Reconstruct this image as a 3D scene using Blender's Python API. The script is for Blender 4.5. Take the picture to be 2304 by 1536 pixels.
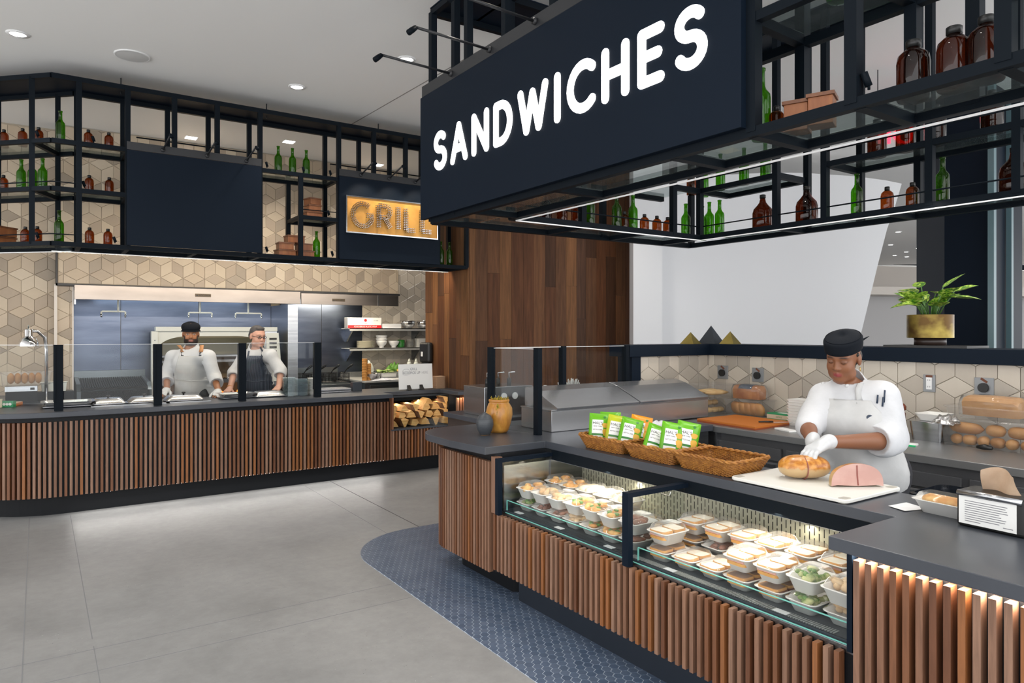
import bpy, math, random
import numpy as np
from mathutils import Vector, Matrix
for o in list(bpy.data.objects): bpy.data.objects.remove(o)
SC = bpy.context.scene
COL = SC.collection
R = random.Random(7)
PI = math.pi
# ---------------------------------------------------------------- camera
FPX, CX, HOR, HC = 1576., 1152., 745., 1.6      # focal length in px, centre, horizon row, eye height
YAW = math.atan2(CX - 85, FPX)
FW = (math.sin(YAW), math.cos(YAW)); RT = (math.cos(YAW), -math.sin(YAW))
cam = bpy.data.objects.new('camera', bpy.data.cameras.new('camera')); COL.objects.link(cam)
cam.location = (0, 0, HC); cam.rotation_euler = (PI/2, 0, -YAW)
cam.data.sensor_width = 36; cam.data.lens = FPX/2304*36; cam.data.shift_y = (HOR-768)/2304
cam.data.clip_start = .05; cam.data.clip_end = 200
SC.camera = cam
# ---------------------------------------------------------------- world, light, exposure
wd = bpy.data.worlds.new('hall'); SC.world = wd; wd.use_nodes = True
wd.node_tree.nodes['Background'].inputs[0].default_value = (.985, .99, 1.0, 1)
wd.node_tree.nodes['Background'].inputs[1].default_value = 2.08
vs = SC.view_settings
SC.display_settings.display_device = 'sRGB'
vs.view_transform = 'Standard'; vs.look = 'None'; vs.gamma = 1; vs.use_curve_mapping = False
vs.exposure = 0.45
def spot(loc, target, power, size=1.3, blend=.6, rad=.06, col=(1, .93, .84)):
    l = bpy.data.lights.new('spot', 'SPOT'); l.energy = power; l.spot_size = size; l.spot_blend = blend
    l.shadow_soft_size = rad; l.color = col
    o = bpy.data.objects.new('spot_light', l); COL.objects.link(o); o.location = loc
    d = Vector(target)-Vector(loc); o.rotation_euler = d.to_track_quat('-Z', 'Y').to_euler()
    return o
def area(loc, target, power, sx, sy, col=(1, .95, .88), spread=PI):
    l = bpy.data.lights.new('area', 'AREA'); l.energy = power; l.shape = 'RECTANGLE'; l.size = sx; l.size_y = sy
    l.color = col; l.spread = spread
    o = bpy.data.objects.new('area_light', l); COL.objects.link(o); o.location = loc
    d = Vector(target)-Vector(loc); o.rotation_euler = d.to_track_quat('-Z', 'Y').to_euler()
    return o
# ---------------------------------------------------------------- pixel -> place on a known plane
def ray(u, v):
    r = (u-CX)/FPX
    return (FW[0]+RT[0]*r, FW[1]+RT[1]*r, (HOR-v)/FPX)
def atz(u, v, z):
    d = ray(u, v); k = (z-HC)/d[2]; return (d[0]*k, d[1]*k, z)
def atx(u, v, x):
    d = ray(u, v); k = x/d[0]; return (x, d[1]*k, HC+d[2]*k)
def aty(u, v, y):
    d = ray(u, v); k = y/d[1]; return (d[0]*k, y, HC+d[2]*k)
# ---------------------------------------------------------------- materials
MT = {}
def _new(name):
    m = bpy.data.materials.new(name); m.use_nodes = True; MT[name] = m
    nt = m.node_tree; return m, nt, nt.nodes['Principled BSDF']
def c4(c): return (c[0], c[1], c[2], 1)
def mat(name, col, rough=.5, metal=0., spec=.5, emit=None, es=1., coat=0., sheen=0., trans=0.):
    m, nt, b = _new(name)
    b.inputs['Base Color'].default_value = c4(col); b.inputs['Roughness'].default_value = rough
    b.inputs['Metallic'].default_value = metal; b.inputs['Specular IOR Level'].default_value = spec
    b.inputs['Coat Weight'].default_value = coat; b.inputs['Sheen Weight'].default_value = sheen
    if emit: b.inputs['Emission Color'].default_value = c4(emit); b.inputs['Emission Strength'].default_value = es
    if trans: b.inputs['Subsurface Weight'].default_value = trans; b.inputs['Subsurface Radius'].default_value = (.01, .005, .003)
    return m
def nd(nt, t, **kw):
    n = nt.nodes.new(t)
    for k, v in kw.items(): setattr(n, k, v)
    return n
def ramp(nt, stops, interp='LINEAR'):
    n = nd(nt, 'ShaderNodeValToRGB'); e = n.color_ramp.elements; n.color_ramp.interpolation = interp
    while len(e) < len(stops): e.new(.5)
    for i, (p, c) in enumerate(stops): e[i].position = p; e[i].color = c4(c)
    return n
def coords(nt, scale=(1, 1, 1), rnd=True, kind='Object'):
    tc = nd(nt, 'ShaderNodeTexCoord'); mp = nd(nt, 'ShaderNodeMapping'); mp.inputs['Scale'].default_value = scale
    nt.links.new(tc.outputs[kind], mp.inputs[0])
    oi = nd(nt, 'ShaderNodeObjectInfo')
    if rnd:
        mu = nd(nt, 'ShaderNodeVectorMath', operation='SCALE'); mu.inputs[0].default_value = (31, 17, 53)
        nt.links.new(oi.outputs['Random'], mu.inputs['Scale']); nt.links.new(mu.outputs[0], mp.inputs['Location'])
    return mp, oi
def noise(nt, vec, scale, detail=4, rough=.55, dist=0.):
    n = nd(nt, 'ShaderNodeTexNoise'); n.inputs['Scale'].default_value = scale; n.inputs['Detail'].default_value = detail
    n.inputs['Roughness'].default_value = rough; n.inputs['Distortion'].default_value = dist
    nt.links.new(vec.outputs[0], n.inputs['Vector']); return n
def bump(nt, b, src, strength=.1, dist=.01):
    n = nd(nt, 'ShaderNodeBump'); n.inputs['Strength'].default_value = strength; n.inputs['Distance'].default_value = dist
    nt.links.new(src, n.inputs['Height']); nt.links.new(n.outputs[0], b.inputs['Normal'])
def mixc(nt, fac, a, bb, mode='MIX'):
    n = nd(nt, 'ShaderNodeMix', data_type='RGBA', blend_type=mode)
    if isinstance(fac, float): n.inputs[0].default_value = fac
    else: nt.links.new(fac, n.inputs[0])
    for i, s in ((6, a), (7, bb)):
        if isinstance(s, tuple): n.inputs[i].default_value = c4(s)
        else: nt.links.new(s, n.inputs[i])
    return n
def mat_noise(name, c1, c2, scale=8, stretch=(1, 1, 1), rough=.5, metal=0., bmp=0., bd=.003, rnd=True, detail=4, lo=.35, hi=.65, spec=.5, coat=0.):
    m, nt, b = _new(name); mp, oi = coords(nt, stretch, rnd)
    n = noise(nt, mp, scale, detail); rp = ramp(nt, [(lo, c1), (hi, c2)])
    nt.links.new(n.outputs[0], rp.inputs[0]); nt.links.new(rp.outputs[0], b.inputs['Base Color'])
    b.inputs['Roughness'].default_value = rough; b.inputs['Metallic'].default_value = metal
    b.inputs['Specular IOR Level'].default_value = spec; b.inputs['Coat Weight'].default_value = coat
    if bmp: bump(nt, b, n.outputs[0], bmp, bd)
    return m
def mat_random(name, cols, rough=.5, grain=None, bmp=0., spec=.5, interp='LINEAR', gstr=.35, gscale=6):
    """colour picked per object by its random number, with an optional stretched wood grain"""
    m, nt, b = _new(name); mp, oi = coords(nt, grain or (1, 1, 1))
    rp = ramp(nt, [(i/max(1, len(cols)-1) if interp == 'LINEAR' else i/len(cols), c) for i, c in enumerate(cols)], interp)
    nt.links.new(oi.outputs['Random'], rp.inputs[0])
    n = noise(nt, mp, gscale, 6, .6, .6); g = ramp(nt, [(.25, (1-gstr,)*3), (.75, (1+gstr*.5,)*3)])
    nt.links.new(n.outputs[0], g.inputs[0])
    mx = mixc(nt, 1., rp.outputs[0], g.outputs[0], 'MULTIPLY'); nt.links.new(mx.outputs[2], b.inputs['Base Color'])
    b.inputs['Roughness'].default_value = rough; b.inputs['Specular IOR Level'].default_value = spec
    if bmp: bump(nt, b, n.outputs[0], bmp, .002)
    return m
def mat_clear(name, tint=(1, 1, 1), refl=.6, rough=.02, ior=1.45, haze=0., hazecol=(.9, .9, .9)):
    """thin clear sheet: tinted see-through with a Fresnel gloss"""
    m = bpy.data.materials.new(name); m.use_nodes = True; MT[name] = m; nt = m.node_tree
    nt.nodes.remove(nt.nodes['Principled BSDF']); out = nt.nodes['Material Output']
    t = nd(nt, 'ShaderNodeBsdfTransparent'); t.inputs[0].default_value = c4(tint)
    g = nd(nt, 'ShaderNodeBsdfGlossy'); g.inputs['Roughness'].default_value = rough; g.inputs[0].default_value = (refl, refl, refl, 1)
    f0 = ((ior-1)/(ior+1))**2; lw = nd(nt, 'ShaderNodeLayerWeight'); lw.inputs[0].default_value = .5
    pw = nd(nt, 'ShaderNodeMath', operation='POWER'); pw.inputs[1].default_value = 5; nt.links.new(lw.outputs['Facing'], pw.inputs[0])
    fr = nd(nt, 'ShaderNodeMath', operation='MULTIPLY_ADD'); fr.inputs[1].default_value = 1-f0; fr.inputs[2].default_value = f0; nt.links.new(pw.outputs[0], fr.inputs[0])
    mx = nd(nt, 'ShaderNodeMixShader'); nt.links.new(fr.outputs[0], mx.inputs[0])
    base = t
    if haze:
        df = nd(nt, 'ShaderNodeBsdfDiffuse'); df.inputs[0].default_value = c4(hazecol)
        m2 = nd(nt, 'ShaderNodeMixShader'); m2.inputs[0].default_value = haze
        nt.links.new(t.outputs[0], m2.inputs[1]); nt.links.new(df.outputs[0], m2.inputs[2]); base = m2
    nt.links.new(base.outputs[0], mx.inputs[1]); nt.links.new(g.outputs[0], mx.inputs[2])
    nt.links.new(mx.outputs[0], out.inputs[0]); return m
# ---------------------------------------------------------------- mesh builder
def org(p):
    v = Vector((0, 0, 0))
    while p is not None: v = v+p.location; p = p.parent
    return v
class MB:
    def __init__(s): s.v = []; s.f = []; s.mi = []
    def add(s, vs, fs, m=0):
        k = len(s.v); s.v += [tuple(p) for p in vs]
        for f in fs: s.f.append(tuple(i+k for i in f)); s.mi.append(m)
        return s
    def box(s, x0, x1, y0, y1, z0, z1, m=0):
        return s.add([(x, y, z) for z in (z0, z1) for y in (y0, y1) for x in (x0, x1)],
                     [(0, 2, 3, 1), (4, 5, 7, 6), (0, 1, 5, 4), (2, 6, 7, 3), (0, 4, 6, 2), (1, 3, 7, 5)], m)
    def cbox(s, c, d, m=0): return s.box(c[0]-d[0]/2, c[0]+d[0]/2, c[1]-d[1]/2, c[1]+d[1]/2, c[2]-d[2]/2, c[2]+d[2]/2, m)
    def bar(s, p, q, w, h=None, m=0, up=(0, 0, 1)):
        """square bar from p to q, w wide and h high"""
        h = h or w; p = Vector(p); q = Vector(q); d = (q-p).normalized(); u = Vector(up)
        if abs(d.dot(u)) > .99: u = Vector((0, 1, 0))
        a = d.cross(u).normalized(); b = a.cross(d)
        vs = [e+a*(sx*w/2)+b*(sz*h/2) for e in (p, q) for sx, sz in ((-1, -1), (1, -1), (1, 1), (-1, 1))]
        return s.add(vs, [(0, 1, 2, 3), (7, 6, 5, 4), (0, 4, 5, 1), (1, 5, 6, 2), (2, 6, 7, 3), (3, 7, 4, 0)], m)
    def tube(s, pts, r, n=8, m=0, closed=False, flat=None):
        pts = [Vector(p) for p in pts]; k = len(pts); vs = []
        rs = r if isinstance(r, (list, tuple)) else [r]*k
        pu = None
        for i, p in enumerate(pts):
            a = pts[i-1] if (i or closed) else p; b = pts[(i+1) % k] if (i < k-1 or closed) else p
            d = (b-a).normalized()
            if pu is None: pu = Vector((0, 0, 1)) if abs(d.z) < .95 else Vector((1, 0, 0))
            x = d.cross(pu).normalized(); y = x.cross(d); pu = y
            for j in range(n):
                t = 2*PI*j/n; vs.append(p+x*(math.cos(t)*rs[i])+y*(math.sin(t)*rs[i]*(flat or 1)))
        fs = []
        for i in range(k if closed else k-1):
            for j in range(n):
                a = i*n+j; b = i*n+(j+1) % n; c = ((i+1) % k)*n
                fs.append((a, b, c+(j+1) % n, c+j))
        if not closed: fs += [tuple(range(n-1, -1, -1)), tuple(range((k-1)*n, k*n))]
        return s.add(vs, fs, m)
    def lathe(s, prof, c=(0, 0, 0), n=20, m=0, cap=True, sx=1., sy=1.):
        vs = []; k = len(prof)
        for r, z in prof:
            for j in range(n): t = 2*PI*j/n; vs.append((c[0]+r*math.cos(t)*sx, c[1]+r*math.sin(t)*sy, c[2]+z))
        fs = [(i*n+j, i*n+(j+1) % n, (i+1)*n+(j+1) % n, (i+1)*n+j) for i in range(k-1) for j in range(n)]
        if cap: fs += [tuple(range(n-1, -1, -1)), tuple(range((k-1)*n, k*n))]
        return s.add(vs, fs, m)
    def prism(s, poly, z0, z1, m=0):
        n = len(poly); vs = [(x, y, z0) for x, y in poly]+[(x, y, z1) for x, y in poly]
        return s.add(vs, [tuple(range(n-1, -1, -1)), tuple(range(n, 2*n))]+[(i, (i+1) % n, n+(i+1) % n, n+i) for i in range(n)], m)
    def loft(s, rings, m=0, cap=True, closed=True):
        n = len(rings[0]); vs = [p for r in rings for p in r]; fs = []
        for i in range(len(rings)-1):
            for j in range(n if closed else n-1): fs.append((i*n+j, i*n+(j+1) % n, (i+1)*n+(j+1) % n, (i+1)*n+j))
        if cap: fs += [tuple(range(n-1, -1, -1)), tuple(range((len(rings)-1)*n, len(rings)*n))]
        return s.add(vs, fs, m)
    def xf(s, M, start=0):
        s.v[start:] = [tuple(M @ Vector(p)) for p in s.v[start:]]; return s
    def mesh(s, name, mats, smooth=False, off=None):
        me = bpy.data.meshes.new(name)
        v = s.v if off is None else [(p[0]-off[0], p[1]-off[1], p[2]-off[2]) for p in s.v]
        me.from_pydata(v, [], s.f)
        for m in (mats if isinstance(mats, (list, tuple)) else [mats]): me.materials.append(MT[m] if isinstance(m, str) else m)
        if any(s.mi): me.polygons.foreach_set('material_index', s.mi)
        if smooth: me.polygons.foreach_set('use_smooth', [True]*len(s.f))
        me.update(); return me
    def build(s, name, mats, parent=None, smooth=False, local=False, bevel=0, seg=2):
        off = None if (local or parent is None) else org(parent)
        o = bpy.data.objects.new(name, s.mesh(name, mats, smooth, off)); COL.objects.link(o); o.parent = parent
        if bevel:
            b = o.modifiers.new('bevel', 'BEVEL'); b.width = bevel; b.segments = seg; b.limit_method = 'ANGLE'; b.angle_limit = .6
        if smooth == 'auto': autosmooth(o)
        return o
def autosmooth(o, ang=.6):
    me = o.data; me.polygons.foreach_set('use_smooth', [True]*len(me.polygons))
    try: me.set_sharp_from_angle(angle=ang)
    except Exception: pass
def place(name, me, parent=None, loc=(0, 0, 0), rot=(0, 0, 0), scale=None):
    o = bpy.data.objects.new(name, me); COL.objects.link(o); o.parent = parent; o.location = loc; o.rotation_euler = rot
    if scale: o.scale = scale
    return o
def tag(o, label=None, cat=None, group=None, kind=None):
    if label: o['label'] = label
    if cat: o['category'] = cat
    if group: o['group'] = group
    if kind: o['kind'] = kind
    return o
def thing(name, label, cat, loc=(0, 0, 0), rz=0, group=None):
    o = bpy.data.objects.new(name, None); COL.objects.link(o); o.location = loc; o.rotation_euler = (0, 0, rz)
    o.empty_display_size = .05
    return tag(o, label, cat, group)
def copy_tree(o, parent=None):
    c = o.copy(); COL.objects.link(c); c.parent = parent
    for ch in list(o.children): copy_tree(ch, c)
    return c
ORD = 'first second third fourth fifth sixth seventh eighth ninth tenth eleventh twelfth thirteenth fourteenth fifteenth sixteenth'.split()
def struct(o): o['kind'] = 'structure'; return o
def text_mesh(body, size, mats, ext=.0005, align='LEFT', name='lettering', squash=1.):
    cu = bpy.data.curves.new(name, 'FONT'); cu.body = body; cu.size = size; cu.extrude = ext; cu.align_x = align; cu.resolution_u = 3
    ob = bpy.data.objects.new(name, cu); me = bpy.data.meshes.new_from_object(ob)
    bpy.data.objects.remove(ob); me.name = name
    for v in me.vertices: v.co.x *= squash
    me.materials.clear(); me.materials.append(MT[mats]); return me
def frame_rot(xdir, zdir=(0, 0, 1)):
    """matrix whose local x runs along xdir, local y along zdir (for lettering on a wall)"""
    x = Vector(xdir).normalized(); y = Vector(zdir).normalized(); z = x.cross(y)
    return Matrix((x, y, z)).transposed().to_4x4()
# ---------------------------------------------------------------- materials used across the scene
mat('black_steel', (.005, .008, .012), .5, .0, .08)
mat('navy_panel', (.005, .010, .019), .5, 0., .10)
mat('charcoal_metal', (.018, .019, .022), .4)
mat('kick_black', (.008, .009, .011), .4, 0, .2)
mat_noise('slate_top', (.042, .047, .058), (.054, .060, .073), 3, (1, 1, 1), .33, 0, .02)
mat('white_trim', (.8, .8, .8), .4)
mat('led_white', (1, 1, 1), .5, emit=(1, .95, .85), es=2.5)
mat('led_rod', (.9, .9, .9), .4, emit=(1, .97, .93), es=.12)
mat('led_warm', (1, 1, 1), .5, emit=(1, .82, .62), es=9)
mat('lamp_disc', (1, 1, 1), .5, emit=(1, .97, .93), es=7)
mat('steel_satin', (.60, .60, .59), .38, .45); mat('steel_top', (.26, .26, .26), .33, .6); mat('steel_front', (.15, .15, .155), .36, .5); mat('steel_rail', (.52, .53, .55), .27, .85)
mat_noise('steel_hood', (.24, .215, .20), (.31, .28, .26), 2, (.6, .6, 2), .34, 1., .03, .004)  # tan tint of the reflections is mixed into this base colour
mat_noise('steel', (.44, .45, .47), (.54, .55, .57), 5, (.3, .3, 7), .27, 1., .04, .002)
mat_noise('steel_back', (.105, .125, .175), (.15, .175, .235), 3, (.5, .5, 3), .30, 1., .05, .004)  # blue of the reflected surroundings is put into the base colour
mat_noise('steel_dark', (.20, .21, .22), (.28, .29, .30), 5, (.3, .3, 6), .3, 1., .04, .002)
mat('chrome', (.75, .75, .76), .12, 1.)
mat('white_wall', (.84, .85, .87), .55)
mat('warm_wall', (.72, .66, .60), .6)
mat('far_wall', (.50, .49, .49), .6)
mat('ceiling_paint', (.90, .895, .88), .7)
mat('grout_tan', (.42, .36, .28), .8)
mat('grout_gray', (.50, .56, .64), .8)
mat('glow_line', (.8, .8, .8), .5)
TILES = [(.56, .46, .34), (.50, .40, .29), (.62, .52, .395), (.42, .335, .25), (.53, .43, .32), (.36, .295, .225)]
mat_random('tan_tile', TILES, .42, None, 0, .45, 'CONSTANT', .08, 5)
GT = [(.52, .46, .385), (.44, .385, .32), (.36, .32, .27), (.50, .44, .365), (.56, .50, .42), (.40, .355, .30)]
mat_random('greige_tile', GT, .3, None, 0, .5, 'CONSTANT', .08, 5)
mat_random('mosaic_tile', [(.064, .096, .155), (.085, .120, .185), (.100, .135, .200)], .36, None, 0, .5, 'LINEAR', .2, 14)
SL = [(.195, .078, .035), (.265, .138, .084), (.145, .056, .026), (.245, .130, .082), (.285, .108, .036), (.215, .104, .060), (.285, .160, .104)]
mat_random('slat_wood', SL, .42, (26, 26, 1.6), .12, .45, 'CONSTANT', .34, 3)
PL = [(.105, .040, .016), (.145, .062, .026), (.062, .026, .012), (.185, .082, .032), (.115, .050, .022), (.078, .036, .019)]
mat_random('plank_wood', PL, .5, (11, 11, .75), .15, .18, 'CONSTANT', .5, 2.6)
mat_clear('glass', (.93, .95, .945), .8, .01, 1.5)
mat_clear('shelf_glass', (.80, .86, .85), .7, .03, 1.45, .06, (.6, .66, .66))
mat_clear('guard_glass', (.955, .965, .965), .28, .01, 1.5)
mat('glass_edge', (.18, .52, .46), .25)
# ---- concrete with specks and blotches
m, nt, b = _new('concrete'); mp, oi = coords(nt, (1, 1, 1), False)
n1 = noise(nt, mp, .9, 7, .62, .4); r1 = ramp(nt, [(.28, (.195, .197, .198)), (.5, (.255, .257, .258)), (.74, (.305, .307, .307))])
nt.links.new(n1.outputs[0], r1.inputs[0])
n2 = noise(nt, mp, 14, 4, .7); r2 = ramp(nt, [(.3, (.9, .9, .9)), (.7, (1.06, 1.06, 1.06))]); nt.links.new(n2.outputs[0], r2.inputs[0])
mx = mixc(nt, 1., r1.outputs[0], r2.outputs[0], 'MULTIPLY')
vo = nd(nt, 'ShaderNodeTexVoronoi'); vo.inputs['Scale'].default_value = 32; nt.links.new(mp.outputs[0], vo.inputs['Vector'])
sp = ramp(nt, [(.045, (1, 1, 1)), (.085, (0, 0, 0))]); nt.links.new(vo.outputs['Distance'], sp.inputs[0])
n3 = noise(nt, mp, 1.1, 3); th = ramp(nt, [(.40, (0, 0, 0)), (.55, (1, 1, 1))]); nt.links.new(n3.outputs[0], th.inputs[0])
mu = nd(nt, 'ShaderNodeMath', operation='MULTIPLY'); nt.links.new(sp.outputs[0], mu.inputs[0]); nt.links.new(th.outputs[0], mu.inputs[1])
cr = ramp(nt, [(.0, (.09, .09, .095)), (.62, (.12, .12, .125)), (.68, (.52, .52, .51))], 'CONSTANT'); nt.links.new(vo.outputs['Color'], cr.inputs[0])
m2 = mixc(nt, mu.outputs[0], mx.outputs[2], cr.outputs[0]); nt.links.new(m2.outputs[2], b.inputs['Base Color'])
b.inputs['Roughness'].default_value = .42; b.inputs['Specular IOR Level'].default_value = .45
# ---------------------------------------------------------------- floor, ceiling
CEIL = 3.88
fl = struct(MB().box(-6, 34, -3, 26, -.1, 0).build('floor', 'concrete'))
mat('saw_cut', (.19, .195, .205), .7); mat('saw_cut_dark', (.05, .05, .055), .7)
for p, q, w, mm in (((-.06, -2.9), (-.06, 7.3), .005, 'saw_cut'), ((.235, 4.24), (.235, 7.2), .005, 'saw_cut'), ((.235, -2.9), (.235, 4.14), .004, 'saw_cut'),
                    ((-5.9, 4.1), (1.87, 4.1), .004, 'saw_cut'), ((-5.9, 3.83), (1.87, 3.83), .004, 'saw_cut'), ((2.29, 5.13), (2.29, 7.2), .004, 'saw_cut'),
                    ((2.585, 5.17), (2.585, 7.28), .007, 'saw_cut_dark')):
    MB().bar((p[0], p[1], .0002), (q[0], q[1], .0002), w, .0008).build('saw_cut', mm, fl)
def clip(poly, a, b, c):
    out = []
    for i, p in enumerate(poly):
        q = poly[(i+1) % len(poly)]; dp = a*p[0]+b*p[1]-c; dq = a*q[0]+b*q[1]-c
        if dp >= 0: out.append(p)
        if dp*dq < 0: t = dp/(dp-dq); out.append((p[0]+t*(q[0]-p[0]), p[1]+t*(q[1]-p[1])))
    return out
# mosaic apron of hexagons round the sandwich counter
mc, mr = (2.49, 4.56), .61
mpoly = [(1.88, -2.5)]+[(mc[0]-mr*math.cos(t), mc[1]+mr*math.sin(t)) for t in [i*PI/2/14 for i in range(15)]]+[(5.6, 5.17), (5.6, -2.5)]
MB().prism(mpoly, 0, .0022).build('mosaic_bed', 'grout_gray', fl)
def in_mosaic(x, y, mg=.027):
    if x > mc[0] or y < mc[1]: return x > 1.88+mg*.55 and y < 5.17-mg*.55
    return math.hypot(x-mc[0], y-mc[1]) < mr-mg*.8
hs = .0268; pitch = hs*math.sqrt(3)
hx = MB(); hv = [((hs-.0026)*math.sin(k*PI/3), (hs-.0026)*math.cos(k*PI/3)) for k in range(6)][::-1]
hx.prism(hv, .002, .0042); hexme = hx.mesh('hex_tile', 'mosaic_tile')
cells = []
for j in range(-40, 140):
    y = j*hs*1.5
    for i in range(35, 90):
        x = i*pitch+(j % 2)*pitch/2
        if x > 3.6 or y > 5.2 or y < .3: continue
        cut = not in_mosaic(x, y)
        if cut and not in_mosaic(x, y, -.03): continue
        if x > 2.46 and y < 4.3: continue
        d = math.hypot(x, y)
        w = x*FW[0]+y*FW[1]; u = CX+FPX*(x*RT[0]+y*RT[1])/w; v = HOR+FPX*HC/w
        vis = v < 1540 and not (x > 2.27 and y < 3.6)
        cells.append((2 if cut else (0 if vis else 1), d, x, y))
cells.sort()
for k, (vis, d, x, y) in enumerate(cells[:300]): place('hex_tile', hexme, fl, (x, y, 0))
st = MB()
def convex_clip(pts):
    n_ = len(mpoly)
    for i in range(n_):
        (ax, ay), (bx, by) = mpoly[(i+1) % n_], mpoly[i]
        pts = clip(pts, -(by-ay), bx-ax, -(by-ay)*ax+(bx-ax)*ay) if len(pts) > 2 else []
    return pts
for vis, d, x, y in cells[300:]:
    pg = convex_clip([(x+a, y+c) for a, c in hv]) if vis == 2 else [(x+a, y+c) for a, c in hv]
    if len(pg) > 2: st.prism(pg, .002, .0042)
mat_noise('mosaic_rest', (.068, .100, .160), (.098, .133, .197), 9, (1, 1, 1), .33)
tag(st.build('hex_tile_field', 'mosaic_rest', fl), kind='stuff')
struct(MB().box(-6, 34, -1.5, 26, CEIL, CEIL+.12).build('ceiling', 'ceiling_paint'))
cl = bpy.data.objects['ceiling']; mat('joint_gray', (.30, .29, .28), .8)
p, q = atz(790, 280, CEIL), atz(955, 185, CEIL); q = (p[0]+(q[0]-p[0])*4, p[1]+(q[1]-p[1])*4)
MB().bar((p[0], p[1], CEIL-.0005), (q[0], q[1], CEIL-.0005), .012, .002).build('ceiling_joint', 'joint_gray', cl)  # darker strip along the ceiling joint
# recessed downlights (visible ones by pixel, the rest continue the same layout over the hall)
dl = MB().lathe([(.001, 0), (.062, 0), (.062, .006), (.075, .006), (.075, -.004), (.064, -.005), (.064, -.001), (.001, -.001)], n=20, cap=False)
ringme = MB().lathe([(.056, -.0), (.078, -.0), (.078, -.005), (.056, -.009)], n=22, cap=False).mesh('trim_ring', 'white_trim', True)
discme = MB().lathe([(.0005, -.003), (.057, -.003)], n=22, cap=False).mesh('lamp_disc', 'lamp_disc')
DL = [atz(u, v, CEIL)[:2]+(1,) for u, v in ((40, 76), (668, 195), (915, 133))]
DL += [(-.1, 3.6, 0), (2.2, 3.3, 0), (-2.6, 6.6, 0), (-2.6, 3.4, 0), (-.4, .8, 0), (1.2, 1.4, 0), (.5, 5.3, 0), (3.5, 2.7, 0), (3.55, 1.6, 0), (4.5, 5.6, 0), (1.2, 4.3, 0), (5.6, 6.2, 0)]
DLN = ['round recessed downlight near the chamfered end of the grill shelf', 'round recessed downlight above the blank board and green bottles', 'round recessed downlight beside the SANDWICHES arm lamps']
for k, (x, y, vis) in enumerate(DL):
    t = thing('ceiling_downlight', DLN[k] if k < 3 else 'round recessed ceiling downlight over the customer floor', 'light', (x, y, CEIL), 0, 'round downlights in the ceiling')
    place('trim_ring', ringme, t); place('lamp_disc', discme, t)
    spot((x, y, CEIL-.03), (x, y, 0), 34, 1.75, .8, .06)
SQ = MB().box(-.06, .06, -.06, .06, -.004, 0).mesh('lamp_plate', 'lamp_disc'); SQF = MB().box(-.07, .07, -.07, .07, -.002, 0).mesh('trim_frame', 'white_trim')
for k, (u, v) in enumerate(((430, 310), (650, 319), (850, 371), (0, 0))):
    x, y, z = atz(u, v, CEIL) if u else (4.75, 9.25, CEIL)  # the fourth lamp is unseen, added to brighten the tiled wall
    t = thing('kitchen_downlight', 'square recessed kitchen downlight behind the '+('blank board', 'row of green bottles', 'GRILL board', 'wood pier, added to light the tile wall')[k], 'light', (x, y, CEIL), 0, 'square downlights over the grill kitchen')
    place('trim_frame', SQF, t); place('lamp_plate', SQ, t)
    spot((x, y, CEIL-.03), (x, y+.1, 0), 55, 1.9, .8, .05)
x, y, z = atz(298, 125, CEIL)
t = thing('ceiling_speaker', 'flat round white speaker grille set in the ceiling', 'speaker', (x, y, CEIL))
mat('speaker_cloth', (.62, .62, .615), .8)
MB().lathe([(.13, 0), (.13, -.006), (.12, -.008), (.001, -.009)], n=28, cap=False).build('grille', 'speaker_cloth', t, True, True)
MB().lathe([(.121, 0), (.136, 0), (.136, -.007), (.128, -.010), (.121, -.0085)], n=28, cap=False).build('rim', 'white_trim', t, True, True)
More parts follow.
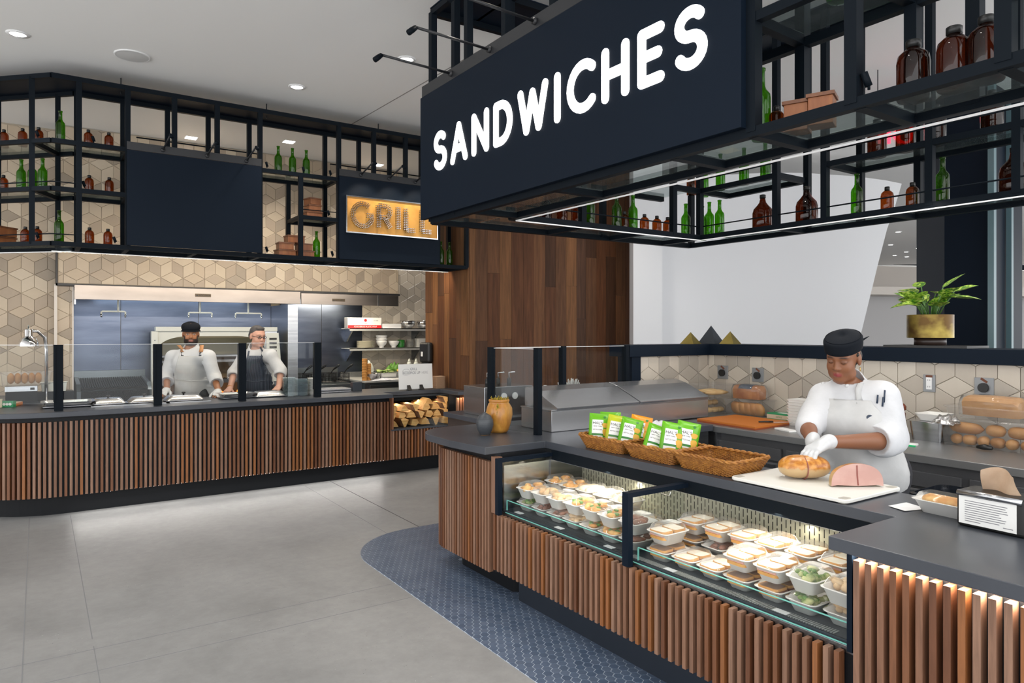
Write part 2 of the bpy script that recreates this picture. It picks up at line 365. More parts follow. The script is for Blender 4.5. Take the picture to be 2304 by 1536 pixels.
# ---------------------------------------------------------------- rhombus ("tumbling block") tiles
def area2(p): return sum(p[i][0]*p[(i+1) % len(p)][1]-p[(i+1) % len(p)][0]*p[i][1] for i in range(len(p)))/2
_tc = {}
def rhomb_wall(parent, origin, ux, nrm, w, h, matname, e=.14, u0=0., v0=0., holes=(), seen=None, th=.009):
    """tiles over the w x h rectangle from origin, along ux and up; one object per tile (300 at most, rest joined)"""
    s = e*math.sqrt(3)/2; o = Vector(origin); U = Vector(ux); N = Vector(nrm); Z = Vector((0, 0, 1))
    P = [(0, e), (s, e/2), (s, -e/2), (0, -e), (-s, -e/2), (-s, e/2)]
    rh = [[(0, 0), P[1], P[0], P[5]], [(0, 0), P[3], P[2], P[1]], [(0, 0), P[5], P[4], P[3]]]
    items = []
    for j in range(-2, int(h/(1.5*e))+4):
        for i in range(-2, int(w/(2*s))+4):
            cx = i*2*s+(j % 2)*s+u0-2*s; cy = j*1.5*e+v0-2*e
            for k in range(3):
                poly = [(cx+a, cy+c) for a, c in rh[k]]
                g = 1-.0032/e; mx = sum(p[0] for p in poly)/4; my = sum(p[1] for p in poly)/4
                poly = [(mx+(a-mx)*g, my+(c-my)*g) for a, c in poly]
                full = all(0 <= a <= w and 0 <= c <= h for a, c in poly)
                if not full:
                    for A in ((1, 0, 0), (-1, 0, -w), (0, 1, 0), (0, -1, -h)): poly = clip(poly, *A) if len(poly) > 2 else []
                    if len(poly) < 3 or abs(area2(poly)) < 2e-4: continue
                if any(hx0 < mx < hx1 and hy0 < my < hy1 for hx0, hx1, hy0, hy1 in holes): continue
                items.append((0 if (seen is None or seen(mx, my)) else 1, R.random(), k if full else -1, mx, my, poly))
    items.sort(key=lambda t: t[:2])
    def tile(mb, poly, cx, cy, off):
        n = len(poly); bv = .0025
        if area2(poly) < 0: poly = poly[::-1]
        f = lambda a, c, d: off+U*(a)+Z*(c)+N*d
        gx = sum(p[0] for p in poly)/n; gy = sum(p[1] for p in poly)/n
        pin = [(gx+(a-gx)*.955, gy+(c-gy)*.955) for a, c in poly]
        vs = [f(a-cx, c-cy, 0) for a, c in poly]+[f(a-cx, c-cy, th-.002) for a, c in poly]+[f(a-cx, c-cy, th) for a, c in pin]
        flip = U.cross(Z).dot(N) < 0
        fs = [tuple(range(2*n, 3*n))]+[(i+q, (i+1) % n+q, (i+1) % n+n+q, i+n+q) for q in (0, n) for i in range(n)]
        if flip: fs = [x[::-1] for x in fs]
        mb.add(vs, fs)
    for (sn, r_, k, mx, my, poly) in items[:300]:
        key = (k, e, matname, tuple(ux), tuple(nrm))
        if k >= 0 and key in _tc: me = _tc[key]
        else:
            mb = MB(); tile(mb, poly, mx, my, Vector((0, 0, 0))); me = mb.mesh('tile', matname)
            if k >= 0: _tc[key] = me
        place('tile', me, parent, o+U*mx+Z*my+N*(R.random()*.0012)-org(parent))
    if len(items) > 300:
        mb = MB()
        for (sn, r_, k, mx, my, poly) in items[300:]: tile(mb, poly, 0, 0, o)
        for i in range(len(mb.mi)): mb.mi[i] = (i//9) % 3
        tag(mb.build('tile_field', [matname+'_a', matname+'_b', matname+'_c'], parent), kind='stuff')
for nm, T in (('tan_tile', TILES), ('greige_tile', GT)):
    for k, i in zip('abc', (0, 1, 3)): mat(nm+'_'+k, T[i], .42)
SOF = 9.2
w1 = struct(MB().box(.18, 4.27, SOF, 10.0, 2.125, CEIL-.002).build('wall_soffit', 'grout_tan'))
rhomb_wall(w1, (.185, SOF, 2.135), (1, 0, 0), (0, -1, 0), 4.075, 1.73, 'tan_tile', .14, .05, .1, seen=lambda a, c: not (.35 < a < 1.55 and .35 < c < .95) and a < 3.7)
MB().box(.165, 4.285, SOF-.02, SOF+.02, 2.105, 2.13).box(.165, .18, SOF-.02, SOF+.3, 2.105, CEIL).build('corner_trim', 'charcoal_metal', w1)
w2 = struct(MB().box(-6, .17, 9.45, 9.6, 0, CEIL).build('wall_left', 'grout_tan'))
rhomb_wall(w2, (-2.0, 9.45, .5), (1, 0, 0), (0, -1, 0), 2.165, 3.36, 'tan_tile', .14, .03, .05, seen=lambda a, c: a > 1.05)
w3 = struct(MB().box(.17, .325, 9.25, 10.05, 0, 2.1).build('wall_pier', 'grout_tan'))
rhomb_wall(w3, (.175, 9.25, .7), (1, 0, 0), (0, -1, 0), .145, 1.4, 'tan_tile', .14, .0, .03)
MB().box(.150, .178, 9.22, 9.30, 0, 2.12).box(.318, .332, 9.235, 9.26, 0, 2.1).build('corner_trim', 'warm_wall', w3)
w4 = struct(MB().box(.32, 7.5, 10.02, 10.2, 0, CEIL).build('wall_back', 'grout_tan'))
rhomb_wall(w4, (4.05, 10.02, .85), (1, 0, 0), (0, -1, 0), 1.5, 3.0, 'greige_tile', .14, .02, .0, seen=lambda a, c: a < 1.15)
# steel sheets behind the cook line
for a, c in ((.33, .86), (.86, 1.76), (1.76, 2.70), (2.83, 3.42), (3.42, 4.045)):
    MB().box(a+.003, c-.003, 10.0, 10.018, .6, 2.2).build('steel_panel', 'steel_back', w4)
# steel partition between broiler and fryers
struct(MB().box(2.70, 2.83, 9.2, 9.998, 0, 1.95).build('wall_partition', 'steel'))
# ---------------------------------------------------------------- wood clad pier
WY = 7.02
ww = struct(MB().box(4.15, 6.90, WY+.012, 8.1, 0, CEIL).build('wall_wood', 'charcoal_metal'))
us = [1055.6, 1069.7, 1097, 1124, 1150, 1176.6, 1201, 1226, 1250, 1273.8, 1297, 1318, 1341.6, 1362.8, 1385, 1406.6, 1427, 1437]
JT = {1: 767, 2: 614, 3: 763, 7: 645, 9: 643, 10: 717, 11: 579, 13: 577, 14: 664, 15: 719}
for k in range(len(us)-1):
    x0, x1 = aty(us[k], 700, WY)[0], aty(us[k+1], 700, WY)[0]
    zs = [0, CEIL]
    if k in JT: zs.insert(1, aty(us[k], JT[k], WY)[2])
    else: zs.insert(1, 2.9+.3*R.random() if k % 2 else .35+.3*R.random())
    for z0, z1 in zip(zs[:-1], zs[1:]):
        MB().box(x0+.0012, x1-.0012, WY-.004*R.random()-.002, WY+.014, z0+.001, z1-.001).build('plank', 'plank_wood', ww)
ys = [7.02, 7.19, 7.30, 7.47, 7.60, 7.77, 7.9, 8.1]
JL = {1: 720, 4: 665, 5: 730}
for k in range(len(ys)-1):
    zs = [0, 1.2+.9*R.random(), CEIL] if k not in JL else [0, atx(1000, JL[k], 4.14)[2], CEIL]
    for z0, z1 in zip(zs[:-1], zs[1:]):
        MB().box(4.138-.003*R.random(), 4.152, ys[k]+.0012, ys[k+1]-.0012, z0+.001, z1-.001).build('plank', 'plank_wood', ww)
# ---------------------------------------------------------------- white leaning wall, dark column, far hall
def vp(u, w, z=0.):
    r = (u-CX)/FPX*w; return Vector((FW[0]*w+RT[0]*r, FW[1]*w+RT[1]*r, z))
def zpx(v, w): return HC+(HOR-v)/FPX*w
def upright(name, uv, w, th, matname, parent=None):
    """slab with the outline uv, standing at distance w and facing the counter"""
    fr = [vp(u, w, max(0, zpx(v, w))) for u, v in uv]; bk = [p+Vector((FW[0]*th, FW[1]*th, 0)) for p in fr]; n = len(uv)
    return MB().add(fr+bk, [tuple(range(n))[::-1], tuple(range(n, 2*n))]+[(i, (i+1) % n, n+(i+1) % n, n+i) for i in range(n)]).build(name, matname, parent)
W9 = 9.2
struct(upright('wall_white', [(1475, 1100), (1475, 405), (1560, 396), (1740, 388), (1813, 389), (1920, 396), (1990, 405), (2029, 413), (2012, 470), (1996, 515), (1977, 588), (1930, 780), (1870, 1050)], W9, .35, 'white_wall'))
struct(upright('wall_white_return', [(1425, 1100), (1425, 300), (1490, 300), (1490, 1100)], 9.0, .3, 'white_wall'))
COLD = 6.7
cb = MB(); a, b2, c2 = vp(2125, COLD), vp(2225, COLD-.35), vp(2300, COLD+.25)
cb.prism([(a.x, a.y), (b2.x, b2.y), (c2.x, c2.y), (a.x+.5, a.y+.5)], 0, CEIL)
col = struct(cb.build('column', 'navy_panel'))
mat('teal_edge', (.10, .17, .19), .35)
for u, wd_, ww_ in ((2232, 6.28, .05), (2272, 6.62, .045)):
    p = vp(u, wd_); MB().cbox((p.x, p.y, CEIL/2), (ww_, ww_, CEIL)).build('corner_strip', 'teal_edge', col)
# far hall: end wall with dark trim line, lower soffit, rear wall
FD = 24.
fw = struct(upright('wall_far', [(1500, 2200), (1500, 582), (2700, 622), (2700, 2200)], FD, .3, 'warm_wall'))
upright('trim_line', [(1900, 580), (1900, 590), (2500, 615), (2500, 604)], FD-.1, .08, 'navy_panel', fw)
struct(upright('wall_rear', [(1400, 1300), (1400, 657), (2600, 670), (2600, 1300)], 17., .3, 'far_wall'))
struct(upright('wall_bulkhead', [(1400, 642), (1400, 656), (2600, 669), (2600, 648)], 16.2, 1., 'warm_wall'))
for u, v in ((2021, 521), (2108, 529), (2004, 550), (2098, 548), (2066, 558), (2039, 566), (2013, 574), (2040, 577), (2067, 581)):
    x, y, z = atz(u, v, CEIL)
    t = thing('hall_downlight', 'small round downlight far across the hall ceiling', 'light', (x, y, CEIL), 0, 'downlights far across the hall')
    place('lamp_disc', discme, t, (0, 0, -.004)); place('trim_ring', ringme, t, (0, 0, -.002))
# ---------------------------------------------------------------- helpers for slatted fronts
def walk(path, pitch):
    """points every pitch along a polyline with the direction of travel"""
    out = []; acc = pitch/2
    for a, b in zip(path[:-1], path[1:]):
        a = Vector(a); b = Vector(b); L = (b-a).length
        if L < 1e-7: continue
        d = (b-a)/L
        while acc <= L: out.append((a+d*acc, d)); acc += pitch
        acc -= L
    return out
_sl = {}
def slats(parent, path, z0, z1, pitch=.0385, w=.0205, dep=.036, jit=.0):
    key = (round(z1-z0, 4), w, dep)
    if key not in _sl:
        mb = MB().box(-w/2, w/2, 0, dep, 0, z1-z0); _sl[key] = mb.mesh('slat', 'slat_wood')
    for p, d in walk(path, pitch):
        # local +x along travel, local +y into the counter (left of travel)
        place('slat', _sl[key], parent, Vector((p.x, p.y, z0))-org(parent), (0, 0, math.atan2(d.y, d.x)))
def arcpts(c, r, a0, a1, n=10): return [(c[0]+r*math.cos(a0+(a1-a0)*i/n), c[1]+r*math.sin(a0+(a1-a0)*i/n)) for i in range(n+1)]
def offset(path, d):
    out = []
    for i, p in enumerate(path):
        a = Vector(path[max(0, i-1)]); b = Vector(path[min(len(path)-1, i+1)]); t = (b-a).normalized()
        out.append((p[0]-t.y*d, p[1]+t.x*d))
    return out
# ---------------------------------------------------------------- grill counter (far)
GY = 7.12
rnd = arcpts((-.02, 8.0-.03), .85, math.radians(-135), math.radians(-90), 10)
gfront = [(-1.60, 8.34+.65), (-.9, 8.0)]+[(x+.16, y) for x, y in rnd if y < 7.62]+[(3.24, GY)]
gt = thing('stone_countertop', 'dark slate countertop of the grill counter with a rounded end', 'countertop', (1.6, 7.5, .86))
outline = gfront+[(3.24, 7.40), (3.98, 7.40), (3.98, 6.985), (4.135, 6.985), (4.135, 7.92), (.3, 7.92), (-.5, 8.6), (-1.2, 9.2)]
MB().prism(outline, .865, .91).build('slab', 'slate_top', gt, bevel=.004)
gc = thing('grill_counter', 'far curved serving counter clad in vertical walnut slats', 'counter', (1.6, 7.5, 0))
sp_ = [(-1.42, 8.62), (-.80, 8.03)]+[(x+.16+.055, y+.055) for x, y in rnd if y < 7.62]+[(.4, GY+.055)]
inner = offset(sp_, .036)+[(3.235, GY+.091)]
back = [(3.235, 7.80), (.35, 7.80), (-.35, 8.5), (-.9, 9.1)]
MB().prism(inner+back, .17, .83).build('backing_panel', 'kick_black', gc)
MB().prism(inner+back, .83, .865).build('shadow_rail', 'kick_black', gc)
kp = offset(sp_, .13)+[(3.26, GY+.185)]
MB().prism(kp+[(4.13, GY+.185), (4.13, 7.75), (.4, 7.75), (-.3, 8.45), (-.85, 9.05)], 0, .17).build('kick_panel', 'kick_black', gc)
slats(gc, sp_[:-1]+[(3.245, GY+.055)], .175, .822)
area((1.7, GY+.10, .168), (1.7, GY-.05, 0), 7, 2.9, .02, (1, .97, .92))
# wood store bay of the counter
MB().box(3.235, 4.13, 7.21, 7.8, .17, .50).build('backing_panel', 'kick_black', gc)
slats(gc, [(3.25, GY+.055), (4.0, GY+.055)], .175, .492)
MB().box(3.24, 4.0, 7.17, 7.78, .495, .515).build('bay_floor', 'slate_top', gc)
MB().box(3.24, 4.13, 7.76, 7.80, .515, .865).build('bay_back', 'kick_black', gc)
MB().box(3.235, 3.255, GY+.02, 7.8, .515, .865).build('bay_side', 'slat_wood', gc)
MB().box(3.255, 3.985, 7.40, 7.46, .80, .865).build('bay_header', 'black_steel', gc)
MB().box(3.985, 4.13, 7.21, 7.8, .50, .865).build('bay_side', 'kick_black', gc)
slats(gc, [(3.992, 7.03), (4.135, 7.03)], .50, .83)
MB().box(3.262, 3.985, 7.185, 7.193, .515, .60).build('glass_lip', 'glass', gc)
MB().box(3.26, 3.985, 7.18, 7.4, .858, .8635).build('glass_top', 'glass', gc)
area((4.06, 7.01, .862), (4.06, 7.01, 0), 1.2, .14, .02, (1, .8, .62))
# sneeze guard on the grill counter
sg = thing('sneeze_guard', 'clear glass sneeze guard with black posts on the grill counter', 'sneeze guard', (1.2, 7.25, .91))
px_ = [.150, .925, 1.678, 2.436]
for x in px_:
    MB().box(x-.034, x+.034, 7.225, 7.275, .912, 1.482).box(x-.038, x-.022, 7.215, 7.285, .99, 1.482).build('post', 'black_steel', sg)
for a, c in zip([-1.35]+px_[:-1], px_):
    if a < 0:
        y0 = 8.25; MB().bar((a, y0, 1.225), (-.22, 7.46, 1.225), .008, .51).build('glass_pane', 'guard_glass', sg)
        MB().bar((-.22, 7.46, 1.225), (px_[0]-.04, 7.235, 1.225), .008, .51).build('glass_pane', 'guard_glass', sg)
        MB().bar((a, y0, 1.481), (-.22, 7.46, 1.481), .009, .004).bar((-.22, 7.46, 1.481), (px_[0]-.04, 7.235, 1.481), .009, .004).build('glass_rim', 'white_trim', sg)
    else:
        MB().box(a+.04, c-.04, 7.231, 7.239, .975, 1.48).build('glass_pane', 'guard_glass', sg)
        MB().box(a+.04, c-.04, 7.2305, 7.2395, 1.48, 1.484).build('glass_rim', 'white_trim', sg)
# ---------------------------------------------------------------- sandwich counter (near)
nose = arcpts((2.47, 4.16), .31, PI, PI/2, 12)
ct = thing('stone_countertop', 'dark slate countertop of the sandwich counter with a rounded nose', 'countertop', (2.9, 2.5, .865))
TOP = [(2.20, 3.535)]+[(2.16+0*x, y) for x, y in [(0, 3.9)]]+nose+[(4.98, 4.47), (4.98, 4.24), (4.98, 4.24), (4.13, 4.24), (4.13, 3.45), (3.06, 3.45), (3.06, -1.2), (2.21, -1.2), (2.21, 1.36), (2.645, 1.36), (2.645, 3.535)]
MB().prism(TOP[::-1], .865, .91).build('slab', 'slate_top', ct, bevel=.003)
MB().box(2.648, 2.70, 1.36, 3.535, .802, .865).build('fascia_rail', 'black_steel', ct)
sc = thing('sandwich_counter', 'near sandwich counter clad in vertical walnut slats with a chilled display bay', 'counter', (2.7, 2.5, 0))
# mid slats under the case, nose slats, right block slats
slats(sc, [(2.25, 3.535), (2.25, 1.33)][::-1] and [(2.25, 3.535), (2.25, 1.325)], .18, .512, .0400, .0185, .034)
npath = [(2.62, 4.42)]+[(2.25+(x-2.16)*.86, 4.14+(y-4.16)*.88) for x, y in nose[::-1]]+[(2.25, 3.55)]
slats(sc, npath, .15, .815, .0335, .0180, .03)
slats(sc, [(2.25, 1.305), (2.25, -.6)], .02, .838, .0400, .021, .040)
ni = offset(npath, .03)
MB().prism(ni+[(2.30, 3.52), (2.64, 3.52), (2.64, 4.38)], .15, .865).build('backing_panel', 'kick_black', sc)
MB().box(2.29, 2.62, 1.31, 3.53, .18, .50).build('backing_panel', 'kick_black', sc)
MB().box(2.292, 3.05, -1.2, 1.30, .02, .865).build('backing_panel', 'kick_black', sc)
MB().box(2.30, 3.03, -1.2, 1.28, 0, .02).build('kick_panel', 'kick_black', sc)
mat('kick_navy', (.016, .021, .030), .3)
MB().box(2.365, 2.42, 1.28, 3.42, 0, .18).build('kick_panel', 'kick_navy', sc)
kn = offset(npath, .16)
MB().prism(kn[1:]+[(2.60, 3.42), (2.60, 4.2)], 0, .15).build('kick_panel', 'kick_black', sc)
MB().box(2.62, 3.0, 1.3, 4.38, 0, .50).build('carcass', 'kick_black', sc)
MB().box(2.93, 3.04, -1.2, 3.45, 0.08, .864).build('carcass', 'steel_dark', sc)
MB().box(2.64, 4.10, 3.47, 4.40, 0.08, .864).build('carcass', 'steel_dark', sc)
# side plank of the nose beside the case
MB().box(2.252, 2.30, 3.50, 3.548, .515, .85).build('end_board', 'slat_wood', sc)
# led strip under the right hand top lights the slat tops
MB().box(2.262, 2.274, -.6, 1.29, .858, .8645).build('led_strip', 'led_warm', sc)
area((2.262, .35, .8555), (2.262, .35, 0), 13, .012, 1.9, (1, .84, .68))
# ---- display case
dc = thing('display_case', 'open chilled display case with dark frames set into the sandwich counter', 'display case', (2.5, 2.4, .5))
MB().box(2.289, 2.62, 1.315, 3.50, .500, .526).build('sill', 'steel_dark', dc, bevel=.002)
mat('deck_navy', (.032, .040, .050), .35)
MB().box(2.30, 2.92, 1.32, 3.49, .528, .540).build('deck', 'deck_navy', dc)
mat('slot_black', (.004, .004, .005), .6); mat('slot_light', (.30, .31, .31), .4)
gr = MB()
for k in range(98): gr.box(2.310, 2.345, 1.40+k*.0105, 1.4055+k*.0105, .540, .5425)
gr.build('air_grille', 'slot_light', dc)
gr = MB()
for k in range(88): gr.box(2.310, 2.345, 2.48+k*.0105, 2.4845+k*.0105, .540, .5418)
gr.build('air_grille', 'deck_navy', dc)
m_, nt, b = _new('perforated_back'); mp, oi = coords(nt, (1, 1, 1), False)
sx = nd(nt, 'ShaderNodeSeparateXYZ'); nt.links.new(mp.outputs[0], sx.inputs[0])
br = nd(nt, 'ShaderNodeTexBrick'); br.inputs['Scale'].default_value = 1; br.inputs['Brick Width'].default_value = .05; br.inputs['Row Height'].default_value = .024
br.inputs['Mortar Size'].default_value = .0032; br.offset = .5; br.inputs['Color1'].default_value = br.inputs['Color2'].default_value = (.36, .36, .27, 1); br.inputs['Mortar'].default_value = (.01, .01, .01, 1)
cb_ = nd(nt, 'ShaderNodeCombineXYZ'); nt.links.new(sx.outputs[2], cb_.inputs[0]); nt.links.new(sx.outputs[1], cb_.inputs[1])
nt.links.new(cb_.outputs[0], br.inputs['Vector'])
br2 = nd(nt, 'ShaderNodeTexWave')
# keep the slots short: only the vertical joints, cut into dashes
ma = nd(nt, 'ShaderNodeMath', operation='PINGPONG'); ma.inputs[1].default_value = .012; nt.links.new(sx.outputs[1], ma.inputs[0])
lt = nd(nt, 'ShaderNodeMath', operation='LESS_THAN'); lt.inputs[1].default_value = .0026; nt.links.new(ma.outputs[0], lt.inputs[0])
fl2 = nd(nt, 'ShaderNodeMath', operation='DIVIDE'); fl2.inputs[1].default_value = .024; nt.links.new(sx.outputs[1], fl2.inputs[0])
ro = nd(nt, 'ShaderNodeMath', operation='ROUND'); nt.links.new(fl2.outputs[0], ro.inputs[0])
md = nd(nt, 'ShaderNodeMath', operation='PINGPONG'); md.inputs[1].default_value = 1; nt.links.new(ro.outputs[0], md.inputs[0])
off_ = nd(nt, 'ShaderNodeMath', operation='MULTIPLY_ADD'); off_.inputs[1].default_value = .025; nt.links.new(md.outputs[0], off_.inputs[0]); nt.links.new(sx.outputs[2], off_.inputs[2])
pz = nd(nt, 'ShaderNodeMath', operation='PINGPONG'); pz.inputs[1].default_value = .025; nt.links.new(off_.outputs[0], pz.inputs[0])
gz = nd(nt, 'ShaderNodeMath', operation='GREATER_THAN'); gz.inputs[1].default_value = .006; nt.links.new(pz.outputs[0], gz.inputs[0])
an = nd(nt, 'ShaderNodeMath', operation='MULTIPLY'); nt.links.new(lt.outputs[0], an.inputs[0]); nt.links.new(gz.outputs[0], an.inputs[1])
mx = mixc(nt, an.outputs[0], (.40, .40, .31), (.012, .012, .01)); nt.links.new(mx.outputs[2], b.inputs['Base Color'])
nt.nodes.remove(br); nt.nodes.remove(br2); nt.nodes.remove(cb_)
b.inputs['Roughness'].default_value = .45
MB().box(2.895, 2.915, 1.33, 3.49, .54, .80).build('perforated_back', 'perforated_back', dc)
MB().box(2.65, 2.92, 1.32, 3.49, .80, .815).build('lamp_shelf', 'steel', dc)
MB().box(2.720, 2.732, 1.40, 3.45, .788, .7995).build('led_tube', 'led_white', dc)
for y in (1.86, 2.95): area((2.726, y, .784), (2.62, y, .5), 2.9, .03, .98, (1, .90, .72))
for y in (1.325, 3.485): MB().box(2.30, 2.90, y-.004, y+.004, .54, .80).build('end_wall', 'steel', dc)
def divider(y0, y1, zt):
    MB().box(2.245, 2.275, y0, y1, .515, zt).build('divider_post', 'navy_panel', dc)
    MB().box(2.275, 2.65, y0, y1, zt-.022, zt).build('divider_rail', 'navy_panel', dc)
    MB().box(2.277, 2.64, (y0+y1)/2-.004, (y0+y1)/2+.004, .53, zt-.022).build('divider_glass', 'glass', dc)
divider(2.365, 2.405, .855); divider(3.462, 3.495, .846)
MB().box(2.262, 2.30, 1.306, 1.325, .52, .862).build('divider_post', 'navy_panel', dc)
for y0, y1 in ((1.335, 2.36), (2.41, 3.455)):
    MB().box(2.300, 2.306, y0, y1, .54, .598).build('glass_lip', 'glass', dc)
    MB().box(2.2992, 2.3068, y0, y1, .598, .6005).box(2.2992, 2.3068, y1-.003, y1, .54, .6).build('glass_lip_edge', 'glass_edge', dc)
MB().box(2.288, 2.292, 1.33, 3.45, .528, .532).build('glass_track', 'glass_edge', dc)
# raised back step
MB().box(2.545, 2.89, 1.335, 3.48, .54, .556).build('rear_step', 'deck_navy', dc)
for k, (y, x) in enumerate(((1.62, 2.884), (2.72, 2.884))):
    MB().tube([(x, y-.03, .745), (x-.02, y-.03, .70), (x-.02, y+.03, .70), (x, y+.03, .745)], .004, 6).build('pull_handle', 'chrome' if k else 'black_steel', dc, True)
mat('price_card', (.75, .77, .80), .4)
for y in (3.36, 2.98, 2.58, 2.18, 1.62): MB().box(2.310, 2.340, y-.03, y+.03, .5405, .543).build('price_card', 'price_card', dc)
# sneeze guard at the nose
sg = thing('sneeze_guard', 'small glass sneeze guard with black posts behind the wooden vase', 'sneeze guard', (3.1, 4.15, .91))
for x, y in ((2.76, 3.77), (2.66, 4.19), (3.30, 4.19), (3.95, 4.19)):
    MB().cbox((x, y, 1.2), (.036, .05, .576)).cbox((x, y, .915), (.05, .03, .009)).build('post', 'black_steel', sg)
def pane(p, q, o):
    MB().bar((p[0], p[1], 1.2), (q[0], q[1], 1.2), .008, .56).build('glass_pane', 'guard_glass', o)
    MB().bar((p[0], p[1], 1.482), (q[0], q[1], 1.482), .009, .004).build('glass_rim', 'white_trim', o)
pane((2.745, 3.80), (2.665, 4.16), sg); pane((2.69, 4.19), (3.28, 4.19), sg); pane((3.33, 4.19), (3.93, 4.19), sg)
# ---------------------------------------------------------------- tiled wall and ledge behind the sandwich counter
BX = 4.98
wb = struct(MB().box(BX, BX+.15, .2, 4.36, 0, 1.39).build('wall_right', 'grout_tan'))
rhomb_wall(wb, (BX, 4.20, .90), (0, -1, 0), (-1, 0, 0), 3.2, .49, 'greige_tile', .142, .06, .12)
wc = struct(MB().box(4.12, BX, 4.21, 4.36, 0, 1.39).build('wall_return', 'grout_tan'))
rhomb_wall(wc, (4.12, 4.21, .90), (1, 0, 0), (0, -1, 0), .855, .49, 'greige_tile', .142, .1, .12)
lg = thing('window_ledge', 'black metal ledge capping the tiled kitchen wall', 'ledge', (BX, 2.5, 1.39))
MB().box(BX-.04, BX+.35, .2, 4.42, 1.39, 1.487).build('ledge_side', 'navy_panel', lg, bevel=.003)
MB().box(3.98, BX-.04, 4.17, 4.42, 1.39, 1.487).build('ledge_end', 'navy_panel', lg, bevel=.003)
MB().box(4.02, 4.12, 4.19, 4.36, .91, 1.39).build('end_post', 'navy_panel', lg)
# back counter, stainless
bc = thing('steel_back_counter', 'stainless back counter with fridge doors along the tiled wall', 'counter', (4.5, 2, 0))
MB().box(4.14, BX-.015, .0, 4.19, .855, .90).build('worktop', 'steel_top', bc, bevel=.004)
MB().box(4.19, BX-.016, .0, 4.18, .10, .855).build('carcass', 'steel_front', bc)
for y0, y1 in ((2.92, 3.42), (2.36, 2.86), (1.80, 2.30), (1.24, 1.74), (.6, 1.18)):
    d = MB().box(4.165, 4.188, y0, y1, .28, .70).build('fridge_door', 'steel_front', bc, bevel=.004)
    MB().box(4.150, 4.166, y0+.02, y1-.02, .655, .69).build('handle', 'steel', d)
    MB().box(4.168, 4.188, y0-.01, y1+.01, .715, .80).build('drawer_front', 'steel_front', bc, bevel=.003)
MB().box(4.14, 4.19, 3.425, 3.455, .1, .855).build('corner_post', 'steel', bc)
# ---------------------------------------------------------------- hanging shelf canopies
SHELF = {}
def wire(mb, p, q, r=.004): mb.tube([p, q], r, 6)
lamp_n = [0]
def picture_lamp(base, d, L, label, rise=.02):
    b = Vector(base); d = Vector(d).normalized(); e = b+d*L+Vector((0, 0, rise))
    t = thing('picture_lamp', label, 'lamp', base, 0, 'slim arm lamps')
    MB().tube([b, e], .008, 8).build('arm', 'charcoal_metal', t, True)
    MB().tube([b-d*.012, b+d*.012], .019, 10).build('mount', 'charcoal_metal', t, True)
    h = e+d*.045+Vector((0, 0, -.04)); MB().tube([e, e+(h-e)*.5, h], [.013, .016, .016], 8).build('head', 'black_steel', t, True)
    return t, h
T = .042
# ---- over the grill
gcan = thing('hanging_bottle_shelf', 'black steel hanging shelf frame above the grill counter', 'shelf', (2.1, 7.2, 2.33))
y0, y1 = 7.0, 7.42; ZB, ZT = 2.335, 3.735
def post(x, y, za=ZB, zb=ZT, p=gcan, w=T): MB().box(x-w/2, x+w/2, y-w/2, y+w/2, za, zb).build('post', 'black_steel', p)
def rail(p, q, z, par=gcan, w=T):
    w = w-.003 if abs(q[0]-p[0]) > abs(q[1]-p[1]) else w-.006
    MB().bar((p[0], p[1], z), (q[0], q[1], z), w, w).build('rail', 'black_steel', par)
def glass(x0, x1, ya, yb, z, par=gcan): MB().box(x0, x1, ya, yb, z, z+.008).build('shelf_glass', 'shelf_glass', par)
ch0, ch1 = (.095, y0), (-.95, 8.045)            # chamfered left end
cb0, cb1 = (.27, y1), (-.65, 8.345)
for z in (ZB, ZT):
    for a, c in (((.095, y0), (4.10, y0)), ((.27, y1), (4.10, y1)), (ch0, ch1), (cb0, cb1), ((4.10, y0), (4.10, y1))): rail(a, c, z)
MB().prism([(-.95, 8.045), (.095, y0), (4.12, y0), (4.12, y1+.05), (.29, y1+.05), (-.62, 8.38)], ZT+.021, ZT+.029).build('top_plate', 'navy_panel', gcan)
for x in (.29, .655, 1.785, 2.575, 3.73, 4.10): post(x, y0); post(x, y1)
for x in (1.03, 1.395, 2.96, 3.33): post(x, y0, 3.25); post(x, y1, 3.25)
post(2.18, y0, ZB, 3.165); post(2.18, y1, ZB, 3.165)
def chp(t, s=0): return ((ch0[0]*(1-t)+ch1[0]*t, ch0[1]*(1-t)+ch1[1]*t) if not s else (cb0[0]*(1-t)+cb1[0]*t, cb0[1]*(1-t)+cb1[1]*t))
for t in (.13, .62): post(*chp(t)); post(*chp(t, 1))
for z in (3.195, 2.795):
    rail((.095, y0), (.655, y0), z); rail((.27, y1), (.655, y1), z); rail(ch0, ch1, z); rail(cb0, cb1, z)
    rail((.655, y0), (.655, y1), z); rail((.29, y0), (.29, y1), z); rail(chp(.13), chp(.13, 1), z)
    glass(.29, .65, y0+.02, y1-.02, z+.012)
    MB().prism([ch1, ch0, (.28, y0), (.28, y1), cb0, cb1], z+.012, z+.020).build('shelf_glass', 'shelf_glass', gcan)
rail((1.785, y0), (2.575, y0), 3.165); rail((1.785, y1), (2.575, y1), 3.165); glass(1.80, 2.56, y0+.02, y1-.02, 3.178)
rail((2.575, y0), (2.575, y1), 3.165)
rail((2.18, y0), (2.575, y0), 2.745); rail((2.18, y1), (2.575, y1), 2.745); rail((2.18, y0), (2.18, y1), 2.745); rail((2.575, y0), (2.575, y1), 2.745)
glass(2.19, 2.56, y0+.02, y1-.02, 2.758)
for x in (.29, .655, 1.21, 1.785, 2.575, 3.14, 3.73): rail((x, y0), (x, y1), ZB)
for a, c in ((.30, .64), (.67, 1.20), (1.22, 1.77), (1.80, 2.56), (2.59, 3.13), (3.15, 3.72), (3.74, 4.09)): glass(a, c, y0+.022, y1-.022, ZB+.012)
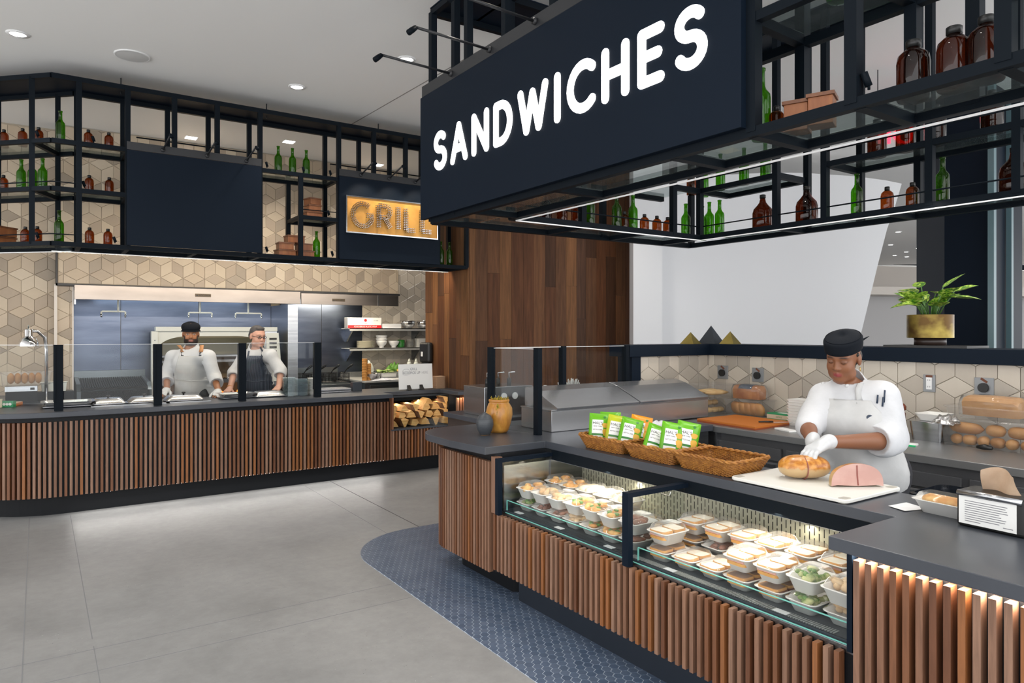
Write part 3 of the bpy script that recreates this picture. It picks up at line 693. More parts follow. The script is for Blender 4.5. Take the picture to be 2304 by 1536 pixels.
MB().prism([ch1, ch0, (.28, y0), (.28, y1), cb0, cb1], ZB+.012, ZB+.02).build('shelf_glass', 'shelf_glass', gcan)
MB().box(.10, 4.08, y1-.03, y1-.022, ZB-.031, ZB-.023).bar((ch0[0]+.15, ch0[1]+.33, ZB-.028), (ch1[0]+.2, ch1[1]+.23, ZB-.027), .008).build('led_rod', 'led_rod', gcan)
area((2.1, y1-.026, ZB-.034), (2.1, y1+1.2, 1.5), 28, 3.9, .02, (1, .86, .68))
for z in (2.86, 2.42): MB().tube([(ch1[0]+.03, ch1[1]+.03, z), (ch0[0]+.01, ch0[1]+.03, z), (.29, y0+.03, z)], .005, 6).build('guard_wire', 'black_steel', gcan)
MB().tube([(2.19, y0+.03, 2.83), (2.57, y0+.03, 2.83)], .005, 6).build('guard_wire', 'black_steel', gcan)
for x in (.62, 1.9, 3.1): MB().tube([(x, 7.2, ZT), (x, 7.2, CEIL)], .006, 6).build('hanger_rod', 'charcoal_metal', gcan)
for a in (.8, 2.75): MB().tube([(a, 7.75, 3.5), (a+1.15, 7.75, 3.5)], .007, 6).build('back_rod', 'black_steel', gcan)
def panel_board(name, label, x0, x1, za, zb):
    t = thing(name, label, 'sign', ((x0+x1)/2, 6.965, za))
    MB().box(x0, x1, 6.955, 6.978, za, zb).build('board', 'navy_panel', t, bevel=.002)
    MB().box(x0, x1, 6.957, 6.978, zb+.003, zb+.072).build('top_strip', 'charcoal_metal', t)
    return t
panel_board('menu_board', 'blank dark navy board hung on the bottle shelf frame', .645, 1.79, 2.355, 3.19)
gb = panel_board('grill_sign_board', 'dark board carrying the studded copper GRILL sign', 2.568, 3.73, 2.345, 3.20)
for k, x in enumerate((.93, 1.30, 1.65)): picture_lamp((x, 6.955, 3.225), (.10, -1, .25), .26, ('slim arm lamp over the corner post side of the blank board', 'middle slim arm lamp over the blank board', 'slim arm lamp over the bottle side of the blank board')[k])
for k, x in enumerate((2.80, 3.12, 3.43)):
    t, h = picture_lamp((x, 6.955, 3.235), (.10, -1, .25), .28, 'slim black arm lamp above the '+('G', 'I', 'last L')[k]+' of the GRILL sign')
    spot(h+Vector((0, -.01, -.01)), (x+.03, 6.94, 2.86), 11, 1.2, .7, .02, (1, .86, .68))
# small clip spots along the shelf edges
CLP = ('top shelf of the bay beside the blank board', 'middle shelf edge by the corner post', 'lowest shelf of the bay beside the blank board', 'shelf edge before the first green bottle', 'shelf edge above the inner post', 'shelf edge after the last green bottle', 'lowest shelf before the wooden boxes', 'lowest shelf beside the GRILL board', 'small shelf with the box stack', 'chamfered top shelf', 'chamfered lowest shelf')
for k, p in enumerate(((.40, 3.225), (.33, 2.83), (.56, 2.37), (1.86, 3.2), (2.22, 3.2), (2.50, 3.2), (1.86, 2.37), (2.52, 2.37), (2.48, 2.785), (.0, 3.23), (.0, 2.375))):
    t = thing('clip_spotlight', 'tiny clip-on spotlight, '+CLP[k], 'light', (p[0], 7.03 if p[0] > .1 else 7.12, p[1]), 0, 'clip-on spotlights on the bottle shelves')
    MB().tube([(0, 0, 0), (.0, 0, .02)], .005, 6).build('stem', 'black_steel', t, True, True)
    MB().tube([(.004, 0, .012), (-.012, -.01, .055)], .012, 8).build('barrel', 'black_steel', t, True, True)
# ---- stroke lettering
def arc(cx, cy, rx, ry, a0, a1, n=14): return [(cx+rx*math.cos(math.radians(a0+(a1-a0)*i/n)), cy+ry*math.sin(math.radians(a0+(a1-a0)*i/n))) for i in range(n+1)]
GL = {'S': (.58, [arc(.29, .765, .27, .235, 35, 262, 16)+arc(.29, .265, .29, .265, 78, -150, 16)]),
      'A': (.74, [[(0, 0), (.37, 1)], [(.37, 1), (.74, 0)], [(.14, .33), (.60, .33)]]),
      'N': (.66, [[(0, 0), (0, 1)], [(0, 1), (.66, 0)], [(.66, 0), (.66, 1)]]),
      'D': (.66, [[(0, 1), (0, 0)], [(0, 0), (.2, 0)]+arc(.22, .5, .44, .5, -90, 90)+[(.2, 1), (0, 1)]]),
      'W': (1.04, [[(0, 1), (.26, 0)], [(.26, 0), (.52, .92)], [(.52, .92), (.78, 0)], [(.78, 0), (1.04, 1)]]),
      'I': (.0, [[(0, 0), (0, 1)]]), 'C': (.72, [arc(.46, .5, .46, .5, 48, 312, 20)]),
      'H': (.62, [[(0, 0), (0, 1)], [(.62, 0), (.62, 1)], [(0, .5), (.62, .5)]]),
      'E': (.5, [[(0, 0), (0, 1)], [(0, 1), (.5, 1)], [(0, .52), (.44, .52)], [(0, 0), (.5, 0)]]),
      'G': (.84, [arc(.46, .5, .46, .5, 48, 360, 22)+[(.62, .5)]]),
      'R': (.60, [[(0, 0), (0, 1)], [(0, 1), (.3, 1)]+arc(.3, .74, .28, .26, 90, -90, 10)+[(0, .48)], [(.28, .48), (.6, 0)]]),
      'L': (.46, [[(0, 1), (0, 0)], [(0, 0), (.46, 0)]])}
def ribbon(pl, r, n=6):
    """outline of a round-ended stroke"""
    P2 = [Vector((a, c)) for a, c in pl]; nn = []
    for i, p in enumerate(P2):
        t = (P2[min(i+1, len(P2)-1)]-P2[max(i-1, 0)]).normalized(); nn.append(Vector((-t.y, t.x)))
    left = [p+q*r for p, q in zip(P2, nn)]; right = [p-q*r for p, q in zip(P2, nn)]
    def capp(c, n0, s): return [c+Vector((n0.x*math.cos(PI*k/n)+s*n0.y*math.sin(PI*k/n), n0.y*math.cos(PI*k/n)-s*n0.x*math.sin(PI*k/n)))*r for k in range(1, n)]
    return left+capp(P2[-1], nn[-1], 1)+right[::-1]+capp(P2[0], -nn[0], 1)
# ---- SANDWICHES sign
sgn = thing('sandwiches_sign', 'navy fascia sign with glowing white SANDWICHES lettering', 'sign', (2.16, 2.95, 2.36))
SX = 2.165
MB().box(SX-.02, SX+.012, 1.665, 4.275, 2.352, 3.175).build('fascia', 'navy_panel', sgn, bevel=.002)
MB().box(SX-.016, SX+.012, 1.665, 4.26, 3.178, 3.25).build('top_strip', 'charcoal_metal', sgn)
mat('sign_letter', (1, 1, 1), .4, emit=(1, .99, .97), es=1.35)
word = 'SANDWICHES'; hgt = .205; stroke = .0240; gap = .098
tot = sum(GL[c][0] for c in word)*hgt+gap*(len(word)-1)
k_ = (4.05-1.842)/tot; y = 4.05
for c in word:
    wd_, st_ = GL[c]; mb = MB()
    for pl in st_:
        ol = ribbon([(a*hgt*k_, b_*hgt) for a, b_ in pl], stroke)
        n = len(ol); fr = [(SX-.026, y-p.x, 2.660+p.y) for p in ol]; bk = [(SX-.019, y-p.x, 2.660+p.y) for p in ol]
        mb.add(fr+bk, [tuple(range(n))[::-1]]+[(i, (i+1) % n, n+(i+1) % n, n+i) for i in range(n)])
    tag(mb.build('letter', 'sign_letter', sgn), 'glowing white letter '+c)
    y -= (wd_*hgt+gap)*k_
for k, yy in enumerate((3.852, 3.40, 2.956, 2.50, 2.05)):
    picture_lamp((SX-.02, yy, 3.215), (-1, -.02, 0), .47, 'slim arm lamp reaching out above the '+('A', 'D', 'W', 'C', 'E')[k]+' of SANDWICHES', .01)
# ---- sandwich canopy frame
scan = thing('hanging_bottle_shelf', 'black steel hanging shelf frame above the sandwich counter', 'shelf', (3.4, 2.4, 2.33))
def srail(p, q, z, w=T): rail(p, q, z, scan, w)
xo, xi, ya, yb, xc, xd = 2.195, 2.52, 4.19, 3.74, 4.32, 4.66
YE = .1
for z in (ZB, ZT):
    srail((xo, YE), (xo, ya), z); srail((xi, YE), (xi, yb), z); srail((xo, ya), (xd, ya-.05), z); srail((xi, yb), (xc, yb), z)
    srail((xc, .6), (xc, yb), z); srail((xd, .6), (xd, ya-.06), z)
MB().box(xo-.02, xi+.02, YE, ya, ZT+.021, ZT+.029).box(xi, xd, yb-.02, ya, ZT+.021, ZT+.029).box(xc-.02, xd, .6, yb, ZT+.021, ZT+.029).build('top_plate', 'navy_panel', scan)
def sg_(x0, x1, p, q, z): glass(x0, x1, p, q, z, scan)
for yy in (3.66, 2.85, 2.04, 1.645, 1.24, .83, .42):
    srail((xo, yy), (xi, yy), ZB)
for p, q in zip((3.66, 2.85, 2.04, 1.645, 1.24, .83), (4.17, 3.64, 2.83, 2.02, 1.625, 1.22)): sg_(xo+.022, xi-.022, p+.022, q-.004, ZB+.012)
sg_(xo+.022, xi-.022, .15, .81, ZB+.012)
for x in (3.15, 3.75, 4.32): srail((x, yb), (x, ya-.03), ZB)
for p, q in ((xi, 3.13), (3.17, 3.73), (3.77, 4.30)): sg_(p+.022, q, yb+.022, ya-.055, ZB+.012)
for yy in (3.05, 2.28, 1.58, .9): srail((xc, yy), (xd, yy), ZB)
for p, q in ((3.07, 3.72), (2.30, 3.03), (1.60, 2.26), (.92, 1.56)): sg_(xc+.022, xd-.022, p, q, ZB+.012)
def spost(x, y, za=ZB, zb=ZT): post(x, y, za, zb, scan)
for x, y in ((xo, ya), (xo, 3.88), (xo, 1.645), (xo, 1.262), (xo, .83), (xo, .4), (xi, 3.74), (xi, 2.9), (xi, 1.66), (xi, 1.235), (xi, 1.04), (xi, .6)): spost(x, y)
for yy in (3.72, 3.3, 2.85, 2.4): spost(xo, yy, 3.25)
for x, y in ((3.12, yb), (3.66, ya-.05), (4.02, yb), (xc, yb), (xc, 3.05), (xc, 2.68), (xc, 2.02), (xc, 1.58), (xd, 3.03), (xd, 2.63), (xd, 2.25), (xd, ya-.06), (xd, 1.7)): spost(x, y)
# upper shelf of the front arm, mid shelves of the back arm
srail((xo, 1.645), (xo, 1.262), 2.755); srail((xi, 1.95), (xi, .9), 2.742); srail((xo, 1.262), (xi, 1.235), 2.75); srail((xo, 1.645), (xi, 1.66), 2.75)
sg_(xo+.02, xi-.02, 1.27, 1.64, 2.765)
srail((xo, .83), (xo, .2), 2.52); srail((xi, .83), (xi, .2), 2.52); sg_(xo+.02, xi-.02, .2, .8, 2.535)
for p, q in ((3.05, 3.74), (1.4, 2.66)):
    srail((xc, p), (xc, q), 2.70); srail((xd, p), (xd, q), 2.70); sg_(xc+.02, xd-.02, p, q, 2.712)
    for yy in (p, q): srail((xc, yy), (xd, yy), 2.70)
srail((4.02, yb), (xc, yb), 2.70); srail((4.02, ya-.05), (xc, ya-.05), 2.70); sg_(4.02, xc, yb+.02, ya-.07, 2.712)
LR = MB().box(xi+.024, xi+.031, YE, yb-.03, ZB-.028, ZB-.021).box(xi+.024, xc-.02, yb-.031, yb-.024, ZB-.028, ZB-.021).box(xc-.031, xc-.024, .6, yb-.03, ZB-.028, ZB-.021)
LR.build('led_rod', 'led_rod', scan)
area((xi+.028, 2.0, ZB-.031), (xi+.10, 2.0, 0), 5.5, .02, 3.4, (1, .95, .88)); area((3.4, yb-.028, ZB-.031), (3.4, yb-.028, 0), 4, 1.7, .02, (1, .95, .88)); area((xc-.028, 2.2, ZB-.031), (xc, 2.2, 0), 7, .02, 2.9, (1, .95, .88))
gw = MB()
for p, q in (((xc-.005, .7, 2.42), (xc-.005, 3.7, 2.42)), ((xi, yb-.005, 2.42), (xc, yb-.005, 2.42)), ((xc-.005, 1.4, 2.79), (xc-.005, 2.66, 2.79)), ((xc-.005, 3.05, 2.79), (xc-.005, 3.72, 2.79)), ((4.04, yb, 2.79), (xc, yb, 2.79))): gw.tube([p, q], .005, 6)
gw.build('guard_wire', 'black_steel', scan, True)
for x, y in ((2.36, 3.5), (2.36, 2.2), (2.36, .9), (4.5, 3.2), (4.5, 1.6)): MB().tube([(x, y, ZT), (x, y, CEIL)], .006, 6).build('hanger_rod', 'charcoal_metal', scan)
for k, p in enumerate(((2.21, 1.635, 2.785), (2.21, 1.22, 2.375))):
    t = thing('clip_spotlight', 'clip-on spotlight '+('on the high shelf beside the sign', 'beside the large amber jugs')[k], 'light', p, 0, 'clip-on spotlights on the bottle shelves')
    MB().tube([(0, 0, 0), (.0, 0, .02)], .005, 6).build('stem', 'black_steel', t, True, True)
    MB().tube([(.0, .0, .012), (-.012, .01, .055)], .012, 8).build('barrel', 'black_steel', t, True, True)
# ---- GRILL sign: copper plate with studs
mat_noise('copper_plate', (.56, .26, .045), (.68, .35, .075), 6, (1, 1, 1), .5, .0, .0)
gs = thing('grill_sign', 'copper coloured plate spelling GRILL in silver studs, framed in steel', 'sign', (3.13, 6.93, 2.64))
GX0, GX1, GZ0, GZ1 = 2.625, 3.66, 2.625, 2.985
MB().box(GX0, GX1, 6.90, 6.954, GZ0, GZ1).build('plate', 'copper_plate', gs)
fr = MB()
for a in ((GX0-.012, GX1+.012, 6.885, 6.954, GZ0-.012, GZ0), (GX0-.012, GX1+.012, 6.885, 6.954, GZ1, GZ1+.012), (GX0-.012, GX0, 6.885, 6.954, GZ0, GZ1), (GX1, GX1+.012, 6.885, 6.954, GZ0, GZ1)): fr.box(*a)
fr.build('frame', 'chrome', gs)
x = GX0+.055; gh = .235; dz = .0185
for c in 'GRILL':
    wd_, st_ = GL[c]; mb = MB(); sc_ = .98
    for pl in st_:
        for o_ in (-1, 0, 1):
            off = offset([(a*gh*sc_, b_*gh) for a, b_ in pl], o_*dz)
            for p, d in walk(off, dz):
                q = (x+p.x, GZ0+.062+p.y)
                mb.tube([(q[0], 6.90, q[1]), (q[0], 6.872, q[1])], .0030, 5, 1); mb.tube([(q[0], 6.872, q[1]), (q[0], 6.862, q[1])], .0054, 6, 0)
    tag(mb.build('stud_letter', ['chrome', 'charcoal_metal'], gs), 'letter %s of silver studs' % c)
    x += wd_*gh*sc_+.088
# ---------------------------------------------------------------- bottles and small boxes on the hanging shelves
mat_clear('green_glass', (.20, .52, .03), .8, .03, 1.5, .12, (.08, .22, .01))
mat_clear('amber_glass', (.52, .20, .045), .8, .03, 1.5, .14, (.16, .05, .01))
mat_clear('dark_amber_glass', (.30, .10, .028), .8, .03, 1.5, .2, (.03, .01, .006))
mat('black_cap', (.01, .01, .01), .4)
mat_noise('box_wood', (.26, .085, .03), (.36, .13, .045), 5, (6, 6, 1), .45)
mat_noise('lid_wood', (.16, .06, .028), (.22, .085, .035), 5, (6, 6, 1), .45)
def bottle_proto(name, prof, mm, cap=None, n=18):
    me = MB().lathe(prof, n=n).mesh(name, mm, True); cm = MB().lathe(cap, n=n).mesh('cap', 'black_cap', True) if cap else None
    return me, cm
BT = {'wine': bottle_proto('glass_body', [(.02, .004), (.034, .0), (.037, .006), (.037, .165), (.034, .182), (.02, .200), (.0145, .215), (.0135, .275), (.0165, .276), (.0165, .286), (.0135, .287)], 'green_glass'),
      'round': bottle_proto('glass_body', [(.02, .003), (.033, 0), (.036, .005), (.0365, .10), (.033, .118), (.022, .130), (.013, .136)], 'amber_glass', [(.0145, .134), (.0145, .156), (.012, .158)]),
      'jug': bottle_proto('glass_body', [(.03, .004), (.052, 0), (.057, .008), (.057, .165), (.05, .195), (.032, .215), (.02, .222), (.02, .228)], 'dark_amber_glass', [(.023, .226), (.023, .246), (.02, .248)]),
      'bigamber': bottle_proto('glass_body', [(.03, .004), (.046, 0), (.050, .008), (.050, .125), (.046, .148), (.028, .165), (.020, .170), (.020, .176)], 'dark_amber_glass', [(.023, .174), (.023, .196), (.020, .198)]),
      'growler': bottle_proto('glass_body', [(.04, .004), (.068, 0), (.074, .008), (.074, .125), (.066, .155), (.040, .185), (.025, .205), (.019, .232), (.019, .240)], 'dark_amber_glass', [(.022, .238), (.022, .262), (.019, .264)]),
      'greenjug': bottle_proto('glass_body', [(.03, .004), (.056, 0), (.062, .008), (.062, .16), (.05, .20), (.022, .23), (.018, .27), (.02, .28)], 'green_glass')}
KN = {'wine': ('wine_bottle', 'empty green wine bottle'), 'round': ('medicine_bottle', 'small round-shouldered amber bottle'), 'jug': ('glass_jug', 'wide dark amber glass jug'),
      'bigamber': ('glass_jug', 'large round-shouldered amber jug'), 'growler': ('growler_bottle', 'dark amber growler bottle'), 'greenjug': ('glass_jug', 'fat green glass jug')}
def bottle(kind, x, y, z, where, s=1.):
    me, cm = BT[kind]; nm, lb = KN[kind]
    t = thing(nm, lb+' '+where, 'bottle', (x, y, z), R.random()*6, lb+'s '+where.split(',')[0])
    place('glass_body', me, t)
    if cm: place('cap', cm, t)
    if s != 1: t.scale = (s, s, s)
def shelf_px(kind, us, z, plane, val, where, s=1., frm='', rev=False):
    for q_, u in enumerate(us):
        if plane == 'y': x, y, _ = aty(u, 700, val)
        elif plane == 'x': x, y, _ = atx(u, 700, val)
        else:
            d = ray(u, 700); k = val/(d[0]+d[1]); x, y = d[0]*k, d[1]*k
        n_ = len(us); bottle(kind, x, y, z, where+((', '+ORD[n_-1-q_ if rev else q_]+' from '+frm) if n_ > 1 and frm else ''), s)
Z1, Z2, Z3 = 3.216, 2.816, 2.356
CH = 7.095+.27
shelf_px('round', (9, 51, 87), Z1, 'c', CH, 'on the chamfered top shelf', 1., 'the corner', True)
shelf_px('wine', (136,), Z1, 'y', 7.2, 'on the top shelf next to the corner post')
shelf_px('round', (199, 245), Z1, 'y', 7.2, 'on the top shelf', 1., 'the blank board', True)
shelf_px('round', (8,), Z2, 'c', CH, 'on the chamfered middle shelf')
shelf_px('wine', (48, 73, 96), Z2, 'c', CH, 'on the chamfered middle shelf', 1., 'the corner', True)
shelf_px('round', (201, 246), Z2, 'y', 7.2, 'on the middle shelf', 1., 'the blank board', True)
shelf_px('round', (57, 84), Z3, 'c', CH, 'on the chamfered lowest shelf', 1., 'the corner', True)
shelf_px('wine', (133,), Z3, 'y', 7.2, 'on the lowest shelf next to the corner post')
shelf_px('round', (201.5, 243), Z3, 'y', 7.2, 'on the lowest shelf', 1., 'the blank board', True)
shelf_px('wine', (626, 658, 689), 3.187, 'y', 7.2, 'in the row of three', 1., 'the blank board')
shelf_px('wine', (712,), Z3, 'y', 7.2, 'beside the wooden boxes left of the GRILL board')
shelf_px('wine', (992, 1011), Z3, 'y', 7.2, 'in the end bay', 1., 'the GRILL board')
LA = 'on the shelf arm in front of the wood wall'
shelf_px('jug', (1228,), Z3, 'y', 3.95, LA, .75); shelf_px('round', (1264, 1297), Z3, 'y', 3.93, 'on the wood wall arm', 1.15, 'the dark jug')
shelf_px('wine', (1327, 1387.5, 1424), Z3, 'y', 3.93, 'on the wood wall arm', 1., 'the SANDWICHES sign')
shelf_px('round', (1405, 1450, 1478, 1502), Z3, 'y', 3.95, 'between green ones', 1., 'the SANDWICHES sign')
shelf_px('wine', (1543, 1580), Z3, 'y', 3.95, 'near the shelf corner', 1., 'the amber bottles'); shelf_px('wine', (1596, 1619), Z3, 'x', 4.49, 'past the shelf corner', 1., 'the corner post')
shelf_px('round', (1556,), 2.72, 'y', 3.95, 'on the upper corner shelf', 1.1); shelf_px('wine', (1584,), 2.72, 'y', 3.95, 'on the upper corner shelf')
shelf_px('wine', (1621, 1674, 1722), 2.72, 'x', 4.49, 'on the upper shelf', 1., 'the corner post')
shelf_px('growler', (1716, 1815), Z3, 'x', 4.49, 'on the rear shelf arm', 1., 'the shelf corner')
shelf_px('wine', (1928,), Z3, 'x', 4.49, 'between growler and small amber bottles'); shelf_px('wine', (2121,), Z3, 'x', 4.49, 'in front of the dark column')
shelf_px('round', (1996, 2053), Z3, 'x', 4.49, 'between two wine bottles', 1.05, 'the growlers')
shelf_px('growler', (2282,), Z3, 'x', 4.49, 'beyond the dark column on the rear shelf')
shelf_px('jug', (1973, 2038, 2105, 2232), 2.72, 'x', 4.49, 'on the upper rear shelf', 1., 'the growlers')
shelf_px('wine', (1713,), Z3, 'x', 2.38, 'on the front shelf just past the sign'); shelf_px('round', (1747,), Z3, 'x', 2.40, 'on the front shelf just past the sign', .8)
shelf_px('bigamber', (2055, 2147, 2220), Z3, 'x', 2.38, 'on the front shelf', 1., 'the SANDWICHES sign')
shelf_px('greenjug', (1893, 1945), 2.774, 'x', 2.36, 'on the high shelf', .8, 'the SANDWICHES sign')
# wooden crates
def crate(loc, s, label, rz=0):
    t = thing('wooden_box', label, 'box', loc, rz, 'small reddish wooden boxes')
    w, d, h = s
    MB().box(-w/2, w/2, -d/2, d/2, 0, h-.014).build('body', 'box_wood', t, local=True, bevel=.002)
    MB().box(-w/2-.006, w/2+.006, -d/2-.006, d/2+.006, h-.014, h-.001).build('lid', 'lid_wood', t, local=True)
x, y, z = aty(703, 700, 7.2); zz = 2.767
for k, w in enumerate((.16, .13, .12)): crate((x, y, zz), (w, .14, .07), 'square reddish wooden box in the stack of three, '+('bottom', 'middle', 'top')[k], .1*k); zz += .071
x1 = aty(641, 700, 7.2)[0]; x2 = aty(683, 700, 7.2)[0]
for nm, xx in (('shorter', x1), ('taller', x2)):
    crate((xx, 7.2, Z3), (.17, .15, .072), 'lowest reddish wooden box of the pyramid pile, '+('post side' if xx == x2 else 'board side'), .06)
    crate((xx, 7.2, Z3+.073), (.145, .14, .072), 'second tier reddish wooden box of the pyramid pile, '+('post side' if xx == x2 else 'board side'), -.05)
crate(((x1+x2)/2, 7.2, Z3+.146), (.17, .14, .075), 'reddish wooden box crowning the pyramid pile', .03)
d = ray(-2, 700); k = CH/(d[0]+d[1]); crate((d[0]*k, d[1]*k, Z3), (.2, .15, .075), 'reddish wooden box at the bottom shelf end', .7)
d = ray(4, 700); crate((d[0]*k, d[1]*k, Z3+.0765), (.17, .14, .085), 'reddish wooden box on top of another at the shelf end', .8)
for u, nm in ((1795, 'wider'), (1850, 'narrower')):
    x, y, z = atx(u, 700, 2.40); crate((x, y, Z3), (.085, .085, .115), nm+' reddish wooden box on the front shelf by the sign', .4)
# ---------------------------------------------------------------- food boxes in the display case
mat('pulp_white', (.80, .79, .76), .55)
mat_clear('lid_clear', (.97, .97, .965), .8, .06, 1.4, .07, (.9, .9, .88))
mat_noise('bread_white', (.80, .74, .60), (.88, .84, .74), 30, rough=.8)
mat_noise('crust', (.52, .24, .06), (.66, .36, .11), 12, rough=.6)
mat_noise('roast_orange', (.62, .27, .05), (.80, .50, .16), 22, rough=.5, lo=.4, hi=.6)
mat_noise('chicken_tan', (.55, .33, .15), (.74, .55, .33), 18, rough=.5)
mat_noise('meat_dark', (.16, .055, .03), (.34, .13, .08), 16, rough=.45)
mat_noise('salad', (.12, .22, .03), (.50, .52, .22), 26, rough=.5, lo=.42, hi=.58)
mat('leaf_green', (.10, .26, .03), .5); mat('ham_pink', (.62, .34, .28), .5); mat_noise('rye', (.20, .10, .05), (.28, .15, .08), 20, rough=.8)
mat_noise('wrap', (.74, .66, .48), (.84, .79, .66), 20, rough=.7)
def rrect(w, d, r, n=4):
    pts = []
    for cx, cy, a in ((w/2-r, d/2-r, 0), (-w/2+r, d/2-r, 90), (-w/2+r, -d/2+r, 180), (w/2-r, -d/2+r, 270)):
        for k in range(n+1): t = math.radians(a+90*k/n); pts.append((cx+r*math.cos(t), cy+r*math.sin(t)))
    return pts
def ring(w, d, r, z, n=4): return [(x, y, z) for x, y in rrect(w, d, r, n)]
TW, TD, TH = .152, .116, .052
tray_me = MB().loft([ring(TW-.046, TD-.046, .014, 0), ring(TW-.012, TD-.012, .02, TH-.003), ring(TW, TD, .022, TH-.002), ring(TW, TD, .022, TH), ring(TW-.014, TD-.014, .019, TH), ring(TW-.048, TD-.048, .013, .004)]).mesh('tray', 'pulp_white', 'auto')
lid_me = MB().loft([ring(TW+.004, TD+.004, .023, TH-.003), ring(TW+.004, TD+.004, .023, TH+.003), ring(TW-.014, TD-.014, .02, TH+.004), ring(TW-.030, TD-.030, .02, TH+.026), ring(TW-.044, TD-.044, .018, TH+.030)], cap=False).add(ring(TW-.044, TD-.044, .018, TH+.030), [tuple(range(20))]).mesh('lid', 'lid_clear', True)
low_me = MB().loft([ring(TW-.02, TD-.02, .014, 0), ring(TW-.004, TD-.004, .02, .020), ring(TW, TD, .022, .022), ring(TW-.014, TD-.014, .019, .022), ring(TW-.03, TD-.03, .013, .003)]).mesh('tray', 'pulp_white', 'auto')
def slice_mesh(matb, w=.066, d=.082, h=.011):
    mb = MB(); o_ = rrect(w, d, .014, 3); n = len(o_); ii = [(x*.9, y*.92) for x, y in o_]
    mb.add([(x, y, 0) for x, y in o_]+[(x, y, h) for x, y in o_], [tuple(range(n))[::-1]]+[(i, (i+1) % n, n+(i+1) % n, n+i) for i in range(n)], 1)
    mb.add([(x, y, h) for x, y in o_]+[(x, y, h+.0004) for x, y in ii], [(i, (i+1) % n, n+(i+1) % n, n+i) for i in range(n)], 1)
    mb.add([(x, y, h+.0004) for x, y in ii], [tuple(range(n))], 0)
    return mb.mesh('bread_slice', [matb, 'crust'])
SLW = slice_mesh('bread_white'); SLR = slice_mesh('rye')
def lumps(name, mm, n, seed, w=.10, d=.07, z0=.022, h=.03, sz=.022):
    rr = random.Random(seed); mb = MB()
    for k in range(n):
        a, c = rr.uniform(-w/2, w/2), rr.uniform(-d/2, d/2); s = sz*rr.uniform(.7, 1.2); ph = rr.random()*6; pr = []
        for i in range(5): t = PI*i/4; pr.append((max(.0006, s*math.sin(t)), -s*.62*math.cos(t)))
        st_ = len(mb.v); mb.lathe(pr, (0, 0, 0), 7, sx=rr.uniform(.8, 1.4), sy=rr.uniform(.7, 1.1))
        mb.xf(Matrix.Translation((a, c, z0+rr.uniform(.3, 1)*h)) @ Matrix.Rotation(ph, 4, 'Z') @ Matrix.Rotation(rr.uniform(-.4, .4), 4, 'X'), st_)
    return mb.mesh(name, mm, True)
FILL = [lumps('filling', 'roast_orange', 12, 1), lumps('filling', 'chicken_tan', 12, 2), lumps('filling', 'meat_dark', 14, 3, sz=.018), lumps('filling', 'salad', 16, 4, sz=.017), lumps('filling', 'roast_orange', 9, 5, sz=.028)]
wrap_me = MB().tube([(-.05, 0, .045), (-.03, 0, .046), (.03, 0, .046), (.05, 0, .045)], [.022, .027, .027, .022], 12).mesh('wrap', 'wrap', True)
meat_me = MB().box(-.03, .03, -.037, .037, 0, .012).mesh('meat_layer', 'meat_dark'); ham_me = MB().box(-.031, .031, -.038, .038, 0, .008).mesh('ham_layer', 'ham_pink')
leaf_me = lumps('leaf', 'leaf_green', 6, 9, .09, .07, .03, .03, .013)
CN = {'white': 'a white bread sandwich', 'rye': 'a dark rye sandwich', 'roast': 'orange roasted pieces', 'chicken': 'pale chicken pieces', 'dark': 'dark sliced meat', 'salad': 'mixed salad', 'wrap': 'a pale wrap', 'bake': 'golden baked pieces'}
def foodbox(kind, x, y, z, where, nth='', rz=0.):
    t = thing('food_box', 'lidded box with '+CN[kind]+', '+where+', '+nth+' from divider', 'food box', (x, y, z), rz, 'food boxes in the display case')
    t.scale = (1.14, 1.14, 1.1 if 'upper' in where else .9); place('tray', tray_me, t); place('lid', lid_me, t)
    if kind in ('white', 'rye'):
        me = SLW if kind == 'white' else SLR
        for s_ in (-1, 1):
            lx = s_*.036; r_ = R.uniform(-.08, .08)
            place('bread_slice', me, t, (lx, 0, .024), (0, 0, r_)); place('ham_layer' if kind == 'white' else 'meat_layer', ham_me if kind == 'white' else meat_me, t, (lx, 0, .036), (0, 0, r_))
            place('bread_slice', me, t, (lx, .002, .046 if kind == 'white' else .050), (R.uniform(-.05, .05), 0, r_))
    elif kind == 'wrap':
        for s_ in (-1, 1): place('wrap', wrap_me, t, (0, s_*.024, 0), (0, 0, R.uniform(-.1, .1)))
    else:
        i = {'roast': 0, 'chicken': 1, 'dark': 2, 'salad': 3, 'bake': 4}[kind]
        place('filling', FILL[i], t, (0, 0, .008), (0, 0, R.choice((0, PI))))
        if kind in ('salad', 'roast'): place('leaf', leaf_me, t, (0, 0, .012))
PT = .147; ZD = .5415; LV = .0745
def row(kinds, ys, x, z, where):
    for i, (k, y) in enumerate(zip(kinds, ys)):
        if k: foodbox(k, x+R.uniform(-.005, .005), y+R.uniform(-.003, .003), z, where, ORD[i if ys is yr else 6-i], R.uniform(-.04, .04))
yr = [2.303-PT*i for i in range(7)]; yl = [3.383-PT*i for i in range(7)]
FR, FT, BR_, BTp = 'lower front row', 'upper front row', 'lower back row', 'upper back row'
S1, S2 = ' sandwich bay', ' salad bay'
row(['rye', 'white', 'white', 'rye', 'rye', 'salad', 'chicken'], yr, 2.442, ZD, FR+S1)
row(['white', 0, 0, 'white', 'white', 'salad', 'chicken'], yr, 2.438, ZD+LV, FT+S1)
row(['rye', 'dark', 'rye', 'rye', 'chicken', 'chicken', 'salad'], yr, 2.650, (.5575), BR_+S1)
row(['white', 'white', 'white', 'white', 'white', 'white', 'salad'], yr, 2.650, (.5575)+LV, BTp+S1)
row(['salad', 'dark', 'dark', 'chicken', 'roast', 'roast', 'dark'], yl, 2.442, ZD, FR+S2)
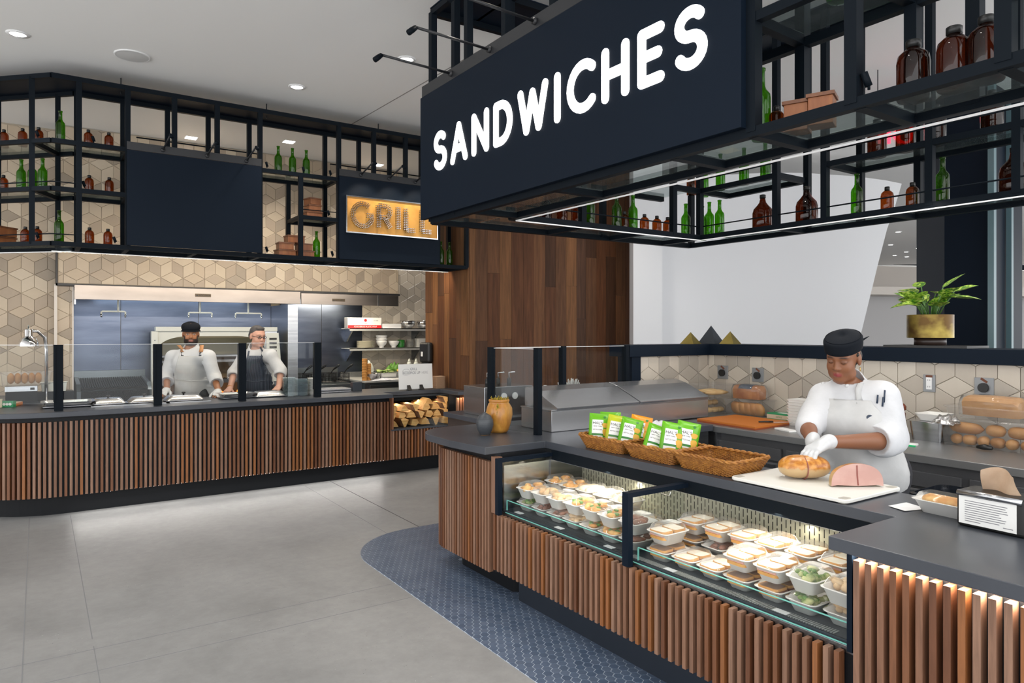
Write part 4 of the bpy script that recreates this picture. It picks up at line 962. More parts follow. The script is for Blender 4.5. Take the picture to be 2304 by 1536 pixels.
row(['bake', 'chicken', 'chicken', 'roast', 'roast', 'roast', 'dark'], yl, 2.438, ZD+LV, FT+S2)
row(['bake', 'chicken', 'wrap', 'wrap', 'wrap', 'bake', 'bake'], yl, 2.650, (.5575), BR_+S2)
row(['bake', 'bake', 'wrap', 'wrap', 'wrap', 0, 0], yl, 2.650, (.5575)+LV, BTp+S2)
# ---------------------------------------------------------------- firewood in the bay of the grill counter
mat_noise('log_face', (.58, .29, .08), (.74, .46, .18), 9, (1, 6, 6), .75); mat_noise('bark', (.10, .055, .03), (.20, .11, .06), 14, rough=.9)
rr = random.Random(3); rows = [(.52, 6, .115), (.61, 7, .11), (.69, 6, .105), (.755, 2, .11)]
for j, (z, n, w) in enumerate(rows):
    for i in range(n):
        x = 3.30+(.66/(n-1 if n > 2 else 3))*(i if n > 2 else i+2) if n > 1 else 3.9
        kind = (i+j) % 3; s = w*rr.uniform(.85, 1.05)*.52
        if kind == 0: pg = [(-s, -s*.55), (s, -s*.55), (s*.55, s*.35), (0, s*.8), (-s*.6, s*.4)]
        elif kind == 1: pg = [(-s*.75, s*.7), (-s*.1, -s*.75), (s*.25, -s*.7), (s*.85, s*.55), (.1*s, s*.85)]
        else: pg = [(-s*.9, -s*.5), (s*.3, -s*.75), (s*.95, -s*.1), (s*.6, s*.6), (-s*.4, s*.75)]
        pg = [(a*rr.uniform(.9, 1.08), c*rr.uniform(.9, 1.08)) for a, c in pg]
        cz = z-min(c for a, c in pg)*0+ s*.72
        t = thing('firewood_log', ('split firewood log showing a pale wedge face', 'split firewood log showing a narrow wedge face', 'split firewood log with a blunt rounded face')[kind]+', '+('bottom row', 'second row', 'third row', 'top row')[j]+', '+ORD[i]+' log', 'firewood', (x, 7.36, cz), 0, 'split logs in the wood bay')
        m_ = len(pg); y0_, y1_ = -.13+rr.uniform(-.02, .02), .2
        mb = MB(); vs = [(a, y0_, c) for a, c in pg]+[(a*1.02, y1_, c) for a, c in pg]
        mb.add(vs, [tuple(range(m_))], 0); mb.add(vs, [tuple(range(m_, 2*m_))[::-1]], 0)
        mb.add(vs, [((i_+1) % m_, i_, m_+i_, m_+(i_+1) % m_) for i_ in range(m_)], 0)
        for q in range(2, 2+m_): mb.mi[q] = 1 if (q-2) in (0,) else 0
        mb.build('log', ['log_face', 'bark'], t, local=True)
area((3.62, 7.44, .795), (3.62, 7.3, .5), 1.6, .6, .03, (1, .86, .66))
# ---------------------------------------------------------------- things on the sandwich counter
CT = .9105
# vases
t = thing('gray_vase', 'small round dark grey ribbed vase in front of the wooden vase', 'vase', (2.467, 3.966, CT))
mat_noise('gray_clay', (.040, .045, .052), (.060, .066, .075), 3, (1, 1, 60), .42, 0, .25, .003)
MB().lathe([(.028, 0), (.034, .004), (.050, .035), (.058, .07), (.055, .10), (.040, .128), (.018, .142), (.007, .147), (.006, .152), (.004, .150)], n=32).build('body', 'gray_clay', t, True, True)
MB().lathe([(.030, 0), (.030, .004)], n=24).build('foot', 'crust', t, True, True)
t = thing('wooden_vase', 'honey coloured carved root-wood vase with moss in its mouth', 'vase', (2.615, 4.02, CT))
mat_noise('root_wood', (.38, .15, .02), (.62, .30, .055), 7, (2.5, 2.5, .8), .38, 0, .2, .006, lo=.4, hi=.62, coat=.3)
mb = MB(); rings = []
for k, (r, z) in enumerate([(.055, 0), (.072, .02), (.086, .07), (.092, .12), (.086, .165), (.073, .195), (.066, .203), (.070, .210), (.072, .219), (.068, .225), (.058, .225), (.056, .20)]):
    rings.append([(r*math.cos(a)*(1+.07*math.sin(3*a+z*14)*(z < .19)), r*math.sin(a)*(1+.07*math.sin(3*a+z*14)*(z < .19)), z) for a in [2*PI*i/28 for i in range(28)]])
mb.loft(rings).build('body', 'root_wood', t, True, True)
mat_noise('moss', (.16, .12, .01), (.45, .33, .03), 60, rough=.9)
mb = MB(); rr = random.Random(5)
for k in range(70):
    a, r = rr.random()*6.28, .056*math.sqrt(rr.random()); p = Vector((r*math.cos(a), r*math.sin(a), .206))
    mb.tube([p, p+Vector((rr.uniform(-.018, .018), rr.uniform(-.018, .018), .026*rr.random()+.012))], .0022, 4)
mb.lathe([(.001, .212), (.057, .206)], n=16, cap=False)
tag(mb.build('moss', 'moss', t, local=True), kind='stuff')
mb = MB()
for k in range(40):
    p = Vector((-.055, -.064, .205-k*.0022)); mb.tube([p, p+Vector((rr.uniform(-.012, .012), rr.uniform(-.012, .002), -.012))], .0022, 4)
tag(mb.build('moss', 'moss', t, local=True), kind='stuff')
# prep rail with two lids
pr = thing('prep_rail', 'stainless countertop prep rail with two sloping lids', 'prep station', (3.7, 3.97, CT))
MB().box(2.90, 4.49, 3.80, 4.165, CT, 1.052).build('body', 'steel_rail', pr, bevel=.004)
MB().box(2.895, 4.495, 3.795, 4.168, 1.052, 1.062).build('rim', 'steel_rail', pr, bevel=.002)
for x0, x1 in ((2.93, 3.70), (3.715, 4.47)):
    mb = MB(); P_ = [(3.785, 1.058), (3.775, 1.075), (3.795, 1.085), (4.02, 1.175), (4.13, 1.20), (4.16, 1.19), (4.16, 1.064)]
    n = len(P_); mb.add([(x0, y, z) for y, z in P_]+[(x1, y, z) for y, z in P_], [tuple(range(n))[::-1], tuple(range(n, 2*n))]+[(i, (i+1) % n, n+(i+1) % n, n+i) for i in range(n)])
    mb.build('lid', 'steel_rail', pr, bevel=.002)
for x in (2.92, 4.475): MB().tube([(x, 4.06, 1.065), (x, 4.02, 1.10), (x, 4.0, 1.14)], .008, 6).build('hinge', 'chrome', pr, True)
# towel
mat_noise('towel_cloth', (.62, .62, .66), (.78, .77, .78), 30, rough=.9)
def heap(name, label, cat, loc, sx, sy, h, mm, seed, amp=.35, nx=22, ny=14, rz=0):
    rr = np.random.RandomState(seed); gx = np.linspace(-1, 1, nx); gy = np.linspace(-1, 1, ny); vs = []
    ph = rr.rand(8)*6.28
    for y in gy:
        for x in gx:
            d = max(0, 1-(abs(x)**2.4+abs(y)**2.4)); z = h*(d**.6)*(1+amp*math.sin(5*x+3*y+ph[0])+amp*.6*math.sin(9*y-6*x+ph[1]))
            vs.append((x*sx/2*(1+.08*math.sin(7*y+ph[2])), y*sy/2*(1+.1*math.sin(6*x+ph[3])), max(.002, z)))
    fs = [(j*nx+i, j*nx+i+1, (j+1)*nx+i+1, (j+1)*nx+i) for j in range(ny-1) for i in range(nx-1)]
    o = MB().add(vs, fs).build(name, mm, None, True); o.location = loc; o.rotation_euler = (0, 0, rz)
    m_ = o.modifiers.new('thick', 'SOLIDIFY'); m_.thickness = .003
    return tag(o, label, cat)
heap('kitchen_towel', 'crumpled white kitchen towel in front of the prep rail', 'towel', (3.70, 3.62, CT), .24, .13, .035, 'towel_cloth', 3)
# ---- wicker baskets
mat_noise('wicker', (.24, .085, .013), (.43, .185, .032), 40, (1, 1, 1), .5, 0, .0)
mat('wicker_dark', (.15, .055, .012), .7)
BW, BD, BH = .295, .383, .074
def bring(t, n=88):
    """rounded rectangle at height fraction t"""
    s = .80+.20*t; o_ = rrect(BW*s, BD*s, .03, 8); P_ = []
    L = [0]
    for i in range(len(o_)): a = Vector(o_[i]); b_ = Vector(o_[(i+1) % len(o_)]); L.append(L[-1]+(b_-a).length)
    for k in range(n):
        d = L[-1]*k/n; i = max(j for j in range(len(o_)) if L[j] <= d+1e-9); f_ = (d-L[i])/max(1e-9, L[i+1]-L[i])
        P_.append(Vector(o_[i]).lerp(Vector(o_[(i+1) % len(o_)]), f_))
    return P_
NST = 88
def weave_me():
    mb = MB()
    for r in range(13):
        t_ = (r+.5)/13; P_ = bring(t_, NST)
        pts = []
        for k, p in enumerate(P_):
            n_ = (P_[(k+1) % NST]-P_[k-1]).normalized(); q = p+Vector((n_.y, -n_.x))*(.0028*(1 if (k+r) % 2 else -1)); pts.append((q.x, q.y, BH*t_))
        mb.tube(pts, .0030, 4, closed=True)
    lo, hi = bring(0, NST), bring(1, NST)
    for k in range(NST): mb.tube([(lo[k].x, lo[k].y, .001), (hi[k].x, hi[k].y, BH)], .0024, 4)
    return mb.mesh('weave', 'wicker', True)
WV = weave_me(); mb = MB(); P_ = bring(1, 120)
for ph in (0, PI):
    mb.tube([(p.x+.0045*math.cos(k*.9+ph), p.y+.0045*math.cos(k*.9+ph), BH+.003+.0045*math.sin(k*.9+ph)) for k, p in enumerate(P_)], .0058, 5, closed=True)
RM = mb.mesh('rim', 'wicker', True); mb = MB(); lo = bring(0, 40)
mb.add([(p.x, p.y, .003) for p in lo], [tuple(range(40))]); 
for k in range(20): mb.tube([(-BW*.39, -BD*.39+k*BD*.78/19, .005), (BW*.39, -BD*.39+k*BD*.78/19, .005)], .0035, 4)
BS = mb.mesh('base', 'wicker', True)
for y, lb in ((2.308, 'empty brown wicker basket beside the cutting board'), (2.675, 'brown wicker basket holding three green chip bags'), (3.055, 'brown wicker basket holding five chip bags, green, yellow and orange')):
    t = thing('wicker_basket', lb, 'basket', (2.815, y, CT))
    tag(place('weave', WV, t), kind='stuff'); place('rim', RM, t); place('base', BS, t)
# ---- chip bags
mat('bag_green', (.13, .42, .012), .28); mat('bag_yellow', (.48, .52, .02), .28); mat('bag_orange', (.75, .28, .01), .28)
mat('label_white', (.82, .82, .80), .4); mat('ink_black', (.012, .012, .012), .5); mat('band_green', (.03, .20, .03), .35); mat('chip_gold', (.72, .40, .05), .5); mat('bag_silver', (.5, .5, .52), .25, .8)
bw, bh = .112, .165
def bag_depth(x, z):
    u = 2*x/bw; v = 2*z/bh-1
    return .026*max(0, 1-abs(u)**2.2)**.55*max(0, 1-abs(v)**3)**.6+.0016*math.sin(60*x+35*z)*(1-v*v*.3)
def patch(x0, x1, z0, z1, off, nx=10, nz=10, wob=0):
    vs = []
    for j in range(nz+1):
        for i in range(nx+1):
            x = x0+(x1-x0)*i/nx; z = z0+(z1-z0)*j/nz
            if wob: a = 2*PI*i/nx; x = (x0+x1)/2+(x1-x0)/2*j/nz*math.cos(a)*(1+.18*math.sin(3*a)); z = (z0+z1)/2+(z1-z0)/2*j/nz*math.sin(a)*(1+.14*math.cos(2*a))
            vs.append((x, -bag_depth(x, z)-off, z))
    return MB().add(vs, [(j*(nx+1)+i, j*(nx+1)+i+1, (j+1)*(nx+1)+i+1, (j+1)*(nx+1)+i) for j in range(nz) for i in range(nx)])
def wrap_text(body, size, cx, z, mm, sq=1.):
    me = text_mesh(body, size, mm, 0, 'CENTER', 'lettering', sq)
    for v in me.vertices: x, y = v.co.x+cx, v.co.y+z; v.co = (x, -bag_depth(x, y)-.0022, y)
    return me
mb = MB(); N_ = 16
for s_ in (-1, 1):
    vs = [(-bw/2+bw*i/N_, s_*bag_depth(-bw/2+bw*i/N_, bh*j/N_), bh*j/N_) for j in range(N_+1) for i in range(N_+1)]
    fs = [(j*(N_+1)+i, j*(N_+1)+i+1, (j+1)*(N_+1)+i+1, (j+1)*(N_+1)+i) for j in range(N_) for i in range(N_)]
    mb.add(vs, fs if s_ < 0 else [f[::-1] for f in fs])
BAGS = {k: mb.mesh('bag', 'bag_'+k, True) for k in ('green', 'yellow', 'orange')}
LBL = patch(-.040, .018, .055, .128, .0012).mesh('label', 'label_white', True)
BND = patch(-.040, .018, .046, .055, .0014, 10, 3).mesh('flavour_band', 'band_green', True)
LB2 = patch(-.040, .018, .026, .044, .0012, 8, 3).mesh('label', 'label_white', True)
CH1 = patch(.016, .048, .04, .085, .0018, 14, 4, 1).mesh('printed_chip', 'chip_gold', True); CH2 = patch(-.03, .035, .004, .04, .0018, 14, 4, 1).mesh('printed_chip', 'chip_gold', True)
CH3 = patch(.012, .046, .085, .115, .0017, 14, 4, 1).mesh('printed_chip', 'chip_gold', True); RND = patch(.018, .032, .136, .150, .0018, 12, 3, 1).mesh('emblem', 'band_green', True)
TX = [wrap_text("HAL'S", .0215, -.011, .103, 'ink_black'), wrap_text('NEW YORK', .0085, -.011, .090, 'ink_black'), wrap_text('KETTLE CHIPS', .0095, -.011, .072, 'ink_black', .82)]
def chipbag(kind, x, y, z, rz, lean, roll, label):
    t = thing('chip_bag', label, 'chip bag', (x, y, z), 0, 'chip bags in the wicker baskets'); t.rotation_euler = (lean, roll, rz); t.scale = (1.12, 1.1, 1.12)
    place('bag', BAGS[kind], t)
    for nm, me in (('label', LBL), ('flavour_band', BND), ('label', LB2), ('printed_chip', CH1), ('printed_chip', CH2), ('printed_chip', CH3), ('emblem', RND)): place(nm, me, t)
    for me in TX: place('lettering', me, t)
D = math.radians
zb = CT+.016
chipbag('green', 2.765, 3.165, zb, D(-38), D(-16), D(4), 'green chip bag standing at the outer end of the fuller basket')
chipbag('green', 2.855, 3.165, zb+.003, D(-40), D(-14), D(2), 'green chip bag tucked behind the outermost green one')
chipbag('yellow', 2.79, 3.055, zb, D(-42), D(-18), D(10), 'yellow-green chip bag in the middle of the fuller basket')
chipbag('green', 2.79, 2.95, zb, D(-40), D(-22), D(14), 'green chip bag leaning beside the yellow-green one')
chipbag('orange', 2.885, 2.965, zb, D(-38), D(-14), D(12), 'orange chip bag behind the green ones')
chipbag('green', 2.775, 2.735, zb, D(-40), D(-34), D(20), 'green chip bag slumped low in the second basket')
chipbag('green', 2.80, 2.63, zb+.004, D(-40), D(-18), D(10), 'green chip bag upright in the middle of the second basket')
chipbag('green', 2.875, 2.60, zb+.004, D(-40), D(-12), D(12), 'green chip bag at the back of the second basket')
# ---- cutting board with turkey breasts
cbrd = thing('cutting_board', 'large white plastic cutting board under the turkey breasts', 'cutting board', (2.87, 1.84, CT))
mat('white_plastic', (.76, .75, .70), .4); mat('gray_rubber', (.42, .40, .35), .7)
mb = MB(); o_ = rrect(.43, .57, .03, 6); mb.prism(o_, .004, .018); mb.build('board', 'white_plastic', cbrd, local=True, bevel=.003)
for sx_ in (-1, 1):
    for sy_ in (-1, 1): MB().prism([(x+sx_*.18, y+sy_*.255) for x, y in rrect(.05, .035, .01, 3)], .0, .0186).build('grip_pad', 'gray_rubber', cbrd, local=True)
mat_noise('turkey_skin', (.36, .115, .012), (.60, .26, .045), 14, rough=.28, lo=.35, hi=.65, bmp=.15, bd=.004, coat=.25)
m_, nt, b = _new('turkey_glazed'); mp, oi = coords(nt, (1, 1, 1), False); sx = nd(nt, 'ShaderNodeSeparateXYZ'); nt.links.new(mp.outputs[0], sx.inputs[0])
n_ = noise(nt, mp, 42, 4); n2_ = noise(nt, mp, 55, 5); rs = ramp(nt, [(.35, (.36, .115, .012)), (.65, (.62, .28, .05))]); nt.links.new(n2_.outputs[0], rs.inputs[0])
ad = nd(nt, 'ShaderNodeMath', operation='MULTIPLY_ADD'); ad.inputs[1].default_value = .030; nt.links.new(n_.outputs[0], ad.inputs[0]); nt.links.new(sx.outputs[2], ad.inputs[2])
st_ = ramp(nt, [(.058, (0, 0, 0)), (.066, (1, 1, 1))]); nt.links.new(ad.outputs[0], st_.inputs[0]); mx = mixc(nt, st_.outputs[0], (.50, .34, .17), rs.outputs[0]); nt.links.new(mx.outputs[2], b.inputs['Base Color']); b.inputs['Roughness'].default_value = .3; b.inputs['Coat Weight'].default_value = .2; bump(nt, b, n2_.outputs[0], .2, .004)
mat_noise('turkey_pale', (.62, .47, .27), (.74, .61, .42), 10, rough=.42); mat_noise('turkey_cut', (.52, .30, .255), (.58, .36, .31), 12, rough=.5, lo=.4, hi=.6); mat('turkey_seam', (.26, .075, .06), .5)
TB = CT+.0185
def turkey(cut):
    mb = MB(); n = 30; rings = []
    for i in range(21):
        s_ = -1+2*i/20; w = math.sqrt(max(.0, 1-abs(s_)**2.6))*.060+.002; h = math.sqrt(max(0, 1-abs(s_)**2.8)); r = []
        seam = 1-.16*math.exp(-((s_+.06)/.035)**2)
        for j in range(n):
            a = 2*PI*j/n; x = math.cos(a); z = math.sin(a)
            zz = .048*h*z*(1.06 if z > 0 else .92); r.append((s_*.098, w*x*1.05*seam, zz*seam+.046))
        rings.append(r)
    mb.loft(rings)
    for k, f in enumerate(mb.f):
        c = sum((Vector(mb.v[i]) for i in f), Vector())/len(f)
        mb.mi[k] = 0 if c.z > .048+.006*math.sin(c.x*60) else 1
    return mb
t = thing('turkey_breast', 'whole glazed turkey breast under the gloved hand', 'meat', (2.895, 1.90, TB), D(-36)); t.scale = (1.19, 1.1, 1.12)
turkey(0).build('meat', ['turkey_glazed', 'turkey_glazed'], t, 'auto', True)
mb = MB(); mb.tube([(-.006, .065*math.cos(a), .046+.0475*math.sin(a)) for a in [2*PI*i/24 for i in range(24)]], .0022, 5, closed=True); mb.build('seam', 'turkey_seam', t, local=True)
# halved one: flat face towards the shopper
t = thing('halved_turkey_breast', 'halved turkey breast showing its pink cut face', 'meat', (2.925, 1.665, TB), D(-33)); t.scale = (1.45, 1.15, 1.28)
mb = MB(); prof = []
for a in range(0, 33):
    th_ = PI*a/32; prof.append((-.078*math.cos(th_), .076*math.sin(th_)**.72))
prof = [(.060, .004), (.0, 0), (-.060, .004)]+prof
n = len(prof); rings = []
for k in range(9):
    s_ = k/8; q = math.sqrt(max(.001, 1-(s_*.96)**2)); rings.append([(x*q, .095*s_, .003+z*q) for x, z in prof])
mb.loft(rings, cap=False)
for k, f in enumerate(mb.f):
    c = sum((Vector(mb.v[i]) for i in f), Vector())/len(f); mb.mi[k] = 0 if c.z > .034+.010*c.x/.07 else 1
mb.build('meat', ['turkey_glazed', 'turkey_glazed'], t, 'auto', True)
MB().add([(x, -.0005, .003+z) for x, z in prof], [tuple(range(n))]).build('cut_face', 'turkey_cut', t, local=True)
MB().tube([(.002, -.0012, .006), (-.001, -.0012, .04), (-.002, -.0012, .073)], .0022, 4).build('seam', 'turkey_seam', t, local=True)
# ---- sandwich to go, slip of paper, napkin dispenser
mat_clear('film', (.97, .97, .97), .8, .08, 1.4, .05)
t = thing('takeaway_box', 'long lidded pulp box with a toasted sub beside the napkin dispenser', 'food box', (2.83, 1.265, CT), D(-93))
place('tray', tray_me, t, (0, 0, 0), (0, 0, 0), (1.45, .95, .95)); place('lid', lid_me, t, (0, 0, 0), (0, 0, 0), (1.45, .95, .95))
MB().tube([(-.08, 0, .045), (-.06, 0, .048), (.06, 0, .048), (.08, 0, .045)], [.02, .032, .032, .02], 12, flat=.7).build('sub_roll', 'roast_orange', t, True, True)
MB().box(-.075, .075, -.036, .036, .036, .042).build('lettuce', 'leaf_green', t, local=True)
mat('paper_white', (.82, .82, .82), .6)
o = MB().add([(2.775, 1.455, CT+.002), (2.745, 1.375, CT+.003), (2.86, 1.345, CT+.001), (2.875, 1.435, CT+.006)], [(0, 1, 2, 3)]).build('paper_slip', 'paper_white'); tag(o, 'white paper slip lying beside the takeaway box', 'paper')
t = thing('napkin_dispenser', 'black napkin dispenser with a printed sign and a brown napkin', 'napkin dispenser', (2.765, 1.075, CT), 0)
def dbox(x0, x1, y0, y1, z0, z1, nm, mm, bv=.008): return MB().box(x0, x1, y0, y1, z0, z1).build(nm, mm, t, local=True, bevel=bv, seg=3)
t.rotation_euler = (0, 0, D(-2))
dbox(-.055, .075, -.112, .105, 0, .128, 'housing', 'black_cap', .012)
MB().add([(-.0565, y, z) for y, z in ((.095, .012), (-.085, .012), (-.085, .108), (.095, .108))]+[(-.053, y, z) for y, z in ((.095, .012), (-.085, .012), (-.085, .108), (.095, .108))], [(0, 1, 2, 3), (7, 6, 5, 4), (0, 4, 5, 1), (1, 5, 6, 2), (2, 6, 7, 3), (3, 7, 4, 0)]).build('sign_card', 'label_white', t, local=True)
MB().tube([(-.052, .10, .117), (-.057, .0, .121), (-.052, -.10, .117)], .011, 8).build('steel_lip', 'steel', t, True, True)
mat('ink_gray', (.22, .22, .24), .6)
mb = MB()
for k in range(10): L_ = R.uniform(.8, 1)*.135 if k < 9 else .05; mb.box(-.0572, -.0564, .075-L_, .075, .092-k*.0078, .0945-k*.0078)
mb.box(-.0572, -.0564, -.075, -.045, .022, .0245).build('printed_lines', 'ink_gray', t, local=True)
mat_noise('kraft_napkin', (.52, .36, .24), (.60, .43, .30), 20, rough=.9)
vs = []
for j in range(9):
    for i in range(13):
        a, c = -1+2*i/12, j/8; vs.append((.0+.022*math.sin(3*a+2*c)+.02*(1-c), a*(.062-.012*c)-.01, .125+c*.078+.012*math.sin(2.2*a+1)*c))
o = MB().add(vs, [(j*13+i, j*13+i+1, (j+1)*13+i+1, (j+1)*13+i) for j in range(8) for i in range(12)]).build('napkin', 'kraft_napkin', t, True, True)
# ---------------------------------------------------------------- back counter
BZ = .9005
def clearbox(name, label, loc, s, rz=0, tint='film', rim=True):
    t = thing(name, label, 'container', loc, rz); w, d, h = s
    MB().loft([ring(w-.04, d-.04, .02, 0), ring(w-.012, d-.012, .025, h)], cap=False).add(ring(w-.04, d-.04, .02, .001), [tuple(range(20))]).build('tub', tint, t, True, True)
    if rim: MB().loft([ring(w-.012, d-.012, .025, h-.002), ring(w+.01, d+.01, .03, h), ring(w+.01, d+.01, .03, h+.008), ring(w-.02, d-.02, .025, h+.01)], cap=False).build('rim', tint, t, True, True)
    return t
mat_noise('crumb', (.52, .32, .12), (.62, .43, .20), 16, rough=.7); mat_noise('bun', (.30, .125, .03), (.46, .23, .07), 9, rough=.5); mat_noise('loaf_dark', (.28, .10, .03), (.42, .18, .055), 12, rough=.6)
def roll(loc, L, r, rz, mm, name, label, lean=0., flat=.75, grp='bread rolls in the clear tubs'):
    n = 9; t_ = [-1+2*i/(n-1) for i in range(n)]
    o = MB().tube([(a*L/2, 0, 0) for a in t_], [max(.004, r*math.sqrt(max(0.02, 1-abs(a)**3))) for a in t_], 12, flat=flat).build(name, mm, None, True)
    o.location = loc; o.rotation_euler = (lean, 0, rz); return tag(o, label, 'bread', grp)
lo_ = clearbox('bread_tub', 'clear tub of round rolls under the bagged loaf', (4.83, 3.665, BZ), (.25, .35, .135), 0)
for k in range(5): roll((4.81, 3.775-.055*k, BZ+.066), .115, .055, D(75), 'bun', 'round_roll', ORD[k]+' round crusty roll in the tub under the bagged loaf', D(75), .55)
lo2 = clearbox('bread_tub', 'clear tub of cut rolls in the kitchen corner', (4.74, 4.00, BZ), (.36, .26, .135), 0)
rr = random.Random(2)
for k in range(8): roll((4.62+.07*(k % 4), 3.965+.06*(k//4), BZ+.035+.055*(k//4)), .08, .03, D(20*rr.random()), 'crumb', 'cut_roll', 'cut pale roll in the corner tub, '+('lower', 'upper')[k//4]+' layer, '+ORD[k % 4]+' from the prep rail')
up = clearbox('bread_tub', 'upper clear tub of pale baguettes in the corner', (4.745, 3.99, BZ+.147), (.40, .28, .10), 0)
for k in range(5): roll((4.72+.01*k, 3.905+.042*k, BZ+.185+.006*(k % 2)), .24, .024, D(-12+3*k), 'crumb', 'baguette', ORD[k]+' pale half baguette in the upper corner tub from the loaf')
# bagged loaf
mat('bag_navy', (.016, .03, .055), .4)
t = thing('bagged_loaf', 'bagged brioche loaf with a navy label', 'bread', (4.83, 3.665, BZ+.148), D(-84))
mb = MB(); pr_ = [(-.055, 0), (.055, 0), (.060, .05), (.066, .08), (.045, .105), (0, .112), (-.045, .105), (-.066, .08), (-.060, .05)]
mb.loft([[(L_, a*s_, c*s_) for a, c in pr_] for L_, s_ in ((-.12, .85), (-.11, 1), (-.04, 1.03), (.04, 1.03), (.11, 1), (.12, .85))]).build('loaf', 'loaf_dark', t, 'auto', True)
mb = MB(); mb.loft([[(L_, a*1.06, c*1.04+.001) for a, c in pr_[3:8]] for L_ in (-.06, .06)], cap=False, closed=False).build('wrapper_label', 'bag_navy', t, True, True)
mb = MB(); mb.loft([[(L_, a*s_*1.09, c*s_*1.07-.001) for a, c in pr_] for L_, s_ in ((-.14, .6), (-.12, 1), (0, 1.05), (.12, 1), (.15, .5), (.17, .2))]).build('film', 'film', t, True, True)
# orange board with knife, glove box
t = thing('orange_cutting_board', 'orange cutting board on the back counter corner', 'cutting board', (4.44, 3.41, BZ), D(0)); mat('orange_plastic', (.52, .155, .018), .45); mat('board_edge', (.28, .06, .015), .5)
MB().prism([(-.25, -.28), (.25, -.24), (.25, .28), (-.21, .28)], .012, .024).build('surface', 'orange_plastic', t, local=True)
MB().prism([(-.25, -.28), (.25, -.24), (.25, .28), (-.21, .28)], .0, .0118).build('core', 'board_edge', t, local=True)
t = thing('knife', 'knife with a black handle on the orange board', 'knife', (4.44, 3.22, BZ+.0245), D(-35))
MB().tube([(-.055, 0, .009), (0, 0, .010), (.05, 0, .009)], [.008, .0095, .009], 8, flat=.7).build('handle', 'black_cap', t, True, True)
MB().prism([(.05, -.010), (.19, -.004), (.20, .004), (.05, .008)], .006, .0075).build('blade', 'steel', t, local=True)
t = thing('glove_box', 'green and white cardboard glove box behind the orange board', 'box', (4.86, 3.345, BZ), D(-90)); mat('box_green', (.02, .26, .10), .5); mat('box_tan', (.62, .47, .33), .6)
MB().box(-.13, .13, -.06, .06, 0, .055).build('carton', 'box_green', t, local=True, bevel=.002); MB().box(-.131, .131, -.0605, -.0602, .012, .044).build('tan_panel', 'box_tan', t, local=True)
o = place('lettering', text_mesh('NITRILE', .016, 'band_green', .0002, 'CENTER'), t, (-.02, -.0612, .022)); o.rotation_euler = (PI/2, 0, 0); MB().box(-.06, .06, -.025, .025, .0552, .0558).build('slot', 'label_white', t, local=True)
# stack of white boxes and a slicer
for k in range(9):
    o = MB().loft([ring(.15, .15, .02, 0), ring(.17, .17, .02, .02)]).build('paper_tray', 'pulp_white'); o.location = (4.72, 3.11, BZ+.0215*k); tag(o, 'white pulp tray beside the slicer, '+ORD[k]+' from the stack bottom', 'tray', 'stacked pulp trays by the slicer')
t = thing('tabletop_slicer', 'black and steel tabletop press beside the tray stack', 'appliance', (4.62, 2.93, BZ), D(10))
MB().box(-.09, .09, -.07, .07, .085, .165).build('motor_box', 'steel_dark', t, local=True, bevel=.006); MB().box(-.094, -.09, -.03, .03, .10, .145).build('control_panel', 'black_cap', t, local=True)
for a in (-.06, .06):
    for c in (-.05, .05): MB().tube([(a, c, 0), (a, c, .086)], .009, 6).build('leg', 'chrome', t, True, True)
MB().tube([(-.08, -.07, .185), (0, -.075, .195), (.08, -.07, .19)], .03, 10).build('grip', 'black_cap', t, True, True); MB().tube([(-.15, .0, .235), (.08, -.02, .225)], .013, 8).build('lever', 'black_cap', t, True, True)
MB().box(-.02, .02, -.02, .02, .165, .23).build('neck', 'black_cap', t, local=True)
# clipboards / wrapped bundles
mat('tape_green', (.02, .50, .18), .4)
for loc, lb, rz in (((4.36, 3.00, BZ), 'flat white bundle edged in green tape by the slicer', D(70)), ((4.42, 2.235, BZ), 'flat white bundle edged in green tape by the squeeze bottle', D(-80))):
    t = thing('wrapped_bundle', lb, 'package', loc, rz); MB().box(-.085, .085, -.035, .035, 0, .012).build('pack', 'label_white', t, local=True, bevel=.002); MB().box(-.09, .09, -.042, -.036, 0, .008).build('tape', 'tape_green', t, local=True)
# bottles, pepper mill
mat('oil_green', (.17, .20, .02), .3); mat('bottle_white', (.74, .76, .70), .4); mat('orange_cap', (.80, .36, .01), .4); mat('mill_red', (.14, .030, .014), .25); mat('mill_tan', (.60, .36, .14), .4)
t = thing('squeeze_bottle', 'squeeze bottle of green oil with a green tape band', 'bottle', (4.50, 2.30, BZ)); MB().lathe([(.028, 0), (.030, .004), (.030, .075)], n=16).build('oil_part', 'oil_green', t, True, True); MB().lathe([(.0303, .062), (.0303, .083)], n=16).build('tape_band', 'tape_green', t, True, True)
MB().lathe([(.030, .075), (.030, .108), (.022, .118)], n=16).build('upper_part', 'bottle_white', t, True, True); MB().lathe([(.023, .116), (.022, .130), (.008, .134), (.004, .155)], n=12).build('nozzle', 'bottle_white', t, True, True)
t = thing('spray_can', 'white can with a tall orange cap', 'bottle', (4.60, 2.41, BZ)); MB().lathe([(.03, 0), (.032, .003), (.032, .125), (.028, .13)], n=16).build('can', 'bottle_white', t, True, True); MB().lathe([(.031, .128), (.031, .17), (.016, .18), (.014, .215), (.006, .22)], n=16).build('cap', 'orange_cap', t, True, True)
